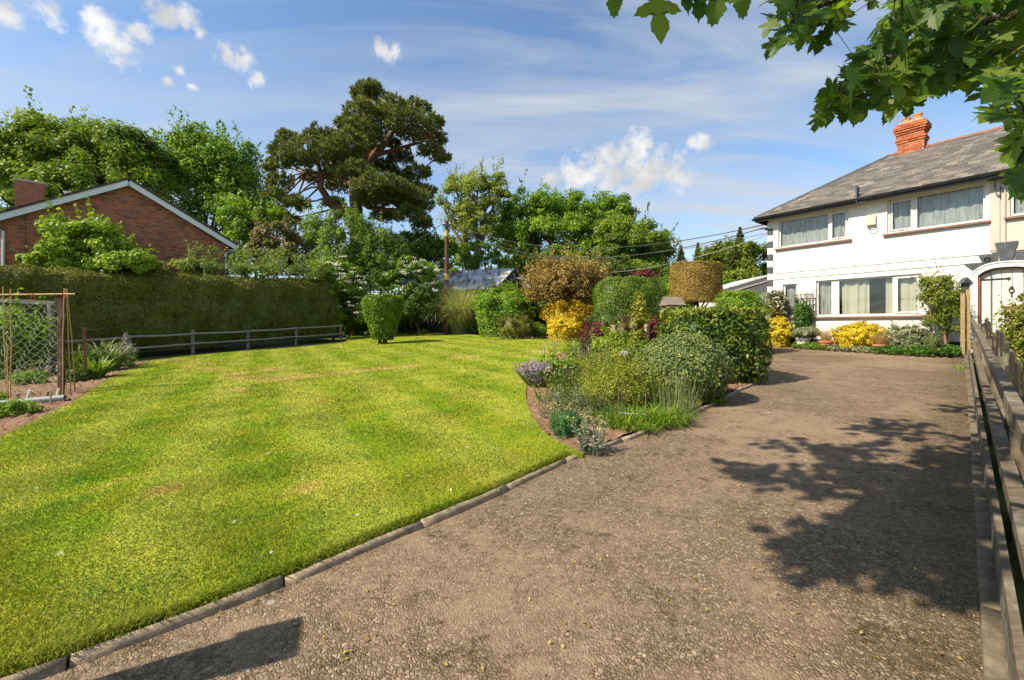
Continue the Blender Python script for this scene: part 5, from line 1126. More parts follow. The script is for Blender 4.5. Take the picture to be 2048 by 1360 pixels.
# back border
x, y, s = gp(766, 689)
b = np.array(at_ground(x, y)); t = thing('topiary_bush', 'vase shaped clipped bright green bush standing alone on the lawn', 'shrub', tuple(b), group='garden shrubs')
PRIV = leafm('privet_leaves', (.060, .110, .008), (.110, .180, .012), (.180, .250, .024)); n = 17000
def vase_r(f): return np.interp(f, [0, .12, .3, .55, .8, .93, 1.0], [12, 18, 25, 31, 36, 37, 34]) * s
a = rng.uniform(0, 6.283, n); top = rng.random(n) < .2; f = .10 + .9 * rng.random(n) ** .85; H_ = 96 * s
rr = np.where(top, np.sqrt(rng.random(n)) * vase_r(np.ones(n)), vase_r(f) * (1 + .05 * np.sin(a * 4 + f * 9) + .05 * rng.normal(size=n))); z = np.where(top, H_ * (1 + .015 * np.sin(a * 5) + .012 * rng.normal(size=n)), f * H_)
C = b + np.stack([np.cos(a) * rr, np.sin(a) * rr, z], 1); N = unit(np.stack([np.cos(a) * ~top, np.sin(a) * ~top, top * 1.0], 1) * .7 + rng.normal(size=(n, 3)) * .6 + [0, 0, .3]); V, Fc = leaf_quads(C, N, .085, .6)
obj('foliage', V, Fc, PRIV, t, rnd=np.clip(.5 + .3 * np.sin(a * 6 + f * 11) * np.sin(f * 13) + .5 * (rng.random(n) - .5), 0, 1), kind='stuff', off=b)
mb = MB().lathe([(.02, .16 * H_)] + [(float(vase_r(q)) * .82, q * H_) for q in (.2, .4, .6, .8, .95)] + [(.02, .95 * H_)], (0, 0, 0), 24); mb.build('inner_foliage', PRIV, t, rnd=list(rng.uniform(0, .5, len(mb.F))), kind='stuff')
for k in range(7): an = k * .9; obj('trunk', *tube(curve(b + [math.cos(an) * .13, math.sin(an) * .13, -.1], b + [math.cos(an) * .3, math.sin(an) * .3, .95], 6, .04), np.linspace(.05, .03, 6), 7), BARK, t, smooth=True, off=b)
clump_grass('pampas_grass', 'large arching pampas grass clump in front of the shed', *gp(920, 668)[:2], .6, 4200, 3.9, .030, leafm('pampas_blades', (.165, .185, .070), (.26, .275, .115), (.40, .38, .20), .3, .7), .95, 1.0, 'grass', 'garden shrubs', 6)
shrub('round_bush', 'dark rounded bush behind the pampas grass, below the shed roof', *P(905, 600, 31.5)[:2], 1.15, 1.1, 3.1, 5000, .13, GRN1, .25, 70)
shrub('maple_shrub', 'loose bright green shrub right of the pampas grass', *P(1012, 640, 25.5)[:2], 62 * 25.5 / F, 1.6, 98 * 25.5 / F, 11000, .15, YGRN if False else GRN2, .38, 110, sprays=60, inner=.55)
shrub('box_mound', 'low rounded olive green mound at the back edge of the lawn', *gp(1032, 679)[:2], 35 * .0268, .85, 46 * .0268, 6000, .07, OLIVE, .12, 110, inner=.9)
x, y = P(1132, 600, 24.6)[:2]; shrub('bronze_shrub', 'large bronze brown feathery shrub spreading above the golden bushes', x, y, 86 * 24.6 / F, 2.0, 146 * 24.6 / F, 24000, .20, BRONZE, .5, 230, .25, .8, .35, lift=1.2, stems=10, sprays=230, up=.6, core=.45, stem_r=.05)
x, y = P(1140, 640, 23.6)[:2]; shrub('golden_bush', 'amber gold spreading shrub under the bronze shrub', x, y, 50 * 23.6 / F, 1.3, 78 * 23.6 / F, 8000, .10, GOLD2, .25, 120, inner=.8)
x, y, s = gp(1128, 682); shrub('golden_ball', 'bright yellow clipped ball at the back edge of the lawn', x, y, 34 * s, 34 * s, 46 * s, 6000, .07, GOLD, .11, 100, inner=.9)
x, y = P(1255, 640, 21.5)[:2]
t = shrub('square_hedge', 'clipped green hedge block behind the golden climber', x, y, 62 * 21.5 / F, 1.3, 116 * 21.5 / F, 15000, .085, leafm('beech_hedge_leaves', (.050, .085, .010), (.090, .140, .014), (.160, .210, .030)), .16, 80, box=6, stems=3, core=.9, cat='hedge')
x, y = P(1213, 650, 19.5)[:2]; shrub('shady_shrub', 'dark green shrub with pale specks in front of the clipped hedge', x, y, 38 * 19.5 / F, .9, 62 * 19.5 / F, 4500, .07, GRN3, .18, 60, flowers=(40, .05, PINKP, 2))
for lab, px, py, w_, h_, mt in (('small leafy plant at the foot of the olive mound', 1080, 676, 30, 26, GRN2), ('low dark plants under the white flowering bush', 700, 672, 46, 26, GRN3), ('grey ground plants at the back of the lawn', 850, 664, 60, 22, BLUEG), ('low mixed plants behind the topiary bush', 790, 664, 40, 22, GRN3)):
    x, y, s = gp(px, py); shrub('border_plant', lab, x, y, w_ / 2 * s, w_ / 2 * s * .7, h_ * s, 2200, .08, mt, .14, 40, cat='plant', group='back border plants')
x, y, s = gp(852, 668); shrub('daisy_plant', 'small white daisies in the shade behind the lawn', x, y - .3, .5, .35, .35, 700, .05, GRN1, .1, 20, cat='plant', group='back border plants', flowers=(26, .06, WHITEP, 4))

for lab, px, Y, w_, h_, mt in (('shaded green undergrowth left of the pampas grass', 790, 32.5, 2.4, 3.0, GRN3), ('shaded undergrowth behind the end of the rail fence', 700, 31.5, 2.4, 3.2, GRN3), ('leafy undergrowth beneath the bronze shrub', 1110, 27.5, 2.2, 2.6, GRN1), ('leafy undergrowth between shed and green shrub', 985, 29.5, 2.0, 2.4, GRN1), ('green undergrowth behind the golden bushes', 1185, 26.5, 1.8, 2.6, GRN1), ('dense green bush behind the drum tree', 1345, 24.5, 2.0, 3.1, GRN2), ('dense green bush left of the lean-to', 1425, 23.5, 2.0, 2.9, GRN1), ('wide evergreen thicket bush left behind the hedge end', 625, 31.0, 2.0, 3.6, GRN1), ('mixed bush behind the clipped hedge block', 1285, 26.5, 1.9, 3.2, GRN3)):
    x, y = P(px, 650, Y)[:2]; shrub('undergrowth_bush', lab, x, y, w_, w_ * .6, h_, 5500, .16, mt, .4, 70, core=.88, group='background bushes', sprays=20)
# clipped drum tree and laurel block, shrubs behind the island bed
x, y = P(1391, 600, 16.5)[:2]; b = at_ground(x, y); s = 16.5 / F
dt = thing('drum_topiary_tree', 'brown gold yew clipped as a big drum on a short trunk', 'topiary', b); b = np.array(b); n = 26000; zt, zb_ = E + (653 - 531) * s - b[2], E + (653 - 606) * s - b[2]; Rr = 48 * s
DRUM = leafm('drum_topiary_leaves', (.160, .112, .024), (.245, .165, .040), (.33, .225, .065), .2)
a = rng.uniform(0, 6.283, n); top = rng.random(n) < .27; f = rng.random(n); rr = np.where(top, np.sqrt(rng.random(n)) * Rr * .985, Rr * (1.0 - .06 * (1 - f) ** 6 - .03 * f ** 8)); z = np.where(top, zt + .05 * (1 - (rr / Rr) ** 2) * 2, zb_ + f * (zt - zb_) + .05 * np.sin(a * 2))
wob = 1 + .012 * np.sin(a * 3 + z * 5) + rng.normal(size=n) * .012; C = b + np.stack([np.cos(a) * rr * wob, np.sin(a) * rr * wob, z + rng.normal(size=n) * .015], 1); N = unit(np.stack([np.cos(a) * ~top, np.sin(a) * ~top, top * 1.0], 1) + rng.normal(size=(n, 3)) * .55 + [0, 0, .2])
V, Fc = leaf_quads(C, N, .055, .4); obj('crown', V, Fc, DRUM, dt, rnd=np.clip(.5 + .25 * np.sin(a * 5 + z * 4) * np.sin(z * 7) + .5 * (rng.random(n) - .5), 0, 1), kind='stuff', off=b)
mb = MB().lathe([(.01, zb_ + .03), (Rr * .9, zb_ + .04), (Rr * .96, (zb_ + zt) / 2), (Rr * .95, zt - .03), (.01, zt - .02)], (0, 0, 0), 40); mb.build('inner_foliage', DRUM, dt, rnd=[.2] * len(mb.F), kind='stuff')
obj('trunk', *tubes([(np.array([[0, 0, -.1], [.03, 0, .6], [0, 0, zb_ + .2]]), [.11, .09, .10])] + [(curve((0, 0, zb_ * .6), (math.cos(k) * Rr * .6, math.sin(k) * Rr * .6, zb_ + .1), 5, .05), [.05, .045, .04, .03, .02]) for k in range(6)], 8), DBARK, dt, smooth=True)
bx0, by0 = 4.03, 8.80
t = shrub('laurel_block', 'big dark green clipped laurel block beside the driveway', bx0, by0, .86, .80, 1.40, 8500, .105, LAUREL, .12, 80, asp=.34, box=5, stems=8, core=.86, cat='hedge', wild=1.0, up=.7, stem_r=.025)
C = np.array([bx0, by0, gz(bx0, by0)]) + np.stack([rng.uniform(-.82, .82, 900), rng.uniform(-.78, .78, 900), 1.36 + rng.normal(size=900) * .05], 1); d = unit(rng.normal(size=C.shape) * [1, 1, .2] + [0, 0, .9]); V, Fc = leaf_quads(C, unit(np.cross(d, rng.normal(size=d.shape))), .15, .30, .1, .3, B=d); obj('shoots', V, Fc, LAUREL, t, rnd=rng.uniform(.55, 1, 900), kind='stuff', off=np.array(t.location))
x, y = 2.72, 6.95; shrub('cistus_mound', 'rounded grey green bush with small pale yellow flowers', x + .02, y, .68, .62, 1.06, 12500, .042, leafm('cistus_leaves', (.060, .090, .024), (.112, .148, .045), (.200, .222, .085), .2, .7), .10, 230, asp=.6, box=2.1, core=.93, wild=1.0, flowers=(30, .030, YELP, 4))
x, y = P(1478, 620, 13.2)[:2]; shrub('redtip_hedge', 'low green hedge with reddish tips in front of the lean-to', x, y, 45 * 13.2 / F, .55, 1.86, 7000, .06, GRN2, .1, 60, box=5, core=.88, cat='hedge', flowers=(30, .05, REDP, 2))
x, y = P(1515, 640, 14.0)[:2]; shrub('amber_shrub', 'small amber shrub tucked behind the laurel block', x, y, .3, .3, .95, 1500, .05, GOLD2, .08, 30)

# ------------------------------------------------------------------ plants in the island bed
def ip(px, py): return gp(px, py)
x, y, s = ip(1136, 882); shrub('cushion_plant', 'dense blue green needle cushion near the point of the bed', x, y + .12, 30 * s, 27 * s, 52 * s, 8000, .028, leafm('blue_green_needles', (.022, .066, .014), (.040, .105, .022), (.075, .155, .040), .15), .035, 180, asp=.2, inner=.95, core=.92, cat='plant', group='island bed plants', stems=2)
x, y, s = ip(1181, 908); stalks('lambs_ear', 'silver felted upright plant beside the kerb at the bed point', x, y, .12, 26, .42, SILVER, .095, 13, flower=(.016, YELP, 4, .05), group='island bed plants', lean=.16)
x, y, s = ip(1132, 872); stalks('lambs_ear', 'small silver sprig in front of the needle cushion', x - .02, y - .20, .03, 5, .16, SILVER, .07, 10, group='island bed plants')
x, y, s = ip(1262, 852); clump_grass('day_lily', 'low clump of bright green strap leaves along the kerb', x, y, .40, 520, .34, .017, GRN2, 1.0, 1.6, group='island bed plants')
x, y, s = ip(1328, 846); clump_grass('day_lily', 'smaller clump of green strap leaves nearer the laurel', x, y, .30, 300, .34, .016, GRASS, 1.0, 1.5, group='island bed plants')
x, y, s = ip(1237, 828); shrub('feathery_bush', 'upright feathery yellow green bush in the middle of the bed', x + .02, y + .22, .50, .42, .70, 8000, .045, leafm('feathery_leaves', (.120, .145, .014), (.195, .225, .026), (.30, .30, .055)), .16, 110, asp=.25, inner=.2, core=0, sprays=220, stems=24, smat=LBARK, up=.8, cat='plant', group='island bed plants', stem_r=.007)
x, y, s = ip(1352, 836); clump_grass('tall_grass', 'tall thin green stalks in front of the cistus mound', x, y, .28, 150, .62, .007, BLUEG, .18, .4, group='island bed plants')
x, y, s = ip(1376, 832); stalks('lambs_ear', 'pale silver leaves among the stalks beside the kerb', x - .05, y + .1, .14, 12, .32, SILVER, .08, 9, group='island bed plants')
x, y, s = ip(1385, 822); clump_grass('yellowing_bulb', 'yellowing bulb leaves flopping over the kerb', x - .05, y + .05, .12, 130, .26, .014, leafm('yellow_straps', (.16, .19, .02), (.32, .30, .04), (.45, .40, .09)), .9, 1.3, group='island bed plants')
x, y, s = ip(1100, 775); stalks('garden_pinks', 'lilac flowered pinks with grey foliage at the lawn side', x + .05, y + .25, .50, 330, .46, BLUEG, .055, 12, flower=(.028, LILAC, 7, .05), group='island bed plants', lean=.12, asp=.16)
x, y, s = ip(1080, 776); stalks('garden_pinks', 'grey needle leaved pinks spilling towards the lawn', x + .05, y + .02, .24, 190, .26, BLUEG, .07, 12, flower=(.022, LILAC, 2, .04), group='island bed plants', lean=.22, asp=.14)
x, y, s = ip(1130, 776); shrub('geum_plant', 'fresh green leafy clump with orange red flowers', x + .02, y + .05, .34, .30, .50, 2600, .075, GRASS, .12, 60, cat='plant', group='island bed plants', core=.7, flowers=(9, .045, REDP, 6), sprays=30)
x, y, s = ip(1178, 782); stalks('border_perennial', 'leafy green perennials with orange buds behind the geum', x + .1, y + .4, .48, 150, .66, GRN2, .085, 18, flower=(.024, REDP, 1, .03), group='island bed plants')
x, y, s = ip(1135, 822); stalks('lambs_ear', 'scattered silver stems on the open soil', x, y + .05, .30, 60, .36, SILVER, .085, 12, flower=(.014, YELP, 2, .05), group='island bed plants', lean=.18)
x, y, s = ip(1118, 836); stalks('lambs_ear', 'short silver seedlings near the curved lawn edge', x - .02, y, .24, 34, .26, SILVER, .07, 9, flower=(.02, YELP, 3, .05), group='island bed plants', lean=.2)
x, y, s = ip(1170, 830); stalks('lambs_ear', 'silver leafy stems below the feathery bush', x, y + .05, .30, 64, .40, BLUEG, .085, 13, group='island bed plants', lean=.16)
for lab, px, py, rr_, n, h, mt, lf, fl in (('pale green leafy plants on the soil below the pinks', 1112, 806, .28, 60, .30, GRASS, .06, (.02, YELP, 2, .04)), ('grey green seedlings behind the needle cushion', 1150, 850, .24, 46, .26, SILVER, .06, (.018, YELP, 2, .04)), ('leafy green stems at the middle of the lawn side', 1140, 795, .30, 70, .42, GRN2, .07, (.018, REDP, 1, .04)), ('loose pale stems in the middle of the bed', 1160, 800, .3, 60, .5, BLUEG, .07, None), ('bright leafy stems behind the lilac pinks', 1150, 762, .4, 110, .52, GRASS, .08, (.022, YELP, 2, .04)), ('silver green spires between pinks and rose', 1190, 752, .45, 70, .70, SILVER, .08, None), ('tall leafy stems left of the cistus mound', 1285, 790, .3, 70, .75, GRN2, .08, (.02, WHITEP, 2, .05)), ('light green stems under the rose bush', 1225, 770, .4, 90, .6, YGRN, .07, None), ('reedy stems at the back of the bed by the crimson clump', 1175, 725, .5, 90, .7, GRASS, .10, None), ('loose leafy stems between the two crimson clumps', 1235, 735, .6, 130, .75, GRN2, .09, (.025, YELP, 1, .04)), ('mixed stems beside the day lilies', 1215, 838, .22, 40, .36, BLUEG, .07, None), ('fine stems in front of the cistus mound', 1310, 815, .3, 60, .5, YGRN, .06, (.018, YELP, 2, .04))):
    x, y, s = ip(px, py); stalks('border_perennial', lab, x, y, rr_, n, h, mt, lf, 15, flower=fl, group='island bed plants', lean=.14)
x, y, s = ip(1195, 800); stalks('border_perennial', 'tangled yellow green stems left of the feathery bush', x - .05, y + .1, .34, 90, .5, leafm('tangled_leaves', (.095, .120, .020), (.165, .195, .035), (.255, .265, .070)), .075, 15, group='island bed plants')
x, y, s = ip(1205, 775); stalks('mullein', 'pale silver mullein spires behind the perennials', x, y + .7, .50, 60, .85, SILVER, .10, 14, group='island bed plants', lean=.06)
x, y, s = ip(1248, 770); t = shrub('rose_bush', 'rose bush with a few cream and yellow blooms', x + .05, y + .95, .50, .45, 1.05, 4200, .06, YGRN, .13, 70, inner=.4, core=.5, cat='plant', group='island bed plants', stems=8, sprays=30)
o = np.array(t.location)
for px, py, r_, mt in ((1250, 708, 9, WHITEP), (1243, 706, 6, WHITEP), (1232, 713, 7, YELP), (1300, 700, 5, WHITEP)):
    c = P(px, py, y + .5); k = 34; d = unit(rng.normal(size=(k, 3))); V, Fc = leaf_quads(c + d * r_ * y / F * .55, unit(d + .3 * rng.normal(size=d.shape)), r_ * y / F * 1.1, .9, .15); obj('bloom', V, Fc, mt, t, rnd=rng.random(k), off=o, kind='stuff')
for lab, px, Y, w_, h_, n, lf, mt in (('dark purple leaved plant behind the perennials', 1187, 11.6, .30, .75, 1800, .06, leafm('dark_purple_leaves', (.020, .012, .016), (.040, .022, .030), (.075, .045, .050))), ('small rounded green bush beside the golden climber', 1218, 11.0, .34, .66, 2600, .05, GRN2), ('leafy green bush left of the cistus mound', 1275, 9.4, .42, .72, 3200, .06, GRN2),
        ('crimson leaved clump left of the stump posts', 1190, 14.2, .46, 1.08, 3200, .055, RED), ('crimson leaved clump left of the laurel block', 1313, 11.2, .36, 1.18, 3200, .055, RED), ('reddish brown leafy clump behind the stump posts', 1250, 15.0, .55, 1.25, 2400, .06, leafm('reddish_brown_leaves', (.060, .045, .020), (.110, .080, .035), (.170, .120, .055))), ('grey leaved bushes at the far side of the bed', 1235, 13.0, .5, .55, 2200, .06, BLUEG), ('yellow green leafy plant at the far end of the bed', 1160, 13.2, .45, .40, 1600, .06, YGRN)):
    x, y = P(px, 700, Y)[:2]; shrub('bedding_plant', lab, x, y, w_, w_, h_, n, lf, mt, .1, 50, cat='plant', group='island bed plants', inner=.7, core=.6, sprays=20)
x, y = P(1325, 660, 12.2)[:2]; shrub('daisy_plant', 'white flowers between the crimson clump and laurel', x, y, .34, .3, .92, 1400, .05, GRN1, .1, 30, cat='plant', group='island bed plants', flowers=(36, .05, WHITEP, 4))
for lab, px, Y, h in (('cream spire standing above the pinks', 1087, 8.6, .84), ('pink spire beside the cream one', 1109, 9.0, .92), ('faint mauve spire behind the pinks', 1126, 9.4, .80)):
    x, y = P(px, 700, Y)[:2]; stalks('flower_spire', lab, x, y, .02, 3, h, GRN1, .05, 16, flower=(.026, {'c': WHITEP, 'p': PINKP, 'f': LILAC}[lab[0]], 14, .28), group='island bed plants', lean=.03)
x, y = P(1275, 640, 10.6)[:2]; b = at_ground(x, y); t = thing('golden_climber', 'tall golden leaved climber on a wooden post', 'plant', b, group='island bed plants'); b = np.array(b)
C, N, Rn, CC = crown_pts([(x + dx, y, b[2] + z, r_, r_, hz) for dx, z, r_, hz in ((0, .6, .22, .45), (.02, 1.05, .20, .35), (.05, 1.4, .13, .3), (.0, 1.7, .08, .2), (.2, 1.2, .12, .12))], 2600, .10, 90, inner=.5); V, Fc = leaf_quads(C, N, .06, .6); obj('foliage', V, Fc, leafm('golden_green_leaves', (.15, .17, .015), (.28, .28, .03), (.42, .40, .08)), t, rnd=Rn, kind='stuff', off=b)
obj('stem', *tubes([(curve(b, b + [rng.normal() * .08, rng.normal() * .08, 1.6], 7, .05), np.linspace(.014, .005, 7)) for k in range(4)], 5), DBARK, t, off=b)
M_STUMP = wood('pale_split_post', (.36, .25, .16))
for lab, px, Y, h in (('pale round timber post left of the golden climber', 1226, 11.6, 1.06), ('pale round timber post right of the golden climber', 1293, 11.0, 1.08), ('thin wooden stake carrying the golden climber', 1268, 10.5, 1.25)):
    x, y = P(px, 650, Y)[:2]; r_ = .075 if h < 1.2 else .02; o = obj('timber_post', *tube([(0, 0, -.2), (0, 0, h * .5), (.01, 0, h - .02), (.01, 0, h)], [r_, r_, r_ * .97, r_ * .8], 10), M_STUMP); 
    o.data.from_pydata if False else None; o.location = at_ground(x, y); tag(o, lab, 'post', 'posts in the island bed')
x, y, s = ip(1513, 764); clump_grass('hosta_plant', 'low broad leaved plant at the foot of the laurel', x - .1, y + .15, .12, 60, .22, .05, BLUEG, .9, 1.3, group='island bed plants')
x, y, s = ip(1440, 806); clump_grass('edge_grass_clump', 'green strap leaves under the laurel along the kerb', x - .12, y + .12, .28, 260, .30, .012, GRASS, .8, 1.2, group='island bed plants')
x, y, s = ip(1110, 836); shrub('alyssum_plant', 'tiny yellow flowered plant on the bare soil', x, y, .10, .09, .10, 260, .025, YGRN, .04, 16, cat='plant', group='island bed plants', flowers=(18, .018, YELP, 3), stems=0)
M_STAKE = plain('rusty_plant_support', (.20, .13, .09), .7)
for lab, a, b_ in (('thin metal plant support with a pale cross bar beside the day lilies', 1233, 1287),):
    xa, ya, s = ip(a, 852); xb, yb, _ = ip(b_, 852); r = thing('plant_support', lab, 'support', at_ground(xa, ya)); off = np.array(r.location); za = gz(xa, ya)
    for x, y in ((xa, ya - .1), (xb, yb - .1)): obj('stake', *tube([(x, y, za - .05), (x, y, za + .5)], .0045, 6), M_STAKE, r, off=off)
    obj('cross_bar', *tube([(xa, ya - .1, za + .19), (xb, yb - .1, za + .18)], .003, 5), M_UPVC, r, off=off)
# bird table
x, y = P(1343, 620, 12.4)[:2]; bt = thing('bird_table', 'grey wooden bird table with a pitched shingled roof', 'bird table', at_ground(x, y), R(14)); s = 12.4 / F; zr = E + (653 - 594) * s - bt.location.z; ze = E + (653 - 611) * s - bt.location.z; zf = E + (653 - 622) * s - bt.location.z
M_BT = wood('grey_bird_table_wood', (.24, .20, .16)); hw = .30
MB().box(-.035, .035, -.035, .035, -.1, zf - .02).build('post', M_BT, bt)
MB().box(-.26, .26, -.2, .2, zf - .02, zf).box(-.27, .27, -.215, -.2, zf - .02, zf + .04).box(-.27, .27, .2, .215, zf - .02, zf + .04).build('tray', M_BT, bt)
for sx in (-1, 1):
    for sy in (-1, 1): MB().box(sx * .22 - .014, sx * .22 + .014, sy * .16 - .014, sy * .16 + .014, zf, ze + .03).build('upright', M_BT, bt)
for sy in (-1, 1):
    for k in range(4):
        f0, f1 = k / 4, (k + 1.15) / 4; y0, y1 = sy * .26 * (1 - f0), sy * .26 * max(0, 1 - f1); z0, z1 = ze + (zr - ze) * f0, ze + (zr - ze) * min(1, f1); dz = .012
        V = [(-hw, y0, z0 + dz), (hw, y0, z0 + dz), (hw, y1, z1 + .004), (-hw, y1, z1 + .004), (-hw, y0, z0), (hw, y0, z0), (hw, y1, z1 - .008), (-hw, y1, z1 - .008)]; MB().add(V, [(0, 1, 2, 3), (4, 7, 6, 5), (0, 4, 5, 1), (0, 3, 7, 4), (1, 5, 6, 2)]).build('roof_board', M_BT, bt)
for sx in (-1, 1): MB().add([(sx * .27, -.24, ze), (sx * .27, .24, ze), (sx * .27, 0, zr - .01), (sx * .25, -.24, ze), (sx * .25, .24, ze), (sx * .25, 0, zr - .01)], [(0, 1, 2), (3, 5, 4), (0, 3, 4, 1)]).build('gable', M_BT, bt)

# ------------------------------------------------------------------ in front of the house
def hp(t, out, dz=0.0):
    p = HA + hd * t - hy * out; return float(p[0]), float(p[1])
def front(name, label, t, out, **k): x, y = hp(t, out); return shrub(name, label, x, y, group='shrubs along the house front', **k)
HG = lambda t, out: gz(*hp(t, out))
def t_of(px, out=0.0):
    u = (px - CX) / F; A = HA - hy * out; return float((A[1] * u - A[0]) / (hd[0] - hd[1] * u))
t_ = t_of(1552, .55); front('golden_euonymus', 'round yellow bush at the left corner of the house', t_, .55, rx=.48, ry=.46, h=.98, n=8000, leaf=.055, mat=GOLD, clump=.09, nclump=160, inner=.92, core=.9)
t_ = t_of(1722, .65); front('golden_euonymus', 'wide yellow domed bush under the big ground floor window', t_, .65, rx=.66, ry=.48, h=.80, n=9000, leaf=.05, mat=GOLD, clump=.08, nclump=200, inner=.92, core=.9)
t_ = t_of(1818, .6); front('variegated_shrub', 'cream variegated spreading shrub right of the yellow dome', t_, .60, rx=.56, ry=.42, h=.74, n=6500, leaf=.05, mat=VARIEG, clump=.09, nclump=120, inner=.8, core=.82, sprays=50)
t_ = t_of(1552, .3); t = front('climbing_rose', 'bushy climber covered in cream flowers at the house corner', t_, .30, rx=.34, ry=.26, h=1.98, n=4600, leaf=.06, mat=leafm('rose_leaves', (.060, .060, .018), (.110, .105, .030), (.180, .165, .055)), clump=.14, nclump=70, inner=.5, lift=.6, core=.6, stems=8, stem_r=.012, flowers=(130, .045, WHITEP, 4))
x, y = hp(t_of(1608, .12), .12); tr = thing('trellis', 'dark wooden trellis with a dense green climber on the house wall', 'trellis', at_ground(x, y), math.atan2(hd[1], hd[0])); M_TREL = wood('dark_trellis_wood', (.05, .038, .03)); zt = 1.78
for k in range(4): MB().box(-.27 + k * .18 - .012, -.27 + k * .18 + .012, -.012, .012, .1, zt).build('upright', M_TREL, tr)
for k in range(7): MB().box(-.29, .29, -.03, -.012, zt - .03 - k * .22, zt - .005 - k * .22).build('slat', M_TREL, tr)
shrub('wall_climber', 'dense green climber growing up the trellis', x - hy[0] * .12, y - hy[1] * .12, .24, .17, 1.52, 5000, .06, leafm('climber_leaves', (.030, .075, .012), (.055, .120, .018), (.100, .180, .030)), .12, 90, inner=.6, core=.78, cat='climber', group='climbers on the house', sprays=50)
x, y = hp(t_of(1612, .18), .18); b = np.array(at_ground(x, y)); lst = []
tw = thing('bare_climber', 'bare twiggy stems above the trellis', 'climber', tuple(b), group='climbers on the house')
for k in range(26): q = b + [rng.normal() * .25 * hd[0], rng.normal() * .25 * hd[1], 1.6]; lst.append((curve(q, q + [hd[0] * rng.normal() * .3, hd[1] * rng.normal() * .3, rng.uniform(.2, .6)], 5, .12), np.linspace(.006, .002, 5)))
obj('twig', *tubes(lst, 4), LBARK, tw, off=b, kind='stuff')
# small tree by the door
t_ = t_of(1884, .55); x, y = hp(t_, .55); b = np.array(at_ground(x, y)); bt_ = thing('wall_tree', 'bushy small tree with slender pale trunks beside the door', 'tree', tuple(b), group='climbers on the house')
C, N, Rn, CC = crown_pts([(x, y, b[2] + 1.45, .50, .36, .45), (x - .08, y + .08, b[2] + 1.85, .40, .32, .28), (x + .08, y - .08, b[2] + 1.05, .40, .32, .30), (x - .12, y + .1, b[2] + .78, .24, .24, .22), (x + .14, y - .1, b[2] + .62, .18, .18, .16)], 8500, .15, 190, inner=.5, flat=.8)
k = 60; kk = CC[rng.integers(0, len(CC), k)]; dd = unit(rng.normal(size=(k, 3)) * .6 + [0, 0, .8]); f = rng.random((k, 12, 1)) * .42; q = (kk[:, None] + dd[:, None] * f).reshape(-1, 3); C = np.concatenate([C, q]); N = np.concatenate([N, unit(rng.normal(size=q.shape))]); Rn = np.concatenate([Rn, rng.uniform(.5, 1, len(q))])
V, Fc = leaf_quads(C, N, .06, .5); obj('crown', V, Fc, leafm('bamboo_like_leaves', (.060, .095, .010), (.115, .155, .016), (.210, .215, .035)), bt_, rnd=Rn, kind='stuff', off=b)
for dx, e in ((.0, .1), (-.16, -.12), (.07, .22)): q = b + [dx, -dx * .6, -.1]; obj('trunk', *tube(curve(q, b + [dx * 1.5 + e * .4, -e * .3, 1.35], 8, .03), np.linspace(.04, .02, 8), 8), LBARK, bt_, smooth=True, off=b)
# pots
def pot(name, label, t_, out, r, h, mat):
    x, y = hp(t_, out); o = MB().lathe([(.001, 0), (r * .72, 0), (r * .95, h * .78), (r * 1.08, h * .80), (r * 1.08, h), (r * .94, h), (r * .90, h * .85), (.001, h * .84)], (0, 0, 0), 20).build(name, mat, smooth=False); o.location = at_ground(x, y, .02); tag(o, label, 'pot', 'pots along the house front'); return x, y, h
x, y, h = pot('terracotta_pot', 'left terracotta pot holding a tan feather grass', t_of(1652, .95), .95, .19, .27, M_TERRA); clump_grass('feather_grass', 'tan feather grass in the left terracotta pot', x, y, .11, 420, .50, .004, FOXT, .35, 1.0, group='potted plants', dz=h * .85)
x, y, h = pot('terracotta_pot', 'terracotta pot holding the spiky agave', t_of(1671, .80), .80, .18, .30, M_TERRA)
b = at_ground(x, y, .27); n = 15; a = np.linspace(0, 6.283 * 2, n); V, Fc = blades(np.array(b) + np.zeros((n, 3)), np.stack([np.cos(a), np.sin(a)], 1) * np.linspace(.1, 1.3, n)[:, None], rng.uniform(.42, .62, n), .075, .15, 5); t = thing('agave_plant', 'spiky grey green agave with pale edges in a pot', 'plant', b, group='potted plants'); obj('leaf_blades', V, Fc, leafm('agave_blades', (.11, .15, .07), (.17, .20, .10), (.34, .34, .20), .1), t, rnd=np.tile(np.linspace(0, 1, 5), n), off=np.array(b))
x, y, h = pot('terracotta_pot', 'right terracotta pot in front of the yellow dome', t_of(1761, 1.15), 1.15, .18, .24, M_TERRA); clump_grass('feather_grass', 'tan feather grass in front of the yellow dome', x, y, .11, 420, .46, .004, FOXT, .35, 1.1, group='potted plants', dz=h * .85)
x, y, h = pot('red_pot', 'bright red pot near the trunk of the small tree', t_of(1866, .95), .95, .17, .18, plain('red_plastic_pot', (.48, .075, .03), .45)); shrub('lavender_plant', 'grey lavender in the bright red pot', x, y, .17, .17, .50, 900, .05, BLUEG, .06, 30, lift=.16, core=0, asp=.2, cat='plant', group='potted plants', stems=8, stem_r=.004, sprays=20)
x, y, h = pot('white_pot', 'white painted pot under a variegated bush', t_of(1606, .75), .75, .20, .33, M_WOODW); shrub('variegated_bush', 'flat topped variegated bush in the white pot', x + hd[0] * .12, y + hd[1] * .12, .40, .30, .66, 4200, .04, VARIEG, .08, 90, lift=.30, core=.8, cat='plant', group='potted plants')
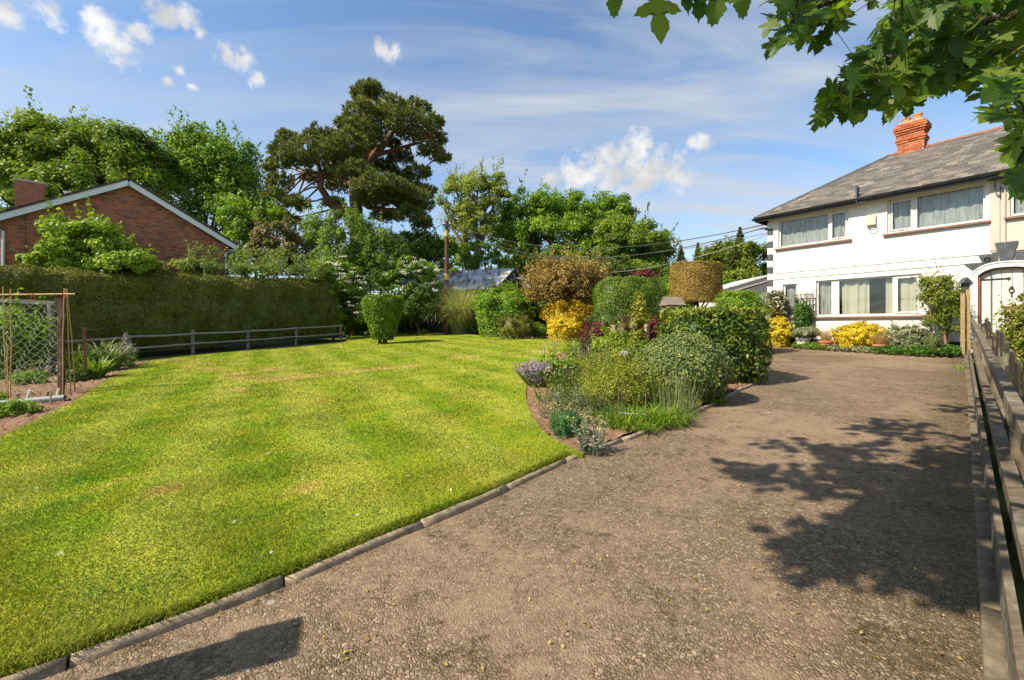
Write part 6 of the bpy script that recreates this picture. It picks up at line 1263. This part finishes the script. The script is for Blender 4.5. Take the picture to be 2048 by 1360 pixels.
# ground cover strip
strip = [hp(t_of(1582, .9), .45), hp(t_of(1582, .9), 1.05), hp(t_of(1640, 1.2), 1.25), hp(t_of(1740, 1.5), 1.50), hp(t_of(1838, 1.6), 1.62), hp(t_of(1921, 1.5), 1.45), hp(5.0, .3), hp(2, .2), hp(.9, .2)]
rough_bed('house_border', strip, .06, .010, .012)
def cover(name, label, poly, n, size, mat, hmax):
    poly = np.array(poly); p = rng.uniform(poly.min(0), poly.max(0), (n * 4, 2)); p = p[inpoly(p[:, 0], p[:, 1], poly)][:n]; n = len(p); hgt = hmax * (.5 + .5 * np.abs(np.sin(p[:, 0] * 4.1 + p[:, 1] * 2)) * np.abs(np.sin(p[:, 1] * 5.3))) * np.sqrt(rng.random(n))
    V, Fc = leaf_quads(np.stack([p[:, 0], p[:, 1], gz(p[:, 0], p[:, 1]) + .02 + hgt], 1), unit(rng.normal(size=(n, 3)) + [0, 0, .8]), size, .6); o = obj(name, V, Fc, mat, rnd=rng.random(n)); tag(o, label, 'ground cover', kind='stuff')
cover('ground_cover', 'low green ground cover along the house border', [hp(t_of(1740, 1.5), 1.48), hp(t_of(1838, 1.6), 1.62), hp(t_of(1921, 1.5), 1.45), hp(5.0, .5), hp(3.4, .6)], 9000, .055, leafm('ground_cover_leaves', (.030, .080, .012), (.060, .130, .018), (.110, .190, .030)), .26)
cover('ground_cover', 'dark green ground cover beneath the white pot', [hp(t_of(1585, .9), .55), hp(t_of(1585, .9), 1.05), hp(t_of(1655, 1.2), 1.25), hp(t_of(1655, .8), .7)], 2600, .05, GRN1, .2)
cover('ground_cover', 'pale flowering ground cover below the yellow dome', [hp(t_of(1655, 1.2), 1.25), hp(t_of(1755, 1.5), 1.48), hp(t_of(1755, 1.1), 1.05), hp(t_of(1655, 1.0), .95)], 3200, .045, VARIEG, .17)

# ------------------------------------------------------------------ vegetable patch: bean frame, netting, posts, pipe
M_CANE = plain('bamboo_cane', (.42, .26, .11), .6, .25, 8, .1); M_IRONP = plain('rusty_iron_post', (.14, .052, .035), .75, .35, 6, .3); M_DPOST = wood('dark_red_post', (.085, .042, .035)); M_GPOST = wood('grey_frame_post', (.15, .14, .125))
bx, by = G(123, 792); bf = thing('bean_frame', 'bean frame of canes and a dark post draped with netting', 'frame', at_ground(bx, by)); off = np.array(bf.location)
def fp(px, py, Y): return P(px, py, Y)
MB().bar(fp(123, 794, by) - [0, 0, .2], fp(123, 590, by), .085, .085, (1, 0, 0)).build('post', M_DPOST, bf, off=off)
obj('cross_bar', *tube([fp(-40, 590, by - .06), fp(60, 589, by - .06), fp(151, 588, by - .06)], .018, 7), M_CANE, bf, off=off)
for a, b_, dy in (((129, 577), (125, 797), -.12), ((133, 577), (141, 800), .05), ((134, 578), (151, 797), .12), ((21, 578), (21, 800), -.14), ((6, 573), (15, 797), .1), ((15, 690), (17, 797), -.2), ((-40, 577), (-44, 800), -.1)):
    obj('cane', *tube(curve(fp(*a, by + dy * .3), fp(*b_, by + dy), 8, .008), .011, 6), M_CANE, bf, off=off, smooth=True)
M_NET = plain('pale_green_twine', (.42, .50, .38), .8, .2, 5, 0); lst = []
c00, c10, c01 = fp(-60, 592, by), fp(121, 592, by), fp(-60, 780, by); U = c10 - c00; W = c01 - c00; nx, nz = 19, 13
def net(i, j): 
    s = .05 * math.sin(math.pi * i / nx); q = c00 + U * (i / nx) + W * (j / nz); q = q + [0, .05 * math.sin(i * 1.3 + j), -.10 * math.sin(math.pi * (i / nx)) * (1 + .4 * j / nz) + .012 * math.sin(i * 3 + j * 5)]; return q
for j in range(-nx, nz):
    pts = [net(i, j + i * .62) for i in range(nx + 1) if 0 <= j + i * .62 <= nz]; 
    if len(pts) > 1: lst.append((np.array(pts), .0032))
for j in range(0, nz + nx):
    pts = [net(i, j - i * .62) for i in range(nx + 1) if 0 <= j - i * .62 <= nz]
    if len(pts) > 1: lst.append((np.array(pts), .0028))
obj('netting', *tubes(lst, 4), M_NET, bf, off=off)
M_TWINE = plain('orange_twine', (.60, .13, .03), .7); lst = []
for px in (21, 60, 68, 127): c = fp(px, 590, by - .06); lst.append((np.array([c + [.025 * math.cos(t), .025 * math.cos(t + 1), .03 * math.sin(t)] for t in np.linspace(0, 12, 14)]), .005)); lst.append((np.array([c, c + [.05, -.02, -.06], c + [.02, -.02, -.11]]), .005))
obj('twine', *tubes(lst, 4), M_TWINE, bf, off=off)
gx_, gy_ = G(102, 745); gf = thing('fruit_cage_frame', 'grey timber frame standing behind the bean netting', 'frame', at_ground(gx_, gy_)); off = np.array(gf.location)
for px, top in ((102, 606), (-50, 600)): MB().bar(fp(px + 2, 745, gy_) - [0, 0, .2], fp(px, top, gy_), .13, .12, (1, 0, 0)).build('post', M_GPOST, gf, off=off)
MB().bar(fp(-70, 597, gy_), fp(110, 606, gy_), .10, .12).build('beam', M_GPOST, gf, off=off)
for px, py, top, lab, mt in ((172, 763, 654, 'rusty iron angle post nearest the lawn edge', M_IRONP), (236, 712, 646, 'dark iron post near the foxglove', M_DPOST)):
    x, y = G(px, py); o = MB().box(-.03, .03, -.004, .004, -.2, (py - top) * y / F).box(-.034, -.026, -.004, .05, -.2, (py - top) * y / F).build('angle_post', mt); o.location = at_ground(x, y); o.rotation_euler = (0, R(-1.5), R(20)); tag(o, lab, 'post', 'posts in the vegetable bed')
a, b_ = P(168, 660, G(172, 763)[1]), P(236, 652, G(236, 712)[1]); cable('wire', 'thin wire strung between the two iron posts', a, b_, .03, .004, M_ALU, 8)
for px, py, top, lab in ((52, 742, 655, 'grey post among the rails behind the netting'),): x, y = G(px, py); o = MB().bar((0, 0, -.2), (0.02, 0, (py - top) * y / F), .10, .09, (1, 0, 0)).build('timber_post', M_GPOST); o.location = at_ground(x, y); tag(o, lab, 'post', 'posts in the vegetable bed')
x0, y0 = G(-60, 820); x1, y1 = G(130, 804); r_ = .062; M_PIPE = plain('grey_plastic_pipe', (.27, .29, .31), .45, .1, 3, 0, .4); V, Fc = tube([(x0, y0, gz(x0, y0) + r_), (x1, y1, gz(x1, y1) + r_ + .02)], r_, 18); V2, F2 = tube([(x0, y0, gz(x0, y0) + r_), (x1, y1, gz(x1, y1) + r_ + .02)], r_ * .9, 18)
pp = thing('drain_pipe', 'grey plastic pipe lying on the soil below the bean frame', 'pipe', at_ground(x1, y1)); obj('shell', V, Fc, M_PIPE, pp, smooth=True, off=np.array(pp.location)); obj('bore', V2, F2[:, ::-1], M_PIPE, pp, smooth=True, off=np.array(pp.location))
for lab, px, py, h_, ln, w_, mt in (('short wooden peg in front of the pipe', 101, 812, 26, .0, .02, M_STUMP), ('slanting white peg behind the pipe', 55, 802, 22, .10, .035, M_UPVC), ('slanting pale peg beside the dark post', 114, 800, 23, .07, .03, M_UPVC), ('square wooden block behind the pipe', 93, 800, 17, .0, .07, M_STUMP), ('small wooden block near the left canes', 33, 803, 16, .0, .07, M_STUMP), ('thin stick right of the dark post', 131, 794, 24, .02, .015, M_CANE)):
    x, y = G(px, py); o = MB().bar((-ln / 2, 0, -.06), (ln / 2, 0, h_ * y / F), w_, w_, (0, 1, 0)).build('peg', mt); o.location = at_ground(x, y); tag(o, lab, 'peg', 'pegs by the pipe')
x, y = P(26, 700, 12.6)[:2]; shrub('currant_bush', 'yellow green fruit bush seen through the netting', x - .2, y, .95, .8, 2.05, 5200, .10, GRN2, .25, 90, inner=.5, core=.7, sprays=60, stems=7, group='vegetable bed plants')
for lab, px, py, w_, h_, n, mt in (('bright green leafy artichoke beside the iron post', 190, 758, 46, 46, 40, GRASS), ('second leafy artichoke behind the bright one', 222, 742, 40, 56, 36, BLUEG), ('dark leafy artichoke left of the iron post', 152, 748, 36, 58, 30, GRN1), ('tall grey green artichoke between the posts', 203, 736, 36, 62, 34, BLUEG)):
    x, y, s = gp(px, py); t = clump_grass('artichoke_plant', lab, x, y, w_ * s * .25, n * 4, h_ * s * 1.15, w_ * s * .16, mt, .75, 1.1, group='vegetable bed plants', segs=5)
for lab, px, py, h_ in (('foxglove with pale lilac flowers by the fence', 249, 737, 70), ('shorter foxglove to the right of the taller one', 259, 734, 52)):
    x, y, s = gp(px, py); stalks('foxglove', lab, x, y, .12, 8, h_ * s, GRN2, .22, 12, flower=(.055, LILAC, 16, .40), group='vegetable bed plants', lean=.04, asp=.4)
for lab, px, py, w_, mt in (('low leafy green crop at the front of the vegetable bed', 28, 832, 74, GRASS), ('low weeds under the fruit bush', 60, 770, 60, GRN1), ('dark crop rows behind the pipe', 150, 765, 50, GRN3), ('low green plants at the left border of the bed', -30, 815, 60, GRN2)):
    x, y, s = gp(px, py); shrub('crop_plant', lab, x, y, w_ / 2 * s, .28, 27 * s, 1800, .055, mt, .1, 40, cat='plant', group='vegetable bed plants', core=0, inner=.3, stems=3)
# shrubs between the hedge and the brick house
x, y = P(175, 500, 17.6)[:2]; q = hl(15.6, 3.6); x, y = P(178, 500, 19.6)[:2]; shrub('hedge_bush', 'leafy green bush mass behind the tall hedge', x, y, 1.9, .9, 5.6, 9000, .16, leafm('yellow_lime_leaves', (.085, .150, .010), (.165, .255, .018), (.280, .360, .040)), .4, 130, lift=.8, core=.78, sprays=30)  # both bushes share a bright yellow-lime leaf colour
tree('cherry_laurel', 'yellow green bush rising above the tall hedge', 185, 19.4, [(170, 485, 62, 42, -.6), (230, 510, 48, 36), (120, 530, 60, 28), (150, 455, 42, 22), (260, 540, 60, 26), (90, 545, 50, 20), (185, 520, 75, 40), (240, 535, 70, 30)], 20000, .17, leafm('yellow_lime_leaves', (.085, .150, .010), (.165, .255, .018), (.280, .360, .040)), DBARK, .07, .4, 120, cat='shrub', group='garden shrubs', sprays=40)
tree('fern_growth', 'pale feathery growth showing above the right half of the hedge', 420, 23.2, [(345, 540, 40, 22, -2), (400, 540, 40, 22, -1), (450, 543, 45, 20), (510, 545, 45, 20, 1), (570, 548, 45, 20, 2.5), (300, 538, 30, 20, -3), (620, 550, 36, 20, 3.2)], 9000, .16, leafm('fern_leaves', (.080, .125, .020), (.150, .200, .040), (.240, .285, .085)), DBARK, .05, .35, 130, .35, cat='shrub', group='garden shrubs', sprays=90)

# ------------------------------------------------------------------ right-hand fence
M_RFW = wood('mossy_grey_fence_timber', (.145, .115, .078)); M_RFD = wood('dark_stained_board', (.055, .042, .032)); M_RFN = wood('new_golden_post', (.34, .235, .10))
def fz(y): return gz(*fence_xy(y))
rf = thing('boundary_fence', 'mossy two-rail timber fence running along the right of the driveway', 'fence', at_ground(*fence_xy(5, .3))); off = np.array(rf.location)
def fxyz(y, c, h): x, yy = fence_xy(y, c); return np.array([x, yy, fz(y) + h])
ys = np.arange(-.9, 12.0, 1.85)
for k, y in enumerate(ys): MB().bar(fxyz(y, .40, -.2), fxyz(y, .40 + random.uniform(-.01, .01), .90), .10, .10, (1, -1, 0)).build('post', M_RFW, rf, off=off)
for k, (a, b) in enumerate(zip(ys, ys[1:])):
    for h, c, hh, ww in ((.955, .305, .085, .055), (.50, .300, .085, .065)):
        e = random.uniform(-.012, .012); mb = MB().bar(fxyz(a + .003, c, h - hh / 2 + e), fxyz(b - .003, c + random.uniform(-.006, .006), h - hh / 2 + e), ww, hh); mb.build('rail', M_RFW, rf, off=off)
    MB().bar(fxyz(a + .002, .213, .13), fxyz(b - .002, .213, .13), .03, .32).build('gravel_board', M_RFW, rf, off=off)
# wire netting stapled to the front of the boards
lst = []; n0 = int(12.5 / .10)
for k in range(n0):
    y = -.8 + k * .10
    for s_ in (-1, 1): lst.append((np.array([fxyz(y, .188 + .002 * s_, .07), fxyz(y + s_ * .07, .185, .18), fxyz(y + s_ * .14, .180 + .008 * math.sin(k), .30 + .02 * math.sin(k * 1.7))]), .0007))
obj('wire_netting', *tubes(lst, 3), plain('dull_grey_wire', (.14, .14, .135), .7), rf, off=off)
# dark boards of the neighbour's low fence behind the rails
nb = thing('board_fence', 'low dark stained board fence just behind the mossy rail fence', 'fence', at_ground(*fence_xy(7, .7))); off = np.array(nb.location)
k = 0; y = 2.2
while y < 11.0:
    h = .98 + .10 * math.sin(k * 1.1) + random.uniform(-.03, .03); wb = .42; MB().bar(fxyz(y, .62, h / 2 - .1), fxyz(y + wb, .62, h / 2 - .1), .022, h + .1).build('board', M_RFD, nb, off=off)
    if k % 3 == 0: MB().bar(fxyz(y - .02, .60, -.1), fxyz(y - .02, .60, h - .05), .06, .06, (1, -1, 0)).build('post', M_RFN if k == 3 else M_RFD, nb, off=off)
    y += wb + .02 + (.30 if k % 2 else 0); k += 1
yy = 11.15; gpst = thing('timber_gate_posts', 'pair of new golden timber posts at the far end of the fence', 'post', at_ground(*fence_xy(yy, .2))); off = np.array(gpst.location)
for c, h in ((.06, 1.62), (.20, 1.72)): MB().bar(fxyz(yy, c, -.2), fxyz(yy, c, h), .085, .08, (1, -1, 0)).build('post', M_RFN, gpst, off=off)
x, y = fence_xy(11.4, .05); o = MB().box(-.09, .09, -.05, .05, 1.98, 2.0).add([(-.14, -.08, 1.98), (.14, -.08, 1.98), (.14, .08, 1.98), (-.14, .08, 1.98), (-.02, -.08, 2.14), (.02, .08, 2.14)], [(0, 1, 4), (1, 2, 5, 4), (2, 3, 5), (3, 0, 4, 5)]).box(-.06, .06, -.04, .06, 1.70, 1.98).build('lantern', M_STONE); o.location = (*hp(5.02, .12), HZ - .12); tag(o, 'small roofed lamp on the wall left of the arched door', 'lamp')
# neighbour's shrubs
for lab, px, Y, rx, h, n, mt in (('yellow green shrub in front of the white door', 2040, 7.6, .62, 1.78, 6000, leafm('neighbour_shrub_leaves', (.085, .090, .012), (.150, .150, .020), (.240, .215, .040))), ('green shrub behind the board fence at the right edge', 2010, 8.6, .50, 1.20, 4200, GRN2), ('dark shrub low behind the fence at the right edge', 2075, 5.0, .55, 1.05, 3600, GRN1), ('ivy growth behind the near fence posts', 2110, 3.4, .45, .9, 3000, GRN3)):
    x, y = P(px, 700, Y)[:2]; x = max(x, fence_xy(y, .75)[0] + rx * 1.5); shrub('neighbour_shrub', lab, x, y, rx, rx, h, n, .06, mt, .13, 110, inner=.5, core=.6, sprays=60, group="shrubs beyond the right fence")
clump_grass('weed_tuft', 'moss and weeds growing along the foot of the right fence', *fence_xy(9.0, .2), .25, 60, .25, .01, GRASS, .7, 1)

# ------------------------------------------------------------------ gate post left of the camera (its shadow falls across the drive)
gpo = thing('gate_post', 'stout timber gate post at the driveway entrance', 'post', at_ground(-2.75, 1.32), R(20))
MB().box(-.11, .11, -.11, .11, -.3, 1.80).build('shaft', M_RFW, gpo); MB().add([(-.14, -.14, 1.80), (.14, -.14, 1.80), (.14, .14, 1.80), (-.14, .14, 1.80), (0, 0, 1.94), (-.14, -.14, 1.84), (.14, -.14, 1.84), (.14, .14, 1.84), (-.14, .14, 1.84)], [(0, 3, 2, 1), (0, 1, 6, 5), (1, 2, 7, 6), (2, 3, 8, 7), (3, 0, 5, 8), (5, 6, 4), (6, 7, 4), (7, 8, 4), (8, 5, 4)]).build('cap', M_RFW, gpo)
for z in (.35, .7, 1.05, 1.22): MB().box(-1.5, -.12, -.02, .02, z, z + .09).build('rail', M_RFW, gpo)

# ------------------------------------------------------------------ overhanging sycamore
OUT = [(0, 0), (.08, -.06), (.20, -.13), (.27, -.10), (.40, -.13), (.37, -.04), (.30, .04), (.20, .13), (.31, .14), (.40, .20), (.50, .22), (.55, .31), (.68, .38), (.55, .41), (.50, .48), (.41, .45), (.36, .50), (.27, .43), (.155, .37), (.20, .47), (.23, .56), (.29, .62), (.24, .70), (.25, .79), (.16, .84), (.13, .94), (.06, .99), (0, 1.12)]
def syc_mesh(k):
    half = [(x * random.uniform(.9, 1.1), y * random.uniform(.94, 1.06)) for x, y in OUT]; half[0] = (0, 0); half[-1] = (0, half[-1][1]); cv = random.uniform(.1, .45); fo = random.uniform(.05, .3)
    z = lambda x, y: fo * abs(x) * .6 - cv * (y - .2) ** 2 * .5 - .25 * max(0, abs(x) - .3) ** 1.5
    V, Fc = [], []; mids = [(0, y) for x, y in half]
    for s in (1, -1):
        b = len(V); V += [(s * x, y, z(x, y)) for x, y in half] + [(0, .14, z(0, .14)), (0, .44, z(0, .44))]; n = len(half)
        tri = []
        for i in range(n - 1): c = n if i < 17 else (n + 1); tri.append((i, i + 1, c))
        tri += [(17, n + 1, n)]
        Fc += [tuple(b + j for j in (t if s == 1 else t[::-1])) for t in tri]
    V += [(-.012, 0, 0), (.012, 0, 0), (.008, -.5, .12), (-.008, -.5, .12)]; Fc += [tuple(len(V) - 4 + j for j in range(4))]
    return V, Fc
leafs = []
for k in range(7): V, Fc = syc_mesh(k); leafs.append((np.array(V), Fc, mesh_data('leaf', V, Fc, SYC, np.full(len(Fc), (k + .5) / 7))))
sroot = np.array(at_ground(.9, -3.3)); syc = thing('sycamore_tree', 'overhanging sycamore with lobed green leaves at the top right', 'tree', tuple(sroot))
def leaf_frame(pos, size, out_dir, nrm):
    y = Vector(out_dir).normalized(); z = Vector(nrm); x = y.cross(z).normalized(); z = x.cross(y); return Matrix.Translation(Vector(pos)) @ Matrix((x, y, z)).transposed().to_4x4() @ Matrix.Scale(size, 4)
def poly_rand(poly, n):
    poly = np.array(poly, float); out = []
    while len(out) < n:
        p = rng.uniform(poly.min(0), poly.max(0), (200, 2)); out += list(p[inpoly(p[:, 0], p[:, 1], poly)])
    return out[:n]
branches = []
hub = sroot + [0, 0, 3.2]; trunk = curve(sroot - [0, 0, .3], hub, 7, .02); obj('trunk', *tube(trunk, np.linspace(.34, .24, 7), 14), BARK, syc, smooth=True, off=sroot)
def branch(pts, r0, r1): 
    q = smooth_path(pts, 40); obj('branch', *tube(q, np.linspace(r0, r1, len(q)), 7), DBARK, syc, smooth=True, off=sroot); return q
spots = []                                                  # (pixel, pixel, depth, leaf size)
for px, py, Y, sz in ((1312, -8, 1.22, .115), (1225, -32, 1.25, .085), (1250, -40, 1.3, .08), (1400, -26, 1.3, .09), (1440, -32, 1.28, .11), (1475, -36, 1.3, .10), (1360, -46, 1.3, .10)): spots.append((px, py, Y, sz))
for p in poly_rand([(1545, -40), (1535, 60), (1550, 90), (1600, 70), (1650, 78), (1688, 40), (1710, 0), (1700, -50)], 70): spots.append((*p, rng.uniform(1.95, 2.5), rng.uniform(.075, .115)))
R3 = [(1800, -40), (1760, 60), (1715, 105), (1690, 150), (1650, 190), (1628, 222), (1650, 232), (1720, 210), (1800, 205), (1850, 190), (1925, 155), (1985, 130), (2080, 120), (2120, 40), (2120, -60)]
for p in poly_rand(R3, 520): spots.append((*p, rng.uniform(2.1, 3.1), rng.uniform(.085, .135)))
for p in poly_rand([(1975, 130), (1985, 200), (2010, 250), (2080, 260), (2090, 120)], 34): spots.append((*p, rng.uniform(1.7, 2.3), rng.uniform(.09, .14)))
for p in poly_rand([(2025, 270), (2020, 330), (2035, 365), (2090, 360), (2080, 250)], 18): spots.append((*p, rng.uniform(1.8, 2.2), rng.uniform(.09, .13)))
for p in ((1742, -8), (1752, 2)): spots.append((*p, 2.3, .06))
q1 = branch([hub, (1.6, -1.2, 4.6), P(2250, -60, 2.0), P(2060, 20, 2.45), P(1900, 60, 2.6), P(1790, 110, 2.65), P(1690, 165, 2.7)], .05, .005); q2 = branch([P(2060, 20, 2.45), P(1980, 110, 2.5), P(1880, 150, 2.45), P(1760, 185, 2.5), P(1660, 205, 2.55)], .028, .005)
q3 = branch([hub, (1.0, -1.0, 4.4), P(1900, -160, 1.9), P(1760, -60, 2.1), P(1660, 0, 2.2), P(1590, 40, 2.25)], .07, .005); q4 = branch([P(2250, -60, 2.0), P(2150, 100, 2.0), P(2080, 200, 2.0), P(2050, 300, 2.0)], .035, .006); q5 = branch([hub, (.4, -1.4, 3.6), P(1560, -220, 1.15), P(1420, -110, 1.25), P(1310, -85, 1.25), P(1220, -95, 1.27)], .05, .004); q6 = branch([P(1900, 60, 2.6), P(1830, 40, 2.7), P(1780, 0, 2.75), P(1730, -40, 2.8)], .02, .004)
bp = np.concatenate([q1, q2, q3, q4, q5, q6]); twigs = []; rest = []; cnt = 0
order = rng.permutation(len(spots))
for j in list(range(7)) + [k for k in order if k > 6]:
    px, py, Y, sz = spots[j]; pos = P(px, py, Y); near = bp[np.argmin(np.linalg.norm(bp - pos, axis=1))]; d = pos - near; od = unit(d * .8 + rng.normal(size=3) * .12 + np.array([-.15, -.05, -.16 - .2 * rng.random()])); nr = unit(np.array([-.1, -.35, .75]) + rng.normal(size=3) * .38)
    if j < 7: od = unit(np.array([rng.normal() * .25, .1, -1])); nr = unit(np.array([rng.normal() * .3, -1, .35]))
    elif rng.random() < .35: od = unit(od + [0, 0, -.7]); nr = unit(nr + [0, -.7, 0])
    M = leaf_frame(pos, sz, od, nr); base = np.array(M @ Vector((0, -.5, .12)))
    if np.linalg.norm(near - base) < .38: twigs.append((curve(near, base, 4, .05, .03), np.array([.0032, .0028, .0022, .0016])))
    k = int(rng.integers(0, 7))
    if cnt < 295: o = bpy.data.objects.new('leaf', leafs[k][2]); link(o, syc); o.matrix_local = Matrix.Translation(Vector(-sroot)) @ M; cnt += 1
    else: rest.append((k, M))
# crown above and behind the camera, including the boughs that shade the drive
shade = [(1490, 945, 85, 15, 70), (1600, 962, 80, 26, 90), (1590, 895, 80, 15, 70), (1660, 905, 60, 20, 50), (1790, 862, 90, 24, 120), (1910, 812, 45, 16, 40), (1780, 950, 150, 60, 420), (1800, 1045, 120, 50, 330), (1620, 1085, 75, 20, 90), (1660, 1120, 75, 22, 90), (1720, 1062, 80, 26, 110), (1880, 1150, 70, 52, 170), (1900, 940, 70, 70, 220), (1930, 1060, 60, 70, 190), (1760, 1100, 60, 40, 90), (1960, 860, 50, 30, 70), (2010, 960, 70, 90, 150), (1850, 1000, 100, 50, 170)]
fc = []
for cx_, cy_, rx, ry, n in shade:
    a, r_ = rng.uniform(0, 6.283, n), np.sqrt(rng.random(n)); sub_ = np.stack([cx_ + np.cos(a) * rx * r_, cy_ + np.sin(a) * ry * r_], 1)[:max(2, n // 9)]      # leaf sprays with gaps between them
    for _ in range(int(n * .62)):
        sc_ = sub_[rng.integers(0, len(sub_))]; gx2, gy2 = G(*sc_); gx2 += rng.normal() * .10; gy2 += rng.normal() * .10; hH = 4.7 + rng.uniform(-.25, .55)
        for _k in range(14):
            L_ = hH / math.tan(SUN_EL); q = np.array([gx2 - SH[0] * L_, gy2 - SH[1] * L_, gz(gx2, gy2) + hH])
            if (q[2] - E) > .92 * q[1] or q[1] < .2: break
            hH += .35
        fc.append(q)
fc = np.array(fc)
for c, r_, n in (((1.0, -3.6, 7.5), (3.0, 2.3, 2.2), 900), ((-2.5, -3.4, 6.5), (2.4, 2.0, 1.6), 600), ((4.2, -3.0, 6.4), (2.2, 2.0, 1.8), 600)): fc = np.concatenate([fc, np.array(c) + unit(rng.normal(size=(n, 3))) * np.array(r_) * rng.uniform(.5, 1, (n, 1))])
V, Fc = leaf_quads(fc, unit(rng.normal(size=fc.shape) * .45 + np.array(sun_to)), rng.uniform(.12, .18, len(fc)), .85, .06); obj('upper_foliage', V, Fc, SYC, syc, rnd=rng.random(len(fc)), kind='stuff', off=sroot)
Vs, Fs, Rs, b0 = [], [], [], 0
for k, M in rest:
    V, Fc, _ = leafs[k]; Mn = np.array(M); Vs.append(V @ Mn[:3, :3].T + Mn[:3, 3]); Fs += [tuple(b0 + i for i in f) for f in Fc]; Rs += [rng.random()] * len(Fc); b0 += len(V)
obj('foliage', np.concatenate(Vs), Fs, SYC, syc, rnd=Rs, kind='stuff', off=sroot)
obj('twig', *tubes(twigs, 4), DBARK, syc, off=sroot, kind='stuff')
cl = fc[:sum(int(s[4] * .62) for s in shade)]
bough = branch([hub, (-.4, -1.4, 4.6), (-1.2, .2, 5.2), tuple(cl.mean(0)), tuple(cl[np.argmin(cl[:, 0])])], .11, .012)
for k in range(14): e = cl[rng.integers(0, len(cl))]; s_ = bough[np.argmin(np.linalg.norm(bough - e, axis=1))]; branch([s_, (s_ + e) / 2 + [0, 0, .08], e], .022, .005)
for c in ((1.0, -3.6, 8.2), (-2.5, -3.4, 6.9), (4.2, -3.0, 6.8)): branch([hub, tuple((hub + np.array(c)) / 2 + [0, 0, .3]), c], .16, .03)
